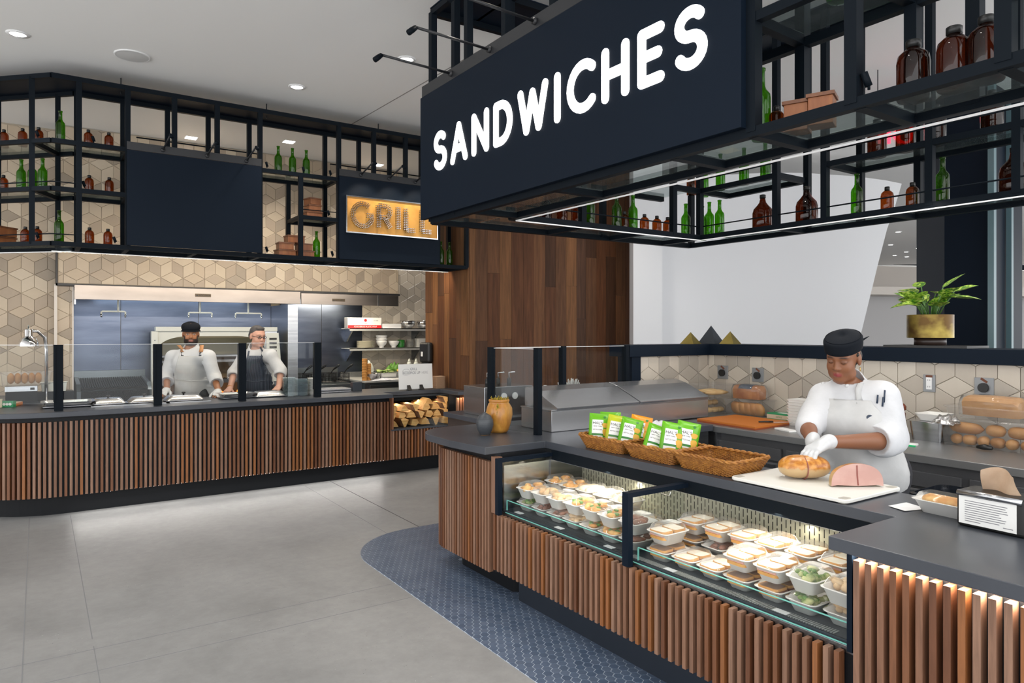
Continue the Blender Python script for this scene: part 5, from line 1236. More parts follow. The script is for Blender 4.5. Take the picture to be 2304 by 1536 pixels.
for x, y, mm, lb, s_ in ((4.72, 2.39, 'mill_red', 'dark red wooden pepper mill', 1.), (4.66, 2.41, 'mill_tan', 'pale wooden salt mill', .78)):
    t = thing('pepper_mill', lb+' on the back counter', 'mill', (x, y, BZ)); t.scale = (s_,)*3
    MB().lathe([(.029, 0), (.030, .01), (.024, .05), (.02, .09), (.027, .13), (.028, .16), (.020, .172)], n=18).build('body', mm, t, True, True); MB().lathe([(.020, .174), (.031, .185), (.032, .205), (.02, .222), (.004, .226)], n=18).build('crown', mm, t, True, True); MB().lathe([(.004, .225), (.008, .232), (.006, .24), (.001, .243)], n=10).build('knob', 'chrome', t, True, True)
# steel pan with foil tray
t = thing('hotel_pan', 'deep steel pan with a white dish and crinkled foil on top', 'pan', (4.80, 2.22, BZ), D(0)); MB().loft([ring(.22, .18, .02, 0), ring(.25, .21, .03, .12), ring(.27, .23, .03, .123)], cap=True).build('pan', 'steel', t, 'auto', True)
MB().loft([ring(.14, .12, .02, .125), ring(.2, .17, .03, .17), ring(.19, .16, .03, .17), ring(.13, .11, .02, .128)]).build('dish', 'pulp_white', t, 'auto', True)
mat_noise('foil', (.6, .6, .61), (.75, .75, .76), 40, rough=.2, metal=1., bmp=.8, bd=.02)
heap('foil_sheet', 'crinkled sheet of foil and film by the steel pan', 'foil', (4.70, 2.10, BZ+.128), .2, .15, .03, 'foil', 9, .6)
# right hand tub of buns with a loaf on top
tb = clearbox('bread_tub', 'big clear tub full of brown buns by the wall', (4.76, 1.86, BZ), (.26, .52, .16), 0)
rr = random.Random(8)
for k in range(6): roll((4.72, 2.05-.075*k, BZ+.036), .085, .034, D(90*rr.random()), 'bun', 'brown_bun', ORD[k]+' small brown bun along the bottom of the big clear tub', 0, .95)
for k, (y, L_) in enumerate(((2.00, .2), (1.84, .11), (1.72, .12))): roll((4.73, y, BZ+.105), L_, .04, D(85), 'bun', 'brown_bun', ('long brown roll', 'middle round brown bun', 'end round brown bun')[k]+' on top in the big clear tub', 0, .9)
tc_ = clearbox('bread_tub', 'shallow clear tub under the wrapped tan loaf', (4.76, 1.84, BZ+.172), (.27, .50, .065), 0)
t = thing('wrapped_loaf', 'film-wrapped tan loaf on the clear tub', 'bread', (4.76, 1.86, BZ+.19), D(88)); mat_noise('loaf_tan', (.38, .185, .06), (.48, .26, .10), 14, rough=.7)
mb = MB(); mb.loft([[(L_, a*s_*1.2, c*s_*1.08) for a, c in pr_] for L_, s_ in ((-.15, .8), (-.13, 1), (0, 1.02), (.13, 1), (.15, .9))]).build('loaf', 'loaf_tan', t, 'auto', True)
mb = MB(); mb.loft([[(L_, a*s_*1.25, c*s_*1.12-.001) for a, c in pr_] for L_, s_ in ((-.17, .7), (-.15, 1), (0, 1.03), (.16, 1), (.18, .6))]).build('film', 'film', t, True, True)
t = thing('steel_insert', 'small steel pan at the wall beyond the bun tub', 'pan', (4.60, 1.50, BZ)); MB().loft([ring(.12, .12, .02, 0), ring(.15, .15, .03, .10), ring(.17, .17, .03, .103), ring(.14, .14, .03, .1), ring(.11, .11, .02, .01)]).build('pan', 'steel', t, 'auto', True)
o = tag(MB().tube([(0, -.04, .02), (0, 0, .024), (0, .04, .02)], [.012, .022, .012], 10, flat=.8).build('dark_scoop', 'black_cap', None, True), 'small dark oval scoop in front of the bun tub', 'scoop'); o.location = (4.58, 1.84, BZ)
# wall plates
def plate(y, z, kind):
    t = thing('wall_switch' if kind else 'wall_outlet', ('grey plate with a round black dial on the tiled wall, ' + kind) if kind else 'grey plate with white sockets on the tiled wall', 'switch' if kind else 'outlet', (4.969, y, z), 0)
    mat_gp = 'plate_gray'
    if mat_gp not in MT: mat(mat_gp, (.26, .27, .28), .4, .4); mat('tape_brown', (.14, .045, .02), .6)
    w = .055 if kind else .038
    MB().box(-.008, .002, -w, w, -.058, .058).build('plate', mat_gp, t, local=True, bevel=.002)
    if kind:
        MB().tube([(-.008, 0, -.005), (-.026, 0, -.005)], .030, 18).build('dial', 'black_cap', t, 'auto', True)
    else:
        MB().box(-.011, -.008, -.018, .018, -.04, .04).build('sockets', 'white_trim', t, local=True)
        for z_ in (-.022, .022):
            for y_ in (-.006, .006): MB().box(-.0116, -.011, y_-.0012, y_+.0012, z_-.005, z_+.005).build('slot', 'ink_black', t, local=True)
    s0 = MB().box(-.0085, -.0080, -.022, .022, .03, .045); s0.xf(Matrix.Rotation(.6, 4, 'X') if kind else Matrix.Identity(4)); s0.build('tape_scrap', 'tape_brown', t, local=True).location = (0, .02 if kind else 0, .01)
plate(4.043, 1.242, 'nearest the corner'); plate(3.682, 1.237, 'above the bagged loaf'); plate(2.327, 1.25, ''); plate(1.998, 1.248, 'above the wrapped loaf')
# pyramids and plant on the ledge
mat_noise('brass', (.26, .20, .05), (.36, .28, .08), 6, rough=.4, metal=.85); mat('pyr_navy', (.025, .032, .042), .35)
for u, h, w, mm, lb in ((1554, .105, .135, 'brass', 'brass pyramid ornament on the end ledge'), (1600, .165, .175, 'pyr_navy', 'tall dark navy pyramid between two brass ones'), (1643, .112, .14, 'brass', 'brass pyramid ornament on the long ledge')):
    x, y, z = atx(u, 773, 5.10); o = MB().add([(-w/2, -w/2, 0), (w/2, -w/2, 0), (w/2, w/2, 0), (-w/2, w/2, 0), (0, 0, h)], [(3, 2, 1, 0), (0, 1, 4), (1, 2, 4), (2, 3, 4), (3, 0, 4)]).build('pyramid_ornament', mm)
    if u == 1554: x, y = aty(u, 773, 4.30)[:2]
    o.location = (x, y, 1.488); o.rotation_euler = (0, 0, D(10)); tag(o, lb, 'ornament')
t = thing('potted_plant', 'variegated leafy plant in a brass pot on a dark foot', 'plant', (5.12, 2.395, 1.488))
MB().box(-.16, .16, -.30, .24, 0, .016).build('tray', 'black_cap', t, local=True); mat('foot_dark', (.03, .018, .014), .4); MB().lathe([(.098, .016), (.098, .066)], n=28).build('foot', 'foot_dark', t, True, True)
mat_noise('pot_brass', (.10, .055, .015), (.34, .26, .06), 4, (1, 1, 1.2), .38, .75, lo=.4, hi=.6)
MB().lathe([(.135, .066), (.143, .068), (.143, .225), (.138, .226), (.138, .20), (.001, .20)], n=36, cap=False).build('pot', 'pot_brass', t, 'auto', True)
m_, nt, b = _new('plant_leaf'); mp, oi = coords(nt, (1, 1, 1)); n_ = noise(nt, mp, 45, 3); rp = ramp(nt, [(.42, (.04, .17, .015)), (.52, (.30, .48, .04)), (.62, (.55, .68, .16))]); nt.links.new(n_.outputs[0], rp.inputs[0]); nt.links.new(rp.outputs[0], b.inputs['Base Color']); b.inputs['Roughness'].default_value = .4
mat('plant_stem', (.07, .17, .03), .5)
def leafmesh(L, W):
    vs = []; n = 8
    for i in range(n+1):
        s_ = i/n; w = W*math.sin(PI*min(1, s_**.75))**.9*(1-.25*s_)+.0008; z = -.22*L*s_*s_
        vs += [(s_*L, -w, z+.12*w), (s_*L, 0, z-.22*w), (s_*L, w, z+.12*w)]
    return MB().add(vs, [(i*3+k, (i+1)*3+k, (i+1)*3+k+1, i*3+k+1) for i in range(n) for k in (0, 1)]).mesh('leaf', 'plant_leaf', True)
LF = [leafmesh(.14, .056), leafmesh(.17, .058), leafmesh(.115, .046)]
rr = random.Random(12)
for k in range(30):
    a = rr.random()*2*PI; r0 = .06*rr.random(); lean = rr.uniform(.15, .85); h = rr.uniform(.08, .24)*(1.15-lean*.5)
    p0 = Vector((r0*math.cos(a), r0*math.sin(a), .20)); p2 = p0+Vector((math.cos(a)*h*lean, math.sin(a)*h*lean, h)); p1 = p0.lerp(p2, .5)+Vector((0, 0, .015))
    MB().tube([p0, p1, p2], .0035, 5).build('stem', 'plant_stem', t, True, True)
    o = place('leaf', LF[k % 3], t, p2); o.rotation_euler = (rr.uniform(-.4, .4), -rr.uniform(.1, 1.0)+.15, a+rr.uniform(-.5, .5))
# waste bin behind the counter
t = thing('waste_bin', 'bin lined with a black bag behind the cutting board', 'bin', (3.93, 1.60, 0)); mat_noise('bin_bag', (.008, .010, .014), (.02, .024, .032), 14, rough=.25, bmp=.6, bd=.01)
MB().loft([ring(.28, .40, .04, 0), ring(.35, .52, .05, .68), ring(.37, .54, .05, .76), ring(.34, .51, .05, .765), ring(.31, .48, .05, .45)]).build('bag_liner', 'bin_bag', t, 'auto', True)
heap('crumpled_napkin', 'crumpled pale napkin on the bin rim', 'napkin', (3.80, 1.56, .745), .1, .07, .03, 'paper_white', 5, .5)
# condiment stand beyond the nose guard
t = thing('condiment_station', 'steel condiment station with pump wells beyond the guard', 'station', (3.35, 4.95, 0))
MB().box(2.95, 4.4, 4.75, 5.35, 0, .86).build('base', 'steel_dark', t); MB().box(2.92, 4.43, 4.72, 5.38, .86, .90).build('top', 'slate_top', t, bevel=.004); MB().box(3.02, 3.50, 4.86, 5.2, .90, 1.14).build('pump_well', 'steel', t, bevel=.004)
for k in range(3):
    x = 3.12+.11*k; MB().tube([(x, 4.98, 1.14), (x, 4.98, 1.20)], .018, 8).build('pump_cap', 'black_cap', t, True); MB().tube([(x, 4.98, 1.20), (x, 4.98, 1.25), (x+.02, 4.92, 1.255)], .006, 6).build('pump_spout', 'chrome', t, True)
    MB().tube([(x-.02, 4.858, 1.06), (x-.02, 4.855, 1.06)], .028, 16).build('round_label', 'label_white', t)
mat('hot_red', (.55, .03, .01), .3)
for k, (x, mm) in enumerate(((3.66, 'band_green'), (3.74, 'hot_red'))):
    tt = thing('sauce_bottle', ('green labelled sauce bottle with a red cap', 'red hot sauce bottle')[k]+' on the condiment station', 'bottle', (x, 5.0, .90)); MB().lathe([(.028, 0), (.03, .005), (.03, .11), (.015, .15), (.012, .19)], n=14).build('body', mm, tt, True, True); MB().lathe([(.014, .19), (.014, .22)], n=10).build('cap', 'hot_red' if not k else 'label_white', tt, True, True)
tt = thing('straw_holder', 'cup full of wrapped straws on the condiment station', 'straws', (4.03, 5.02, .90)); MB().lathe([(.06, 0), (.07, .14)], n=18).build('cup', 'steel', tt, True, True)
mb = MB(); rr = random.Random(4)
for k in range(60): a, r = rr.random()*6.28, .05*rr.random(); p = Vector((r*math.cos(a), r*math.sin(a), .05)); mb.tube([p, p+Vector((math.cos(a)*.07*rr.random(), math.sin(a)*.07*rr.random(), .17+.05*rr.random()))], .005, 5)
tag(mb.build('straws', 'label_white', tt, local=True), kind='stuff')
# ---------------------------------------------------------------- grill kitchen
hd = thing('exhaust_hood', 'long stainless exhaust hood under the tiled soffit', 'hood', (2.2, 9.5, 1.95))
MB().box(.335, 2.845, 9.135, 9.16, 1.955, 2.115).box(.335, 2.845, 9.16, 9.95, 2.05, 2.06).build('front_panel', 'steel_hood', hd, bevel=.002)
MB().box(2.855, 4.24, 9.135, 9.16, 1.955, 2.10).build('front_panel', 'steel_hood', hd, bevel=.002)
MB().box(2.855, 4.24, 9.16, 9.7, 2.05, 2.06).build('canopy_top', 'steel_dark', hd)
MB().box(3.925, 3.94, 9.128, 9.16, 1.955, 2.10).build('seam_strip', 'steel_dark', hd)
MB().box(.335, .35, 9.16, 9.98, 1.90, 2.05).build('side_panel', 'steel', hd)
mat('cool_strip', (.9, .95, .95), .5, emit=(.80, .95, 1.), es=1.4)
MB().box(.55, 2.4, 9.75, 9.80, 2.02, 2.048).build('strip_lamp', 'cool_strip', hd)
area((1.5, 9.72, 2.015), (1.5, 9.75, 1.0), 4.5, 1.8, .06, (.80, .92, 1.))
area((3.5, 9.5, 2.03), (3.6, 9.7, 1.0), 13, .9, .06, (1, .88, .66))
mat('plate_brown', (.13, .09, .05), .5); mat('plate_text', (.03, .03, .03), .5)
for x, z in ((1.66, 2.035), (3.36, 2.02)):
    p_ = MB().box(x-.09, x+.09, 9.130, 9.135, z-.018, z+.018).build('name_plate', 'plate_brown', hd, bevel=.002)
    me = text_mesh('ACCUREX', .028, 'plate_text', .0003, 'CENTER'); o = place('lettering', me, p_, Vector((x+.015, 9.1295, z-.010))-org(p_)); o.rotation_euler = (PI/2, 0, 0)
    MB().add([(x-.08, 9.1295, z-.010), (x-.055, 9.1295, z-.010), (x-.067, 9.1295, z+.010)], [(0, 1, 2)]).build('emblem', 'pyr_navy', p_)
for k, (x, a, c) in enumerate(((.79, .617, .865), (1.69, 1.56, 1.83), (2.275, 2.117, 2.441))):
    t = thing('fire_nozzle', 'white piped spray nozzle pair above the '+('charbroiler', 'bearded cook', 'cook with glasses')[k], 'nozzle', (x, 9.5, 1.95), 0, 'spray nozzles under the hood')
    MB().tube([(x, 9.5, 2.05), (x, 9.5, 1.832)], .012, 8).build('drop_pipe', 'bottle_white', t, True)
    MB().tube([(a, 9.5, 1.80), (a, 9.5, 1.828), (a+.012, 9.5, 1.834), (c-.012, 9.5, 1.834), (c, 9.5, 1.828), (c, 9.5, 1.80)], .010, 8).build('cross_pipe', 'bottle_white', t, True)
    for q in (a, c): MB().tube([(q, 9.5, 1.80), (q, 9.5, 1.765)], [.013, .008], 8).build('nozzle_tip', 'chrome', t, True)
# charbroiler with bars
mat('cast_iron', (.009, .010, .012), .5, 0, .3); mat('steel_mid', (.24, .27, .29), .32, 1.)
t = thing('charbroiler', 'open charbroiler with a black bar grate beside the tiled pier', 'grill', (.78, 9.45, 0))
MB().box(.36, 1.12, 9.22, 9.95, .10, .80).build('body', 'steel_mid', t, bevel=.004); MB().box(.40, 1.09, 9.20, 9.24, .62, .92).build('front_trough', 'cast_iron', t)
for x0 in (.36, 1.07): MB().prism([(9.2, .80), (9.9, .80), (9.9, 1.05), (9.3, 1.0), (9.2, .92)], x0, x0+.04).xf(Matrix(((0, 0, 1, 0), (1, 0, 0, 0), (0, 1, 0, 0), (0, 0, 0, 1)))).build('side_guard', 'steel_mid', t)
for k in range(30): x = .405+k*.0228; MB().bar((x, 9.23, .955), (x, 9.88, 1.03), .011, .018).build('grate_bar', 'cast_iron', t)
MB().bar((.40, 9.225, .945), (1.07, 9.225, .945), .02, .025).build('grate_rail', 'cast_iron', t)
MB().box(.36, 1.12, 9.9, 9.98, .8, 1.12).build('back_splash', 'steel_mid', t)
# big wood-fired broiler with arched opening
t = thing('broiler_oven', 'large stainless broiler with an arched hood and burning wood', 'oven', (1.9, 9.6, 0))
mat('oven_dark', (.03, .028, .022), .6); mat('oven_wall', (.16, .13, .07), .5)
MB().box(1.14, 2.60, 9.30, 9.40, 0, .72).build('fire_box', 'cast_iron', t)
for x0, x1 in ((1.125, 1.195), (2.45, 2.60)): MB().box(x0, x1, 9.34, 9.42, .72, 1.60).build('side_post', 'bottle_white' if x0 < 2 else 'steel', t, bevel=.003)
for k in range(5): MB().tube([(1.16, 9.338, .85+.16*k), (1.16, 9.333, .85+.16*k)], .008, 8).build('rivet', 'steel_dark', t)
arch = [(1.195, 1.60), (1.195, 1.40)]+[(1.195+.34*(1-math.cos(a)), 1.38+.16*math.sin(a)) for a in [PI/2*i/8 for i in range(9)]]+[(2.15, 1.54)]+[(2.11+.34*math.sin(a), 1.38+.16*math.cos(a)) for a in [PI/2*i/8 for i in range(9)]]+[(2.45, 1.60)]
n = len(arch); fr_ = [(x, 9.36, z) for x, z in arch]; bk_ = [(x, 9.39, z) for x, z in arch]
MB().add(fr_+bk_, [tuple(range(n)), tuple(range(n, 2*n))[::-1]]+[(i, n+i, n+(i+1) % n, (i+1) % n) for i in range(n)]).build('arch_panel', 'bottle_white', t)
MB().box(1.17, 2.60, 9.32, 9.45, 1.60, 1.655).build('top_beam', 'bottle_white', t, bevel=.004)
MB().box(1.19, 2.5, 9.90, 9.94, .70, 1.60).build('rear_wall', 'oven_wall', t); MB().box(1.19, 2.5, 9.42, 9.92, 1.28, 1.30).box(1.19, 2.5, 9.35, 9.37, 1.215, 1.245).build('rack', 'steel', t)
MB().box(1.19, 2.5, 9.4, 9.92, .70, .74).build('hearth', 'cast_iron', t)
for k in range(26): MB().bar((1.22+k*.049, 9.33, .98), (1.22+k*.049, 9.85, .98), .012, .016).build('grate_bar', 'cast_iron', t)
MB().box(1.20, 2.46, 9.31, 9.33, .955, 1.0).build('grate_rail', 'steel_dark', t)
m_, nt, b = _new('flame'); b.inputs['Base Color'].default_value = (1, .3, .03, 1); b.inputs['Emission Color'].default_value = (1, .30, .04, 1); b.inputs['Emission Strength'].default_value = 5
mat('ember', (.30, .03, .01), .8, emit=(1, .16, .02), es=1.6)
rr = random.Random(6)
fl_ = MB()
for k in range(10):
    x = 1.66+.07*k+rr.uniform(-.02, .02); h = rr.uniform(.03, .08); fl_.lathe([(.010, 0), (.022, h*.3), (.012, h*.7), (.002, h)], (x, 9.55+rr.uniform(-.08, .08), .80), 7, sx=1, sy=.6)
tag(fl_.build('flames', 'flame', t, True), kind='stuff')
for k in range(9): x = 1.28+.13*k; MB().tube([(x-.07, 9.5+.06*(k % 2), .77), (x+.08, 9.6-.05*(k % 2), .80)], .035, 7).build('burning_log', 'ember' if k % 2 else 'bark', t, True)
p_ = MB().add([(2.46, 9.30, .95), (2.66, 9.30, .95), (2.62, 9.34, 1.58), (2.46, 9.34, 1.58)], [(0, 1, 2, 3)]).build('vent_panel', 'bottle_white', t)
for k in range(5): MB().box(2.50, 2.59, 9.318, 9.335, 1.27+.055*k, 1.295+.055*k).build('vent_slot', 'plate_text', t)
# fryers with baskets
t = thing('deep_fryer', 'double deep fryer behind the glass between steel panels', 'fryer', (3.2, 9.5, 0))
MB().box(2.84, 3.62, 9.25, 9.95, .1, .88).build('body', 'steel_mid', t, bevel=.004); MB().box(2.84, 3.62, 9.88, 9.97, .88, 1.08).build('splash', 'steel_mid', t)
mat('basket_wire', (.03, .03, .032), .4, .6)
for k, x in enumerate((2.88, 3.07, 3.26, 3.45)):
    tt = thing('fry_basket', 'black wire fry basket with upright handle, '+ORD[k]+' from the partition', 'basket', (x+.07, 9.5, .90), 0, 'fry baskets in the fryer')
    for z in (0, .06, .12): MB().tube([(-.075, -.15, z), (.075, -.15, z), (.075, .15, z), (-.075, .15, z)], .004, 5, closed=True).build('hoop', 'basket_wire', tt, local=True)
    mb = MB()
    for q in range(9): mb.tube([(-.075+.019*q, -.15, 0), (-.075+.019*q, -.15, .12)], .0022, 4); mb.tube([(-.075+.019*q, .15, 0), (-.075+.019*q, .15, .12)], .0022, 4)
    for q in range(14): mb.tube([(-.075, -.15+.023*q, .12), (-.072, -.15+.023*q, 0), (.072, -.15+.023*q, 0), (.075, -.15+.023*q, .12)], .0022, 4)
    tag(mb.build('mesh', 'basket_wire', tt, local=True), kind='stuff')
    MB().tube([(0, -.14, .12), (.03, -.19, .19), (.07, -.23, .24), (.09, -.245, .245), (.085, -.235, .225), (.03, -.175, .175)], .007, 6).build('handle', 'black_cap', tt, True, True)
# wall shelves right
for z, lb in ((1.645, 'upper stainless wall shelf with bowls and wrap box'), (1.355, 'lower stainless wall shelf with plates and bowls')):
    t = thing('wall_shelf', lb, 'shelf', (4.4, 9.83, z)); MB().box(3.72, 5.25, 9.66, 10.0, z-.012, z).box(3.72, 5.25, 9.66, 9.668, z-.038, z).build('board', 'steel_satin', t)
    for x in (3.78, 4.86): MB().add([(x, 9.70, z-.012), (x, 10.0, z-.012), (x, 10.0, z-.20), (x, 9.96, z-.20)]+[(x+.02, y_, z_) for y_, z_ in ((9.70, z-.012), (10.0, z-.012), (10.0, z-.20), (9.96, z-.20))], [(0, 1, 2, 3), (7, 6, 5, 4), (0, 4, 5, 1), (1, 5, 6, 2), (2, 6, 7, 3), (3, 7, 4, 0)]).build('bracket', 'steel_dark', t)
US, LS = 1.6455, 1.3555
t = thing('plastic_wrap_box', 'white and red carton printed FOOD SERVICE PLASTIC WRAP', 'box', (3.98, 9.78, US)); mat('carton_red', (.62, .015, .02), .5)
MB().box(-.27, .25, -.07, .07, 0, .155).build('carton', 'label_white', t, local=True, bevel=.002); MB().box(-.27, .25, -.0708, -.0702, .0, .045).build('red_band', 'carton_red', t, local=True); MB().box(-.272, -.2702, -.068, .068, .004, .15).build('end_panel', 'ink_gray', t, local=True)
for body, sz, x, z, mm in (('FOOD SERVICE PLASTIC WRAP', .030, .0, .012, 'label_white'), ('MBF 18 A-B', .024, -.17, .105, 'ink_gray'), ('18 X 2000', .020, .16, .105, 'ink_gray'), ('Choice', .022, 0, .062, 'carton_red')):
    o = place('lettering', text_mesh(body, sz, mm, .0002, 'CENTER', squash=.85), t, (x, -.0715, z)); o.rotation_euler = (PI/2, 0, 0)
MB().tube([(0, -.0705, .115), (0, -.0712, .115)], .022, 12).build('emblem', 'carton_red', t, local=True)
for k in range(2):
    o = tag(MB().box(-.15, .15, -.07, .07, 0, .033).build('flat_box', 'paper_white'), ('lower', 'upper')[k]+' flat white carton beside the wrap box', 'box'); o.location = (4.40, 9.78, US+.0335*k)
for k, (x, mm) in enumerate(((4.70, 'chrome'), (4.97, 'chrome'))):
    o = tag(MB().lathe([(.05, 0), (.085, .02), (.115, .07), (.12, .115), (.125, .116), (.112, .07), (.08, .025), (.001, .01)], n=24, cap=False).build('mixing_bowl', mm, None, True), ('steel mixing bowl nearest the flat cartons', 'steel mixing bowl at the shelf end')[k], 'bowl'); o.location = (x, 9.80, US)
mat('stoneware', (.72, .68, .56), .35); mat('stoneware_edge', (.30, .26, .18), .4)
for k in range(8):
    o = tag(MB().lathe([(.08, 0), (.13, .010), (.135, .013), (.128, .014), (.08, .006), (.001, .005)], n=26, cap=False).build('dinner_plate', 'stoneware', None, True), 'cream dinner plate, '+ORD[k]+' from the bottom of the shelf stack', 'plate', 'stacked cream plates'); o.location = (4.02, 9.80, LS+.0125*k)
for x, n_, lb in ((4.27, 3, 'white footed bowl in the tall stack'), (4.47, 1, 'single white footed bowl')):
    for k in range(n_):
        o = tag(MB().lathe([(.034, 0), (.036, .022), (.06, .04), (.083, .08), (.085, .10), (.080, .10), (.06, .05), (.001, .035)], n=22, cap=False).build('footed_bowl', 'white_trim', None, True), lb+(', '+('bottom', 'middle', 'top')[k] if n_ > 1 else ' beside the green tub'), 'bowl', 'white footed bowls'); o.location = (x, 9.80, LS+.042*k)
o = tag(MB().lathe([(.05, 0), (.055, .01), (.055, .11), (.045, .115)], n=16).build('green_tub', 'band_green', None, True), 'dark green round tub on the lower shelf', 'tub'); o.location = (4.60, 9.82, LS)
for k in range(5):
    o = tag(MB().lathe([(.05, 0), (.062, .05), (.064, .052), (.058, .05), (.046, .004)], n=16, cap=False).build('deli_lid_cup', 'lid_clear', None, True), 'clear deli cup, '+ORD[k]+' from the bottom of the short stack', 'cup', 'nested clear deli cups'); o.location = (4.74, 9.80, LS+.018*k)
for k in range(9):
    o = MB().loft([ring(.13, .13, .02, 0), ring(.15, .15, .02, .014)]).build('paper_tray', 'pulp_white'); o.location = (4.91, 9.80, LS+.0150*k); tag(o, 'white pulp tray on the lower shelf, '+ORD[k]+' from the stack bottom', 'tray', 'stacked pulp trays on the lower shelf')
t = clearbox('lidded_tub', 'clear lidded tub with pale food at the shelf end', (5.12, 9.80, LS), (.2, .2, .13)); place('food', FILL[1], t, (0, 0, .02), (0, 0, 0), (1.4, 1.8, 1.2))
# prep table with pans, bowl, squeeze bottles
t = thing('prep_table', 'stainless prep table below the wall shelves', 'table', (4.25, 9.3, 0)); MB().box(3.66, 5.3, 8.95, 9.985, .90, .925).build('top', 'steel_satin', t, bevel=.003); MB().box(3.68, 5.28, 9.0, 9.98, .12, .90).build('cabinet', 'steel_mid', t); MB().box(3.75, 4.3, 8.985, 9.0, .72, .86).build('drawer', 'steel_dark', t, bevel=.003); MB().box(3.68, 5.3, 9.93, 9.985, .925, 1.0).build('splash', 'steel', t)
PZ = .9255
for k, (x, y, lb) in enumerate(((4.10, 9.3, 'shallow steel pan of vegetables'), (4.45, 9.3, 'shallow steel pan beside the vegetables'), (4.75, 9.35, 'shallow steel pan under the leaning board'))):
    tt = thing('steel_pan', lb, 'pan', (x, y, PZ)); MB().loft([ring(.24, .28, .02, 0), ring(.27, .31, .03, .09), ring(.30, .34, .03, .092), ring(.26, .30, .03, .09), ring(.23, .27, .02, .03)]).build('pan', 'steel', tt, 'auto', True); place('food', FILL[(3, 0, 1)[k]], tt, (0, 0, .05), (0, 0, 0), (2.0, 3.2, 1.3))
o = tag(MB().lathe([(.05, 0), (.09, .03), (.13, .09), (.134, .092), (.12, .088), (.08, .035), (.001, .02)], n=24, cap=False).build('mixing_bowl', 'chrome', None, True), 'wide steel mixing bowl on the prep table edge', 'bowl'); o.location = (3.83, 9.12, PZ)
for k, (x, y, l_) in enumerate(((4.02, 9.55, .35), (4.63, 9.6, 0), (4.72, 9.55, 0))):
    tt = thing('squeeze_bottle', ('white squeeze bottle tipped beside the mixing bowl', 'thin white squeeze bottle by the greens', 'stout white squeeze bottle by the greens')[k], 'bottle', (x, y, PZ+.09)); tt.rotation_euler = (0, -l_, 0)
    MB().lathe([(.03, 0), (.034, .01), (.034, .10), (.025, .125)], n=14).build('body', 'bottle_white', tt, True, True); MB().lathe([(.025, .125), (.02, .14), (.005, .175)], n=10).build('nozzle', 'bottle_white', tt, True, True)
o = heap('leafy_greens', 'pile of dark leafy greens on the prep table', 'vegetables', (4.35, 9.55, PZ+.092), .25, .14, .07, 'leaf_green', 21, .6)
for k, (x, h, lb) in enumerate(((3.70, .30, 'taller stack of orange paper cups'), (3.77, .23, 'shorter stack of orange paper cups'))):
    t = thing('paper_cup_stack', lb, 'cups', (x, 9.06+.03*k, PZ)); mat('cup_orange', (.52, .24, .055), .55) if k == 0 else None
    n_ = 14 if k == 0 else 10
    for q in range(n_): MB().lathe([(.034, h*q/n_), (.0375, h*q/n_+h/n_*.95)], n=14).build('paper_cup', 'cup_orange', t, True, True)
heap('white_cloth', 'white cloth hanging off the prep table edge', 'cloth', (3.95, 8.99, PZ), .34, .10, .02, 'towel_cloth', 31, .4)
o = tag(MB().box(-.16, .16, -.1, .1, 0, .014).build('white_chopping_board', 'white_plastic', None), 'white chopping board on the prep table', 'cutting board'); o.location = (4.18, 9.07, PZ)
# things on the grill countertop
o = tag(MB().box(-.055, .055, -.04, .04, 0, .105).build('napkin_block', 'pyr_navy', None, bevel=.004), 'dark navy cube holder on the grill countertop', 'holder'); o.location = (3.05, 7.72, CT)
t = thing('pickup_sign', 'white card sign reading GRILL PICK UP HERE on two black feet', 'sign', (3.69, 7.46, CT)); t.rotation_euler = (D(-4), 0, D(-1))
MB().box(-.22, .215, -.004, .004, .012, .305).build('card', 'label_white', t, local=True)
for x in (-.10, .06): MB().add([(x+s_*.02, y_, z_) for s_ in (-1, 1) for y_, z_ in ((-.06, 0), (.03, 0), (.014, .06), (-.008, .06), (-.03, .03))], [(0, 1, 2, 3, 4), (9, 8, 7, 6, 5)]+[(i, (i+1) % 5+0, 5+(i+1) % 5, 5+i) for i in range(5)]).build('foot', 'black_cap', t, local=True)
for body, x, z, mm in (('GRILL', -.075, .232, 'ink_gray'), ('PICK UP', -.075, .188, 'ink_gray'), ('HERE', .073, .188, 'far_wall')):
    o = place('lettering', text_mesh(body, .042, mm, .0002, 'LEFT', squash=.86), t, (x, -.0046, z)); o.rotation_euler = (PI/2, 0, 0)
mb = MB()
for zc, ry_ in ((.225, 1), (.205, .6), (.19, .6)):
    mb.tube([(-.125+.042*math.cos(a), -.0048, zc+.022*ry_*math.sin(a)) for a in [2*PI*i/24 for i in range(24)]], .0012, 4, closed=True)
mb.tube([(-.167, -.0048, .225), (-.167, -.0048, .19)], .0012, 4); mb.tube([(-.083, -.0048, .225), (-.083, -.0048, .19)], .0012, 4); mb.build('burger_icon', 'ink_gray', t, local=True)
mat('kraft_plate', (.56, .38, .25), .7)
for k in range(13):
    o = tag(MB().loft([ring(.11, .11, .012, 0), ring(.13, .13, .012, .011)]).build('kraft_tray', 'kraft_plate'), 'brown kraft tray behind the pick up sign, '+ORD[k]+' from the bottom', 'tray', 'stacked kraft trays'); o.location = (4.02, 7.52, CT+.0113*k)
t = thing('towel_dispenser', 'black paper towel dispenser on the wood pier', 'dispenser', (4.128, 7.99, 1.2)); MB().box(-.075, 0, -.13, .13, .0, .26).build('cover', 'black_cap', t, local=True, bevel=.03, seg=4); MB().box(-.06, -.01, -.1, .1, -.035, .0).build('chute', 'black_cap', t, local=True, bevel=.01); MB().box(-.0765, -.075, .02, .07, .08, .14).build('sticker', 'label_white', t, local=True)
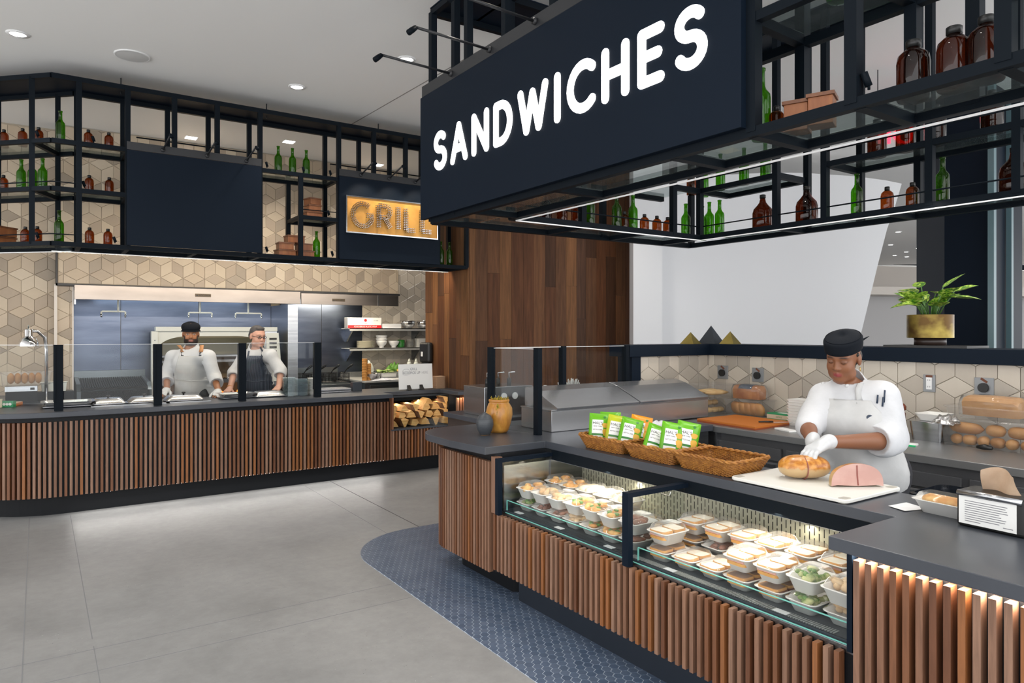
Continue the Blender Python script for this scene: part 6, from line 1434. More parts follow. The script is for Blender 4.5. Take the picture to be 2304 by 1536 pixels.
# steam pans and lids sunk in the counter
def lid_pan(x, y, w, d, label, knob=True, rz=0, open_=False):
    t = thing('steam_pan', label, 'pan', (x, y, CT), rz); t['group'] = 'steam pans on the grill counter'
    MB().loft([ring(w-.03, d-.03, .03, 0), ring(w-.02, d-.02, .03, .010), ring(w, d, .03, .012), ring(w, d, .03, .015)]).build('rim', 'steel', t, 'auto', True)
    if open_: MB().loft([ring(w-.06, d-.06, .02, .010), ring(w-.02, d-.02, .03, .05), ring(w+.02, d+.02, .03, .052), ring(w-.03, d-.03, .03, .05), ring(w-.07, d-.07, .02, .02)]).build('pan', 'steel', t, 'auto', True)
    else:
        MB().loft([ring(w-.015, d-.015, .03, .015), ring(w-.02, d-.02, .03, .02), ring(w-.09, d-.09, .04, .058), ring(w-.10, d-.10, .04, .06)]).build('lid', 'steel', t, 'auto', True)
        if knob: MB().lathe([(.008, .06), (.008, .07), (.018, .074), (.018, .085), (.012, .088)], n=12).build('knob', 'black_cap', t, True, True)
lid_pan(.23, 7.60, .40, .27, 'open steel pan behind the post by the rounded end', False, 0, True)
lid_pan(.55, 7.62, .30, .26, 'lidded steam pan with black knob next to the open pan'); lid_pan(.85, 7.60, .30, .26, 'lidded steam pan with black knob beside the second post')
lid_pan(1.20, 7.60, .36, .26, 'lidded steam pan in front of the bearded cook'); lid_pan(1.70, 7.60, .34, .24, 'half open steel pan between the two cooks', False, .05, True); lid_pan(2.02, 7.58, .34, .26, 'domed steel lid without knob before the glasses cook', False)
MB().box(.40, 1.05, 7.41, 7.47, CT, CT+.006).build('front_flange', 'steel', bpy.data.objects['steam_pan.001']); MB().box(1.02, 1.42, 7.41, 7.46, CT, CT+.006).build('front_flange', 'steel', bpy.data.objects['steam_pan.003'])
for k, (x, h, mm, lb) in enumerate(((2.22, .2, 'deli_clear', 'tall stack of clear deli containers'), (2.35, .18, 'deli_clear', 'second stack of clear deli containers'), (2.49, .185, 'pulp_white', 'stack of white pulp clamshells beside the post'))):
    if k == 0: mat_clear('deli_clear', (.80, .86, .87), .8, .06, 1.4, .22, (.55, .66, .68))
    t = thing('container_stack', lb, 'containers', (x, 7.52, CT)); n_ = 14
    for q in range(n_): MB().loft([ring(.105, .105, .02, h*q/n_), ring(.122, .122, .022, h*q/n_+h/n_*.7), ring(.128, .128, .022, h*q/n_+h/n_*.8)]).build('container', mm, t, 'auto', True)
for k in range(2):
    o = tag(MB().box(-.2, .2, -.13, .13, 0, .022).build('sheet_pan', 'steel', None, bevel=.006), ('lower', 'upper')[k]+' steel sheet pan stacked beside the last post', 'pan'); o.location = (2.75, 7.74, CT+.0225*k)
# carving station at the rounded end: heat lamp, bread rack, scale, boards
t = thing('side_counter', 'dark worktop with steel front at the tiled wall', 'counter', (-.15, 9.0, 0)); MB().box(-.42, .14, 8.72, 9.43, .86, .90).build('worktop', 'slate_top', t); MB().box(-.40, .10, 8.76, 9.40, 0, .86).build('cabinet', 'steel_dark', t)
t = thing('heat_lamp', 'chrome heat lamp on a curved stem', 'lamp', (.05, 8.35, CT)); 
MB().tube([(.07, 8.30, CT), (.07, 8.30, 1.42), (.055, 8.29, 1.54), (.0, 8.26, 1.60), (-.06, 8.24, 1.605)], .016, 10).build('stem', 'chrome', t, True)
MB().lathe([(.085, 0), (.084, .03), (.066, .072), (.040, .092), (.036, .098), (.036, .155), (.030, .165)], (-.075, 8.235, 1.455), 26, cap=False).build('shade', 'chrome', t, True); MB().lathe([(.028, .163), (.010, .17), (.006, .20), (.001, .205)], (-.075, 8.235, 1.455), 14, cap=False).build('finial', 'chrome', t, True); MB().lathe([(.07, 0), (.07, .012)], (.07, 8.30, CT), 18).build('base', 'chrome', t, True)
mat('bulb_warm', (1, .8, .5), .5, emit=(1, .7, .4), es=1.5); MB().lathe([(.001, .0), (.03, .012), (.03, .04)], (-.075, 8.235, 1.46), 14, cap=False).build('bulb', 'bulb_warm', t, True)
t = thing('digital_scale', 'steel countertop scale below the row of loaves', 'scale', (-.10, 8.30, CT)); MB().box(-.16, .10, -.12, .12, .11, .165).build('case', 'steel', t, local=True, bevel=.004); MB().box(-.155, .095, -.11, .11, 0, .11).build('stand', 'kick_black', t, local=True); MB().box(.04, .075, -.1206, -.12, .125, .148).build('display', 'plate_text', t, local=True)
t = clearbox('loaf_rack', 'clear rack holding five upright golden loaves', (-.09, 8.30, CT+.17), (.42, .20, .12))
for k in range(5): roll((-.215+.055*k, 8.27, CT+.235), .105, .028, D(90), 'bun', 'golden_loaf', ORD[k]+' golden loaf in the clear rack, counted from the scale edge', PI/2, .8, 'golden loaves in the rack'); bpy.data.objects[-1 if 0 else 'golden_loaf' if k == 0 else 'golden_loaf.%03d' % k].rotation_euler = (0, PI/2, D(90))
for k, (x, w) in enumerate(((.085, .12), (.20, .09))):
    o = tag(MB().loft([ring(w-.02, .1, .01, 0), ring(w, .12, .015, .085), ring(w+.015, .135, .02, .09), ring(w-.01, .11, .015, .088)]).build('plastic_insert', 'bottle_white'), ('wide', 'narrow')[k]+' pale plastic insert beside the scale', 'container'); o.location = (x, 8.42, CT+.09)
o = tag(MB().box(-.06, .30, 8.34, 8.5, CT, CT+.088).build('insert_stand', 'kick_black', None), 'black stand under the plastic inserts', 'stand')
t = thing('carving_board', 'orange brown carving board with a knife near the rounded end', 'cutting board', (-.30, 8.0, CT), D(-20)); MB().box(-.16, .16, -.10, .10, 0, .03).build('board', 'orange_plastic', t, local=True, bevel=.004); MB().box(-.14, .13, -.02, .0, .0305, .034).build('knife_blade', 'steel', t, local=True); MB().box(-.16, .16, -.098, .098, .0302, .0306).build('surface', 'box_tan', t, local=True)
t = thing('green_card_box', 'small green and white patterned box by the carving board', 'box', (-.22, 7.85, CT), D(-25)); MB().box(-.05, .05, -.025, .025, 0, .055).build('carton', 'box_green', t, local=True)
for x in (-.025, .0, .025): MB().tube([(x, -.0253, .028), (x, -.0258, .028)], .013, 7).build('printed_leaf', 'pulp_white', t, local=True)
t = thing('pale_carton', 'pale cardboard carton at the rounded counter end', 'box', (-.33, 7.83, CT), D(-30)); MB().box(-.05, .05, -.04, .04, 0, .07).build('carton', 'wrap', t, local=True); MB().box(-.052, .052, -.042, .042, .07, .078).build('lid', 'wrap', t, local=True)
# light switch plate on left wall
t = thing('light_switch', 'white double light switch on the dim tiled wall', 'switch', (-.62, 9.44, 1.25)); MB().box(-.06, .06, -.006, .0, -.06, .06).build('plate', 'white_trim', t, local=True, bevel=.002)
for x in (-.025, .025): MB().box(x-.012, x+.012, -.010, -.006, -.03, .03).build('rocker', 'pulp_white', t, local=True)
# red neon sign and far chairs seen past the shelves
t = thing('neon_sign', 'glowing red sign letters on a clear panel in the hall', 'sign', (0, 0, 0)); mat('neon_red', (.9, .02, .05), .4, emit=(1, .03, .07), es=2.2)
p_ = vp(2062, 6.1); t.location = (p_.x, p_.y, zpx(302, 6.1)); t.rotation_euler = (0, 0, -YAW)
MB().box(-.36, .14, .01, .016, -.16, .16).build('panel', 'lid_clear', t, local=True)
for x in (-.33, .11): MB().tube([(x, .013, .15), (x, .013, CEIL-t.location.z)], .004, 6).build('hanger_rod', 'charcoal_metal', t, local=True)
for k, c in enumerate('FRUIT'):
    o = place('letter', text_mesh(c, .22, 'neon_red', .006, 'CENTER'), t, (-.30+.10*k, 0, -.08)); o.rotation_euler = (PI/2, 0, 0)
# ---------------------------------------------------------------- people: one continuous body surface each, clothes on top
def axis(lo, hi, coarse, fine, bands):
    out = [lo]; x = lo
    while x < hi:
        st = fine if any(a-fine <= x <= b_ for a, b_ in bands) else coarse
        x += st; out.append(x)
    return np.array(out, dtype=np.float32)
def field(prims, ax, infl=0., far=.25):
    F = np.full([len(a) for a in ax], far, np.float32)
    for p in prims:
        kind = p[0]
        if kind in ('c', 'cs'):
            _, a, b_, ra, rb, k = p; a = np.array(a, np.float32); b_ = np.array(b_, np.float32); rm = max(ra, rb)+infl+k+.04
            lo, hi = np.minimum(a, b_)-rm, np.maximum(a, b_)+rm
        else:
            _, c, r, M, k = p; c = np.array(c, np.float32); r = np.array(r, np.float32)+infl; rm = float(max(r))+k+.04; lo, hi = c-rm, c+rm
        sl = tuple(slice(max(0, int(np.searchsorted(ax[i], lo[i]))-1), min(len(ax[i]), int(np.searchsorted(ax[i], hi[i]))+1)) for i in range(3))
        X, Y, Z = np.meshgrid(ax[0][sl[0]], ax[1][sl[1]], ax[2][sl[2]], indexing='ij')
        if X.size == 0: continue
        if kind in ('c', 'cs'):
            d = b_-a; L2 = float(d@d)+1e-9; t = np.clip(((X-a[0])*d[0]+(Y-a[1])*d[1]+(Z-a[2])*d[2])/L2, 0, 1)
            D = np.sqrt((X-a[0]-t*d[0])**2+(Y-a[1]-t*d[1])**2+(Z-a[2]-t*d[2])**2)-(ra+(rb-ra)*t)-(infl if kind == 'c' else 0)
        else:
            q = [X-c[0], Y-c[1], Z-c[2]]
            if M is not None: q = [M[0][i]*q[0]+M[1][i]*q[1]+M[2][i]*q[2] for i in range(3)]
            k0 = np.sqrt(sum((q[i]/r[i])**2 for i in range(3)))+1e-6; k1 = np.sqrt(sum((q[i]/r[i]**2)**2 for i in range(3)))+1e-6
            D = k0*(k0-1)/k1
        S = F[sl]
        if kind in ('c', 'e'): h = np.maximum(k-np.abs(S-D), 0)/k; F[sl] = np.minimum(S, D)-h*h*k*.25
        else: h = np.maximum(k-np.abs(S+D), 0)/k; F[sl] = np.maximum(S, -D)+h*h*k*.25
    return F
def surface(F, ax):
    """naive surface nets on a rectilinear grid -> vertices, quads"""
    nx, ny, nz = F.shape; S = F < 0
    acc = np.zeros((nx-1, ny-1, nz-1, 3), np.float32); cnt = np.zeros((nx-1, ny-1, nz-1), np.float32)
    for axs in range(3):
        o1, o2 = [i for i in range(3) if i != axs]
        for da in (0, 1):
            for db in (0, 1):
                s0 = [0, 0, 0]; s0[o1] = da; s0[o2] = db; s1 = list(s0); s1[axs] = 1
                A = F[s0[0]:s0[0]+nx-1, s0[1]:s0[1]+ny-1, s0[2]:s0[2]+nz-1]; B = F[s1[0]:s1[0]+nx-1, s1[1]:s1[1]+ny-1, s1[2]:s1[2]+nz-1]
                m = (A < 0) != (B < 0); t = A[m]/(A[m]-B[m])
                v = np.zeros((t.size, 3), np.float32); v[:, axs] = t; v[:, o1] = da; v[:, o2] = db
                acc[m] += v; cnt[m] += 1
    m = cnt > 0; idx = np.full(cnt.shape, -1, np.int64); idx[m] = np.arange(m.sum())
    pos = np.argwhere(m)+acc[m]/cnt[m][:, None]
    V = np.stack([np.interp(pos[:, i], np.arange(len(ax[i])), ax[i]) for i in range(3)], 1)
    Q = []
    for axs in range(3):
        o1, o2 = [(1, 2), (2, 0), (0, 1)][axs]
        lo = [slice(0, None)]*3; n = [nx, ny, nz]
        a = [slice(None)]*3; b_ = [slice(None)]*3; a[axs] = slice(0, n[axs]-1); b_[axs] = slice(1, n[axs])
        ch = S[tuple(a)] != S[tuple(b_)]; e = np.argwhere(ch)
        e = e[(e[:, o1] > 0) & (e[:, o2] > 0) & (e[:, o1] < n[o1]-1) & (e[:, o2] < n[o2]-1)]
        if not len(e): continue
        def cell(d1, d2): q = e.copy(); q[:, o1] -= d1; q[:, o2] -= d2; return idx[q[:, 0], q[:, 1], q[:, 2]]
        q = np.stack([cell(1, 1), cell(0, 1), cell(0, 0), cell(1, 0)], 1); ins = S[e[:, 0], e[:, 1], e[:, 2]]
        q[~ins] = q[~ins][:, ::-1]; Q.append(q)
    return V, np.concatenate(Q)
def sdf_obj(name, F, ax, mm, parent, colour=None, relax=2):
    V, Q = surface(F, ax); Q = Q[(Q >= 0).all(1)]
    for _ in range(relax):
        acc = np.zeros_like(V); n = np.zeros(len(V))
        for i in range(4):
            j = (i+1) % 4; np.add.at(acc, Q[:, i], V[Q[:, j]]); np.add.at(acc, Q[:, j], V[Q[:, i]]); np.add.at(n, Q[:, i], 1); np.add.at(n, Q[:, j], 1)
        V = V*.5+.5*acc/np.maximum(n, 1)[:, None]
    me = bpy.data.meshes.new(name); me.from_pydata(V.tolist(), [], Q.tolist()); me.materials.append(MT[mm])
    me.polygons.foreach_set('use_smooth', [True]*len(Q))
    if colour is not None:
        at = me.color_attributes.new('Col', 'FLOAT_COLOR', 'POINT'); c = colour(V); c = np.concatenate([c, np.ones((len(c), 1))], 1); at.data.foreach_set('color', c.astype(np.float32).ravel())
    me.update(); o = bpy.data.objects.new(name, me); COL.objects.link(o); o.parent = parent; return o
m_, nt, b = _new('skin'); at_ = nd(nt, 'ShaderNodeAttribute', attribute_name='Col'); nt.links.new(at_.outputs['Color'], b.inputs['Base Color']); b.inputs['Roughness'].default_value = .48; b.inputs['Subsurface Weight'].default_value = .08; b.inputs['Subsurface Radius'].default_value = (.01, .004, .002)
mat_noise('chef_white', (.54, .545, .56), (.60, .605, .62), 7, rough=.85, bmp=.45, bd=.02)
mat_noise('apron_white', (.48, .48, .475), (.54, .54, .535), 10, rough=.9, bmp=.15, bd=.01)
mat('glove_white', (.56, .57, .58), .4); mat('hat_black', (.006, .008, .012), .85, 0, .15); mat('hair_dark', (.018, .012, .009), .55); mat('hair_gray', (.06, .055, .055), .6)
mat('strap_tan', (.45, .19, .045), .6); mat('trouser_dark', (.03, .03, .035), .9); mat('button_white', (.62, .62, .62), .35); mat('gold', (.8, .5, .15), .25, 1.); mat('lens_frame', (.04, .025, .02), .4); mat('pen_navy', (.015, .03, .06), .35)
m_, nt, b = _new('apron_stripe'); mp, oi = coords(nt, (1, 1, 1), False); wv = nd(nt, 'ShaderNodeTexWave'); wv.inputs['Scale'].default_value = 28; nt.links.new(mp.outputs[0], wv.inputs['Vector']); rp = ramp(nt, [(.62, (.012, .018, .034)), (.82, (.10, .12, .16))]); nt.links.new(wv.outputs['Fac'], rp.inputs[0]); nt.links.new(rp.outputs[0], b.inputs['Base Color']); b.inputs['Roughness'].default_value = .9
def Rm(yaw, pitch, roll=0.): return np.array((Matrix.Rotation(yaw, 3, 'Z') @ Matrix.Rotation(pitch, 3, 'X') @ Matrix.Rotation(roll, 3, 'Y')))
def head_prims(c, M, s=1., fem=False, jaw=1.):
    """head frame: face towards -y, crown +z"""
    T_ = lambda p: tuple(np.array(c)+M @ (np.array(p)*s)); P_ = []
    def e(p, r, k=.015, neg=False): P_.append(('es' if neg else 'e', T_(p), tuple(np.array(r)*s), M, k))
    def cp(a, b_, ra, rb, k=.012): P_.append(('c', T_(a), T_(b_), ra*s, rb*s, k))
    e((0, .012, .035), (.075, .094, .086)); e((0, -.028, -.030), (.060*jaw, .060, .078), .03); e((0, -.060, -.092), (.024*jaw, .022, .020), .03)
    for q in (-1, 1):
        e((q*.036, -.052, -.030), (.024, .026, .028), .025); e((q*.045*jaw, -.015, -.075), (.018, .03, .022), .03)
        e((q*.076, .012, -.004), (.009, .021, .032), .006)
    e((0, -.070, .030), (.052, .018, .014), .02)
    for q in (-1, 1): e((q*.031, -.096, .008), (.019, .018, .011), .012, True)
    for q in (-1, 1): e((q*.031, -.0745, .007), (.0155, .0145, .0125), .004)
    cp((0, -.080, .016), (0, -.0985, -.024), .0075, .0110, .012)
    for q in (-1, 1): e((q*.0115, -.0905, -.0275), (.0085, .009, .0075), .006)
    cp((-.017, -.0815, -.0565), (.017, -.0815, -.0565), .0055, .0055, .006); cp((0, -.0875, -.0555), (0, -.0860, -.0555), .006, .006, .008); cp((-.014, -.0815, -.0665), (.014, -.0815, -.0665), .0065, .0065, .006); cp((0, -.0855, -.0665), (0, -.0855, -.0665), .0068, .0068, .008)
    return P_
def hand_prims(w, f, n, side, curl, s=1., spread=.10, thumb=(.5, .3)):
    """palm from wrist w along f, palm faces n; side=+1 puts the thumb on f x n"""
    w = Vector(w); f = Vector(f).normalized(); n = Vector(n); n = (n-f*n.dot(f)).normalized(); sd = f.cross(n)*side; P_ = []
    V3 = lambda v: (v.x, v.y, v.z)
    P_.append(('c', V3(w-f*.03*s), V3(w+f*.03*s), .026*s, .027*s, .015))
    for i, (o_, L, r) in enumerate(((.030, .070, .0092), (.010, .078, .0095), (-.010, .073, .0092), (-.029, .058, .0082))):
        kn = w+f*(.088-.004*abs(i-1))*s+sd*o_*s
        P_.append(('c', V3(w+f*.015*s+sd*o_*.55*s), V3(kn), .017*s, .0125*s, .012))
        p = kn; a = curl[i]*.35; dirn = (f+sd*spread*(.7-.45*i)).normalized()
        for L_, da in ((.46, .0), (.30, curl[i]*.45), (.24, curl[i]*.35)):
            a += da; d = dirn*math.cos(a)+n*math.sin(a); q = p+d*L*L_*s; P_.append(('c', V3(p), V3(q), r*s, r*.92*s, .003)); p = q
    b0 = w+f*.020*s+sd*.022*s; d1 = (f*.62+sd*.75+n*thumb[0]).normalized(); q = b0+d1*.045*s; d2 = (f*.9+sd*.25+n*thumb[1]).normalized(); q2 = q+d2*.032*s; q3 = q2+d2*.024*s
    P_ += [('c', V3(b0), V3(q), .016*s, .0125*s, .012), ('c', V3(q), V3(q2), .0118*s, .0108*s, .003), ('c', V3(q2), V3(q3), .0105*s, .0095*s, .003)]
    return P_
def wrinkle(F, ax, amp, seed=0):
    X, Y, Z = np.meshgrid(*ax, indexing='ij', sparse=True); r = np.random.RandomState(seed); W = 0
    for k in range(7):
        a = r.uniform(-1, 1, 3)*(22, 22, 26); ph = r.rand()*6; W = W+np.sin(a[0]*X+a[1]*Y+a[2]*Z+ph+1.2*np.sin(9*X+7*Z+k)).astype(np.float32)
    return F+amp*W/2.2
def front_sheet(F, ax, zs, edge, off, name, mm, parent, smooth=3, thick=.003, n=44):
    """cloth panel lying on the front (-y side) of the field F; edge(z) gives its left and right x"""
    H = np.zeros((len(zs), n)); XX = np.zeros((len(zs), n))
    for j, z in enumerate(zs):
        kz = min(len(ax[2])-1, int(np.searchsorted(ax[2], z))); a_, b_ = edge(z); last = 0.
        for i in range(n):
            x = a_+(b_-a_)*i/(n-1); XX[j, i] = x
            kx = min(len(ax[0])-1, int(np.searchsorted(ax[0], x))); col_ = F[kx, :, kz]; h = np.where(col_ < 0)[0]
            if len(h):
                k = h[0]; last = ax[1][k] if k == 0 else ax[1][k-1]+(ax[1][k]-ax[1][k-1])*col_[k-1]/(col_[k-1]-col_[k])
                H[j, i] = last-off
            else: H[j, i] = np.nan
    for j in range(len(zs)):
        ok = np.where(~np.isnan(H[j]))[0]
        H[j] = np.interp(np.arange(n), ok, H[j][ok]) if len(ok) else H[j-1]
    H0 = H.copy()
    for _ in range(smooth):
        G = H.copy(); G[1:-1, 1:-1] = (H[1:-1, 1:-1]+H[:-2, 1:-1]+H[2:, 1:-1]+H[1:-1, :-2]+H[1:-1, 2:])/5; H = np.minimum(H, G)*.5+G*.5
    H = np.minimum(H, H0+off*.35)
    H = H+.0025*np.sin(XX*38+np.array(zs)[:, None]*9+2*np.sin(np.array(zs)[:, None]*14))-.002
    vs = [(float(XX[j, i]), float(H[j, i]), float(zs[j])) for j in range(len(zs)) for i in range(n)]
    fs = [(j*n+i, j*n+i+1, (j+1)*n+i+1, (j+1)*n+i) for j in range(len(zs)-1) for i in range(n-1)]
    o = MB().add(vs, fs).build(name, mm, parent, True, True); md_ = o.modifiers.new('thick', 'SOLIDIFY'); md_.thickness = thick; md_.offset = 1
    return o
def blend(base, *regs):
    def f(V):
        C = np.tile(np.array(base, np.float64), (len(V), 1))
        for fn, col_ in regs: w = np.clip(fn(V), 0, 1)[:, None]; C = C*(1-w)+np.array(col_)*w
        return C
    return f
def sm(x, a, b_): t = np.clip((x-a)/(b_-a), 0, 1); return t*t*(3-2*t)
def face_regions(c, M, s, lips, brow, white=(.55, .52, .48), iris=(.03, .015, .01), eyes_open=True, beard=None):
    L = lambda V: ((V-np.array(c)) @ M)/s
    rg = []
    def g(fn): return lambda V: fn(L(V))
    if beard is not None:
        rg.append((g(lambda P: sm(-P[:, 1], .02, .035)*0+sm(-P[:, 2], .036+.0, .050)*sm(P[:, 1]*-1, -.02, .0)*(1-sm(-P[:, 2], .112, .120))*(1-np.exp(-((P[:, 0]/.02)**2+((P[:, 2]+.060)/.0075)**2))*.9*(P[:, 1] < -.06))), beard))
        rg.append((g(lambda P: sm(np.abs(P[:, 0]), .050, .058)*sm(-P[:, 2], .0, .02)*(P[:, 1] < -.005)*(1-sm(-P[:, 2], .112, .120))), beard))
    rg.append((g(lambda P: np.exp(-((P[:, 0]/.021)**4+((P[:, 2]+.0612)/.0105)**4))*(P[:, 1] < -.07)), lips))
    for q in (-1, 1):
        rg.append((g(lambda P, q=q: np.exp(-(((P[:, 0]-q*.033)/.020)**4+((P[:, 2]-.0285-.004*np.cos((P[:, 0]-q*.03)*60))/.0046)**2))*(P[:, 1] < -.05)), brow))
        if eyes_open:
            rg.append((g(lambda P, q=q: np.exp(-(((P[:, 0]-q*.031)/.0125)**4+((P[:, 2]-.007)/.0050)**4))*(P[:, 1] < -.065)), white))
            rg.append((g(lambda P, q=q: np.exp(-(((P[:, 0]-q*.031)/.0062)**4+((P[:, 2]-.0075)/.0058)**4))*(P[:, 1] < -.065)), iris))
            rg.append((g(lambda P, q=q: np.exp(-(((P[:, 0]-q*.031)/.0150)**4+((P[:, 2]-.0135)/.0022)**2))*(P[:, 1] < -.06)), brow))
        else:
            rg.append((g(lambda P, q=q: .9*np.exp(-(((P[:, 0]-q*.032)/.0150)**4+((P[:, 2]-.0005-.35*np.abs(P[:, 0]-q*.031))/.0028)**2))*(P[:, 1] < -.06)), brow))
            rg.append((g(lambda P, q=q: .35*np.exp(-(((P[:, 0]-q*.031)/.016)**2+((P[:, 2]-.012)/.007)**2))*(P[:, 1] < -.05)), brow))
    return rg
def cuff_cut(p, q, r): d = (Vector(q)-Vector(p)).normalized(); c = Vector(p)+d*r; return ('es', tuple(c), (r, r, r), None, .004)
def figure(u0, w0, name, label, spec):
    r0 = (u0-CX)/FPX*w0; t = thing(name, label, 'person', (FW[0]*w0+RT[0]*r0, FW[1]*w0+RT[1]*r0, 0), -YAW)
    def PX(u, v, dy=0.): w = w0+dy; return Vector(((u-CX)/FPX*w-r0, dy, HC+(HOR-v)/FPX*w))
    spec(t, PX); return t
tup = lambda v: (float(v[0]), float(v[1]), float(v[2]))
def limb(a, b_, c, r, k=.02): return [('c', tup(a), tup(b_), r[0], r[1], k), ('c', tup(b_), tup(c), r[1], r[2], k)]
def legs(hip, yaw, half=.095, hh=.86):
    P_ = []; sx = Vector((math.cos(yaw), math.sin(yaw), 0)); fw = Vector((math.sin(yaw), -math.cos(yaw), 0)); base = Vector((hip.x, hip.y, 0))
    for q in (-1, 1):
        h = base+sx*q*half+Vector((0, 0, hh)); kn = base+sx*q*half*1.05+fw*.02+Vector((0, 0, .48)); an = base+sx*q*half*1.05-fw*.02+Vector((0, 0, .09))
        P_ += limb(h, kn, an, (.085, .058, .042), .03)+[('c', tup(an-Vector((0, 0, .045))-fw*.02), tup(an-Vector((0, 0, .058))+fw*.13), .036, .030, .02)]
    return P_
def surf_y(J, jx, p):
    kx, kz = min(len(jx[0])-1, int(np.searchsorted(jx[0], p.x))), min(len(jx[2])-1, int(np.searchsorted(jx[2], p.z))); h = np.where(J[kx, :, kz] < 0)[0]
    return float(jx[1][h[0]]) if len(h) else float(p.y)
def strap(t, J, jx, pts, w, name, mm):
    P_ = [Vector((p.x, surf_y(J, jx, p)-.012, p.z)) for p in pts]
    MB().loft([[(p.x-w, p.y, p.z), (p.x+w, p.y, p.z), (p.x+w, p.y+.004, p.z), (p.x-w, p.y+.004, p.z)] for p in P_]).build(name, mm, t, True, True)
# ---------------------------------------------------------------- woman cutting turkey
def woman(t, PX):
    hc = PX(1897, 806, .03); HM = Rm(D(-46), D(17), D(4)); s = 1.0
    tw = D(-30); sx = Vector((math.cos(tw), math.sin(tw), 0)); fw = Vector((math.sin(tw), -math.cos(tw), 0))
    ch = PX(1922, 930, .05); pel = PX(1952, 1052, .08); nb = PX(1914, 868, .075)
    shL, shR = PX(1986, 892, -.02), PX(1852, 896, .13)
    elL, wrL = PX(2004, 992, -.12), PX(1862, 994, -.36); elR, wrR = PX(1818, 962, -.03), PX(1829, 994, -.28)
    tM = np.array(Matrix.Rotation(tw, 3, 'Z'))
    torso = [('e', tup(ch), (.150, .115, .135), tM, .06), ('e', tup(ch+Vector((0, 0, -.14))+fw*-.01), (.140, .110, .14), tM, .08), ('e', tup(pel), (.182, .145, .17), tM, .08), ('c', tup(shR), tup(shL), .048, .048, .07), ('c', tup(nb+Vector((0, .01, -.02))), tup(nb.lerp(shL, .7)), .050, .040, .05), ('c', tup(nb+Vector((0, .01, -.02))), tup(nb.lerp(shR, .7)), .050, .040, .05),
             ('e', tup(ch+fw*.085+sx*.075+Vector((0, 0, -.04))), (.075, .07, .08), tM, .05), ('e', tup(ch+fw*.085-sx*.075+Vector((0, 0, -.04))), (.075, .07, .08), tM, .05)]
    armL = limb(shL, elL, wrL, (.056, .050, .027), .03); armR = limb(shR, elR, wrR, (.054, .043, .026), .03)
    neck = [('c', tup(nb-Vector((0, 0, .05))), tup(hc+Vector((0, .03, -.06))), .058, .050, .03)]
    hL = hand_prims(wrL+(PX(1838, 1004, -.385)-wrL).normalized()*.018, PX(1830, 1012, -.40)-wrL, Vector((.25, .15, -1)), -1, (.95, .95, .95, 1.0), .96, .08, (.6, .5))
    hR = hand_prims(wrR, PX(1822, 1030, -.33)-wrR, Vector((.6, -.6, -.3)), 1, (.8, .8, .85, .9), .92)
    bands = [(-.27, .11)], [(-.46, -.33), (-.13, .16)], [(.94, 1.10), (1.30, 1.62)]
    ax = [axis(-.36, .36, .011, .0034, bands[0]), axis(-.56, .36, .011, .0036, bands[1]), axis(0, 1.66, .012, .0034, bands[2])]
    body = torso+legs(pel, tw, .10)+armL+armR+neck+head_prims(hc, HM, s, True, .96)+hL+hR
    skin = (.235, .092, .042)
    F = field(body, ax)
    rg = face_regions(hc, HM, s, (.26, .04, .045), (.012, .006, .005), eyes_open=False)
    bo = sdf_obj('body', F, ax, 'skin', t, blend(skin, *rg), 1)
    # gloves
    for hp, wr, d in ((hL, wrL, wrL-elL), (hR, wrR, wrR-elR)):
        d = Vector(d).normalized(); lo = Vector((min(min(p[1][0], p[2][0]) for p in hp), min(min(p[1][1], p[2][1]) for p in hp), min(min(p[1][2], p[2][2]) for p in hp))); hi = Vector((max(max(p[1][0], p[2][0]) for p in hp), max(max(p[1][1], p[2][1]) for p in hp), max(max(p[1][2], p[2][2]) for p in hp)))
        ga = [np.arange(lo[i]-.05, hi[i]+.05, .0032, dtype=np.float32) for i in range(3)]
        G = field(hp+[('c', tup(wr-d*.015), tup(wr), .032, .030, .012)], ga, .0022); G = wrinkle(G, ga, .0006, 3); sdf_obj('glove', G, ga, 'glove_white', t, None, 1)
    # chef jacket: torso and short sleeves, open at neck
    cuL = elL+(wrL-elL)*.10; cuR = elR+(wrR-elR)*.05
    jp = torso+[('c', tup(shL), tup(elL+(shL-elL)*.1), .066, .072, .04), ('c', tup(elL+(shL-elL)*.12), tup(elL+(wrL-elL)*.16), .066, .066, .03), ('c', tup(shR), tup(elR), .060, .056, .04), ('c', tup(nb-Vector((0, 0, .03))), tup(nb+Vector((0, .012, .030))), .066, .060, .03)]
    jx = [axis(-.40, .42, .0060, .0060, []), axis(-.42, .42, .0060, .0060, []), axis(.60, 1.46, .0060, .0060, [])]
    J = field(jp, jx, .012); J = wrinkle(J, jx, .0048, 1)
    cut = field([cuff_cut(elL+(wrL-elL)*.19, wrL, .10), cuff_cut(elR+(wrR-elR)*.15, wrR, .085), ('cs', tup(nb+Vector((0, -.02, .02))), tup(hc+Vector((0, 0, -.02))), .056, .075, .004)], jx, 0, -1.)
    J = np.maximum(J, np.where(cut > -.9, cut, -1))
    X, Y, Z = np.meshgrid(*jx, indexing='ij', sparse=True); J = np.maximum(J, .66-Z)
    sdf_obj('chef_jacket', J, jx, 'chef_white', t, None, 1)
    # rolled cuff
    d = (wrL-elL).normalized(); c0 = elL+d*.035
    mb = MB(); mb.tube([tup(c0-d*.03), tup(c0-d*.015), tup(c0+d*.012), tup(c0+d*.03)], [.060, .078, .080, .068], 18); mb.build('rolled_cuff', 'chef_white', t, True, True)
    # trousers
    tx = [axis(-.36, .46, .010, .010, []), axis(-.30, .40, .010, .010, []), axis(.04, 1.0, .012, .012, [])]
    sdf_obj('trousers', field(legs(pel, tw, .10)+[torso[2]], tx, .003), tx, 'trouser_dark', t, None, 2)
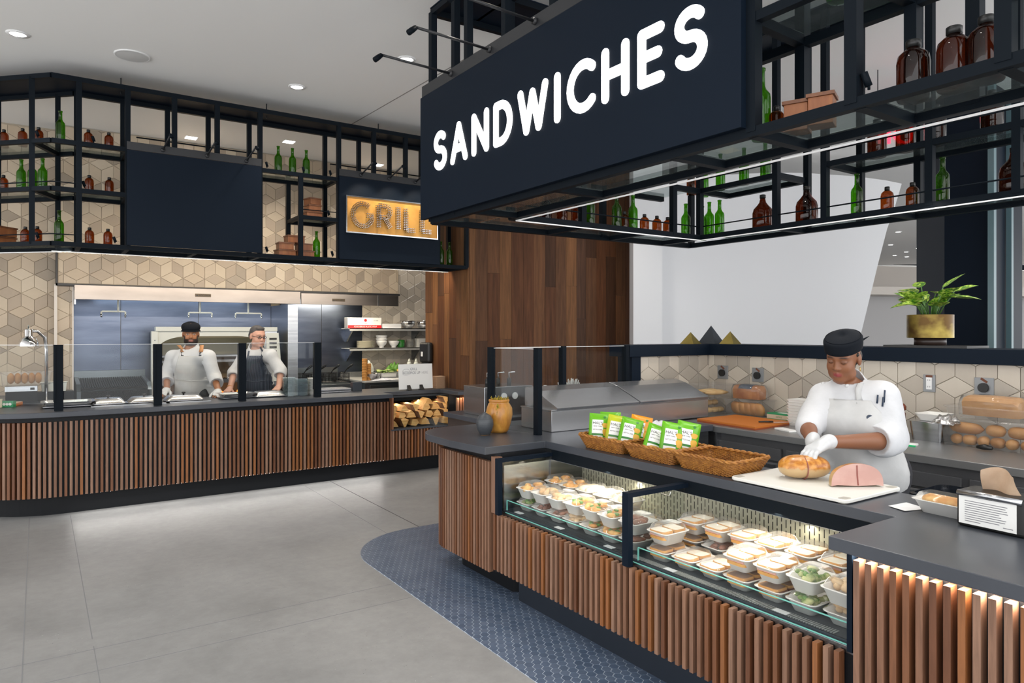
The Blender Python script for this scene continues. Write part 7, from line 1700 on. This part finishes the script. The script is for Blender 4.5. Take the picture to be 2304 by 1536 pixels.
    # apron: bib and skirt
    ap = field(jp, jx, .012)
    a0, a1 = PX(1848, 912, -.08).x, PX(1952, 912, -.08).x; zb0 = PX(1900, 902, -.1).z; zw = PX(1900, 975, -.1).z
    x0, x1 = PX(1848, 1000, 0).x, PX(2026, 1000, 0).x
    def edge(z):
        if z > zw: f_ = (z-zw)/(zb0-zw); g_ = (1-f_)**1.6; return a0+(x0-a0)*g_, a1+.01+(x1-.03-a1)*g_
        return x0, x1+.035*(zw-z)
    o = front_sheet(wrinkle(field(torso, jx, .012), jx, .0048, 1), jx, np.linspace(.68, zb0, 56), edge, .010, 'apron', 'apron_white', t, 3)
    MB().tube([tup(PX(1847, 1004, -.10)), tup(PX(1890, 1008, -.13)), tup(PX(1950, 1010, -.13)), tup(PX(1995, 1006, -.09))], .008, 6, flat=.6).build('waist_tie', 'apron_white', t, True, True)
    st = [PX(1934, 908, -.075), PX(1936, 893, -.07), PX(1938, 877, -.07), PX(1940, 862, -.03)]
    strap(t, J, jx, st[:4], .016, 'neck_strap', 'apron_white')
    # hat: band + soft crown
    T_ = lambda p: tup(np.array(hc)+HM @ np.array(p)); HB = 0.
    rings = []
    for r, z, q in ((.094, .050, 0), (.097, .052, 0), (.099, .070, 0), (.100, .092, 0), (.099, .104, 0), (.095, .110, 0), (.088, .115, 0), (.068, .126, 0), (.035, .133, 0), (.004, .134, 0)):
        rings.append([T_((r*.92*math.cos(a), .010+r*1.10*math.sin(a), z+HB+.010*math.sin(a))) for a in [2*PI*i/32 for i in range(32)]])
    MB().loft(rings, cap=True).build('hat', 'hat_black', t, True, True)
    MB().tube([T_((.088*.94*math.cos(a), .010+.088*1.10*math.sin(a), .116+HB+.010*math.sin(a))) for a in [2*PI*i/32 for i in range(32)]], .0022, 5, closed=True).build('hat_seam', 'hat_black', t, True, True)
    MB().tube([T_((.03, .12, .05)), T_((.05, .15, .06)), T_((.075, .165, .075))], [.010, .012, .003], 6, flat=.4).build('hat_tie', 'hat_black', t, True, True)
    hx_ = [np.arange(hc[i]-.17, hc[i]+.17, .005, dtype=np.float32) for i in range(3)]
    hp = [('e', tup(np.array(hc)+HM @ np.array((0, .055, .0))), (.073, .062, .062), HM, .02), ('c', tup(np.array(hc)+HM @ np.array((0, .09, -.05))), tup(np.array(hc)+HM @ np.array((0, .085, -.12))), .030, .022, .03), ('c', T_((.071, -.004, .028)), T_((.072, .028, -.01)), .012, .012, .01), ('c', T_((-.071, -.004, .028)), T_((-.072, .028, -.01)), .012, .012, .01)]
    hp += [('es', T_((q*.082, .012, -.006)), (.020, .026, .036), HM, .004) for q in (-1, 1)]
    sdf_obj('hair', field(hp, hx_), hx_, 'hair_dark', t, None, 1)
    for q in (-1, 1): p = T_((q*.080, .006, -.042)); MB().tube([p, (p[0], p[1], p[2]-.022)], .0022, 6).build('earring', 'gold', t, True, True)
    # buttons, pens in sleeve pocket, thermometer clip
    for u, v in ((1884, 868), (1919, 870)):
        p = PX(u, v, -.06)
        kx, kz = int(np.searchsorted(jx[0], p.x)), int(np.searchsorted(jx[2], p.z)); h = np.where(J[kx, :, kz] < 0)[0]; y = jx[1][h[0]] if len(h) else -.1
        MB().tube([(p.x, y-.004, p.z), (p.x, y+.004, p.z)], .010, 12).build('button', 'button_white', t, True, True)
    for u, v0, v1, mm in ((1976, 888, 908, 'pen_navy'), (1984, 892, 914, 'pen_navy'), (1989, 877, 905, 'pen_navy')):
        p, q = PX(u, v0, -.11), PX(u, v1, -.118); p.y = q.y = surf_y(J, jx, q)-.004; MB().tube([tup(p), tup(q)], .0042, 6).build('pen', mm, t, True, True)
    p = PX(1956, 940, -.135); p.y = surf_y(J, jx, p)-.006; MB().tube([(p.x, p.y-.01, p.z), (p.x, p.y+.012, p.z)], .016, 14).build('clip_dial', 'pen_navy', t, 'auto', True)
    p, q = PX(1964, 930, -.13), PX(1950, 922, -.12); p.y = surf_y(J, jx, p)-.006; q.y = surf_y(J, jx, q)-.004; MB().tube([tup(p), tup(q)], .004, 6).build('clip_arm', 'chrome', t, True, True)
figure(1905, 3.6, 'person', 'person in white chef jacket, apron and black cap pressing a turkey breast', woman)
# ---------------------------------------------------------------- the two cooks behind the grill counter
def cook(hcp, hrot, tw, chp, pelp, nbp, shs, els, wrs, hands, skin, opts):
    def build(t, PX):
        hc = PX(*hcp); HM = Rm(*hrot); s = opts.get('hs', 1.03)
        sx = Vector((math.cos(tw), math.sin(tw), 0)); fw = Vector((math.sin(tw), -math.cos(tw), 0)); tM = np.array(Matrix.Rotation(tw, 3, 'Z'))
        ch, pel, nb = PX(*chp), PX(*pelp), PX(*nbp); shR, shL = PX(*shs[0]), PX(*shs[1]); elR, elL = PX(*els[0]), PX(*els[1]); wrR, wrL = PX(*wrs[0]), PX(*wrs[1])
        torso = [('e', tup(ch), (.165, .115, .15), tM, .06), ('e', tup(ch.lerp(pel, .5)), (.145, .110, .17), tM, .08), ('e', tup(pel), (.160, .125, .15), tM, .08), ('c', tup(shR), tup(shL), .050, .050, .06), ('c', tup(nb+Vector((0, .01, -.03))), tup(nb.lerp(shL, .75)), .055, .042, .05), ('c', tup(nb+Vector((0, .01, -.03))), tup(nb.lerp(shR, .75)), .055, .042, .05)]
        arm = limb(shR, elR, wrR, (.054, .042, .028), .03)+limb(shL, elL, wrL, (.054, .042, .028), .03)
        neck = [('c', tup(nb-Vector((0, 0, .06))), tup(hc+Vector((0, .02, -.06))), .062, .058, .03)]
        hps = [hand_prims(wrR, hands[0], hands[1], 1, (.5, .5, .55, .6)), hand_prims(wrL, hands[2], hands[3], -1, (.5, .5, .55, .6))]
        ax = [axis(-.50, .50, .012, .005, [(hc.x-.12, hc.x+.12), (wrR.x-.10, wrR.x+.10), (wrL.x-.10, wrL.x+.10)]), axis(-.55, .32, .012, .005, [(hc.y-.14, hc.y+.10), (min(wrR.y, wrL.y)-.12, max(wrR.y, wrL.y)+.03)]), axis(0, 1.76, .013, .005, [(.88, 1.03), (hc.z-.15, hc.z+.15)])]
        body = torso+legs(pel, tw, .09)+arm+neck+head_prims(hc, HM, s, False, opts.get('jaw', 1.05))+hps[0]+hps[1]
        rg = face_regions(hc, HM, s, opts['lips'], opts['brow'], beard=opts.get('beard'))
        sdf_obj('body', field(body, ax), ax, 'skin', t, blend(skin, *rg), 1)
        if opts.get('gloves'):
            for hp, wr in zip(hps, (wrR, wrL)):
                ga = [np.arange(wr[i]-.14, wr[i]+.14, .005, dtype=np.float32) for i in range(3)]; sdf_obj('glove', field(hp, ga, .003), ga, 'glove_white', t, None, 1)
        ce = opts.get('cuff', .35)
        jp = torso+[('c', tup(shR), tup(elR), .060, .058, .04), ('c', tup(elR), tup(elR+(wrR-elR)*ce), .058, .058, .02), ('c', tup(shL), tup(elL), .060, .058, .04), ('c', tup(elL), tup(elL+(wrL-elL)*ce), .058, .058, .02), ('c', tup(nb-Vector((0, 0, .03))), tup(nb+Vector((0, .01, .035))), .070, .064, .03)]
        jx = [axis(-.50, .50, .009, .009, []), axis(-.42, .34, .009, .009, []), axis(.70, 1.56, .009, .009, [])]
        J = wrinkle(field(jp, jx, .014), jx, .0045, opts['seed'])
        cut = field([cuff_cut(elR+(wrR-elR)*ce, wrR, .10), cuff_cut(elL+(wrL-elL)*ce, wrL, .10), ('cs', tup(nb+Vector((0, -.02, .03))), tup(hc), .060, .078, .004)], jx, 0, -1.)
        J = np.maximum(J, np.where(cut > -.9, cut, -1)); sdf_obj('chef_jacket', J, jx, 'chef_white', t, None, 1)
        tx = [axis(-.40, .40, .014, .014, []), axis(-.30, .34, .014, .014, []), axis(.04, 1.0, .015, .015, [])]
        sdf_obj('trousers', field(legs(pel, tw, .09)+[torso[2]], tx, .014), tx, 'trouser_dark', t, None, 2)
        bx0, bx1, bz = PX(opts['bib'][0], 760, -.1).x, PX(opts['bib'][1], 760, -.1).x, PX(500, opts['bib'][2], -.1).z; zw = PX(500, opts['bib'][3], -.1).z
        def edge(z):
            g_ = (1-(z-zw)/(bz-zw))**2 if z > zw else 1; return bx0-.06*g_, bx1+.06*g_
        front_sheet(wrinkle(field(torso, jx, .014), jx, .0045, opts['seed']), jx, np.linspace(.73, bz, 44), edge, .012, 'apron', opts['apron'], t, 3, n=34)
        p, q, r_ = PX(opts['bib'][0]-6, opts['bib'][3]+6, -.14), PX((opts['bib'][0]+opts['bib'][1])/2, opts['bib'][3]+9, -.17), PX(opts['bib'][1]+6, opts['bib'][3]+6, -.14)
        MB().tube([tup(p), tup(q), tup(r_)], .008, 6, flat=.6).build('waist_tie', opts['apron'], t, True, True)
        T_ = lambda p: tup(np.array(hc)+HM @ (np.array(p)*s))
        opts['extra'](t, PX, hc, HM, s, T_, J, jx)
    return build
def extra1(t, PX, hc, HM, s, T_, J, jx):
    # flat cap
    rings = []
    for r, z, fy in ((.092, .042, 0), (.099, .054, .004), (.105, .072, .010), (.101, .095, .012), (.083, .114, .008), (.046, .126, 0), (.004, .129, 0)):
        rings.append([T_((r*.90*math.cos(a), .006+r*1.06*math.sin(a)-(fy if math.sin(a) < 0 else 0), z+.010*math.sin(a))) for a in [2*PI*i/28 for i in range(28)]])
    MB().loft(rings).build('flat_cap', 'hat_black', t, True, True)
    vs = []
    for j, (r, z) in enumerate(((.090, .050), (.104, .050), (.118, .040), (.116, .034), (.088, .040))):
        vs.append([T_((r*.84*math.cos(a), .004+r*1.04*math.sin(a), z)) for a in [PI*1.08+PI*.84*i/16 for i in range(17)]])
    MB().loft(vs, cap=False, closed=False).build('cap_brim', 'hat_black', t, True, True)
    strap(t, J, jx, [PX(403, 776, -.05), PX(405, 786, -.09), PX(407, 792, -.1)], .021, 'leather_strap', 'strap_tan'); strap(t, J, jx, [PX(455, 776, -.05), PX(454, 786, -.09), PX(453, 792, -.1)], .021, 'leather_strap', 'strap_tan')
    for us in ((407, 409), (453, 452)): strap(t, J, jx, [PX(us[0], 791, -.1), PX(us[1], 801, -.11)], .014, 'strap_buckle', 'steel_dark')
    p = PX(483, 815, -.05); MB().tube([tup(p), tup(PX(485, 824, -.05))], .008, 6).build('pen', 'pen_navy', t, True, True)
figure(432, 7.65, 'person', 'person with a dark beard, black flat cap and tan apron straps behind the counter', cook(
    (429.5, 752, 0), (D(25), D(4), 0), D(22), (428, 818, .02), (433, 880, .06), (429, 788, .03), ((390, 803, .08), (468, 803, -.06)), ((376, 844, .05), (482, 846, -.06)), ((375, 876, -.20), (491, 879, -.24)),
    (Vector((.12, -1, -.25)), Vector((0, -.2, -1)), Vector((.30, -1, -.25)), Vector((0, -.2, -1))), (.30, .125, .055),
    dict(lips=(.26, .09, .07), brow=(.012, .008, .006), beard=(.016, .010, .008), gloves=True, seed=11, bib=(402, 460, 801, 848), apron='apron_white', extra=extra1, cuff=.42)))
def extra2(t, PX, hc, HM, s, T_, J, jx):
    hx_ = [np.arange(hc[i]-.17, hc[i]+.17, .006, dtype=np.float32) for i in range(3)]
    hp = [('e', T_((0, .020, .052)), (.079, .092, .077), HM, .02), ('e', T_((0, .055, .005)), (.077, .062, .060), HM, .02), ('es', T_((0, -.085, -.02)), (.12, .062, .085), HM, .01), ('es', T_((.08, .012, -.006)), (.022, .027, .036), HM, .004), ('es', T_((-.08, .012, -.006)), (.022, .027, .036), HM, .004), ('e', T_((0, -.045, .100)), (.05, .03, .022), HM, .02)]
    sdf_obj('hair', field(hp, hx_), hx_, 'hair_gray', t, None, 1)
    g = MB()
    for q in (-1, 1):
        g.tube([T_((q*.031+.021*math.cos(a), -.094, .006+.013*math.sin(a))) for a in [2*PI*i/14 for i in range(14)]], .0036, 5, closed=True); g.tube([T_((q*.052, -.092, .010)), T_((q*.076, -.02, .010)), T_((q*.078, .015, .008))], .0034, 5)
    g.tube([T_((-.010, -.095, .010)), T_((.010, -.095, .010))], .0034, 5); g.build('glasses', 'lens_frame', t, True, True)
    strap(t, J, jx, [PX(586, 780, -.05), PX(590, 790, -.1), PX(590, 803, -.12)], .010, 'apron_strap', 'apron_stripe'); strap(t, J, jx, [PX(562, 782, -.05), PX(557, 790, -.1), PX(556, 803, -.12)], .010, 'apron_strap', 'apron_stripe')
    mat('watch_blue', (.03, .06, .18), .4); p, q = PX(626, 866, -.20), PX(627, 872, -.22); MB().tube([tup(p), tup(q)], .034, 12).build('wristband', 'watch_blue', t, True, True)
    p, q = PX(517.5, 869, -.215), PX(517, 872, -.225); MB().tube([tup(p), tup(q)], .032, 12).build('bracelet', 'strap_tan', t, True, True)
figure(588, 8.17, 'person', 'person with grey hair, glasses and a striped navy apron leaning on the counter', cook(
    (579.5, 757, -.02), (D(52), D(10), 0), D(28), (578, 818, .03), (584, 876, .08), (575, 789, .03), ((549, 803, .10), (611, 800, -.08)), ((527, 838, .02), (632, 834, -.10)), ((517, 874, -.24), (627, 870, -.24)),
    (Vector((0, -1, -.35)), Vector((0, -.2, -1)), Vector((.0, -1, -.35)), Vector((0, -.2, -1))), (.55, .30, .22),
    dict(lips=(.48, .20, .16), brow=(.05, .04, .035), seed=17, bib=(556, 592, 800, 850), apron='apron_stripe', extra=extra2, cuff=.22, jaw=1.1)))
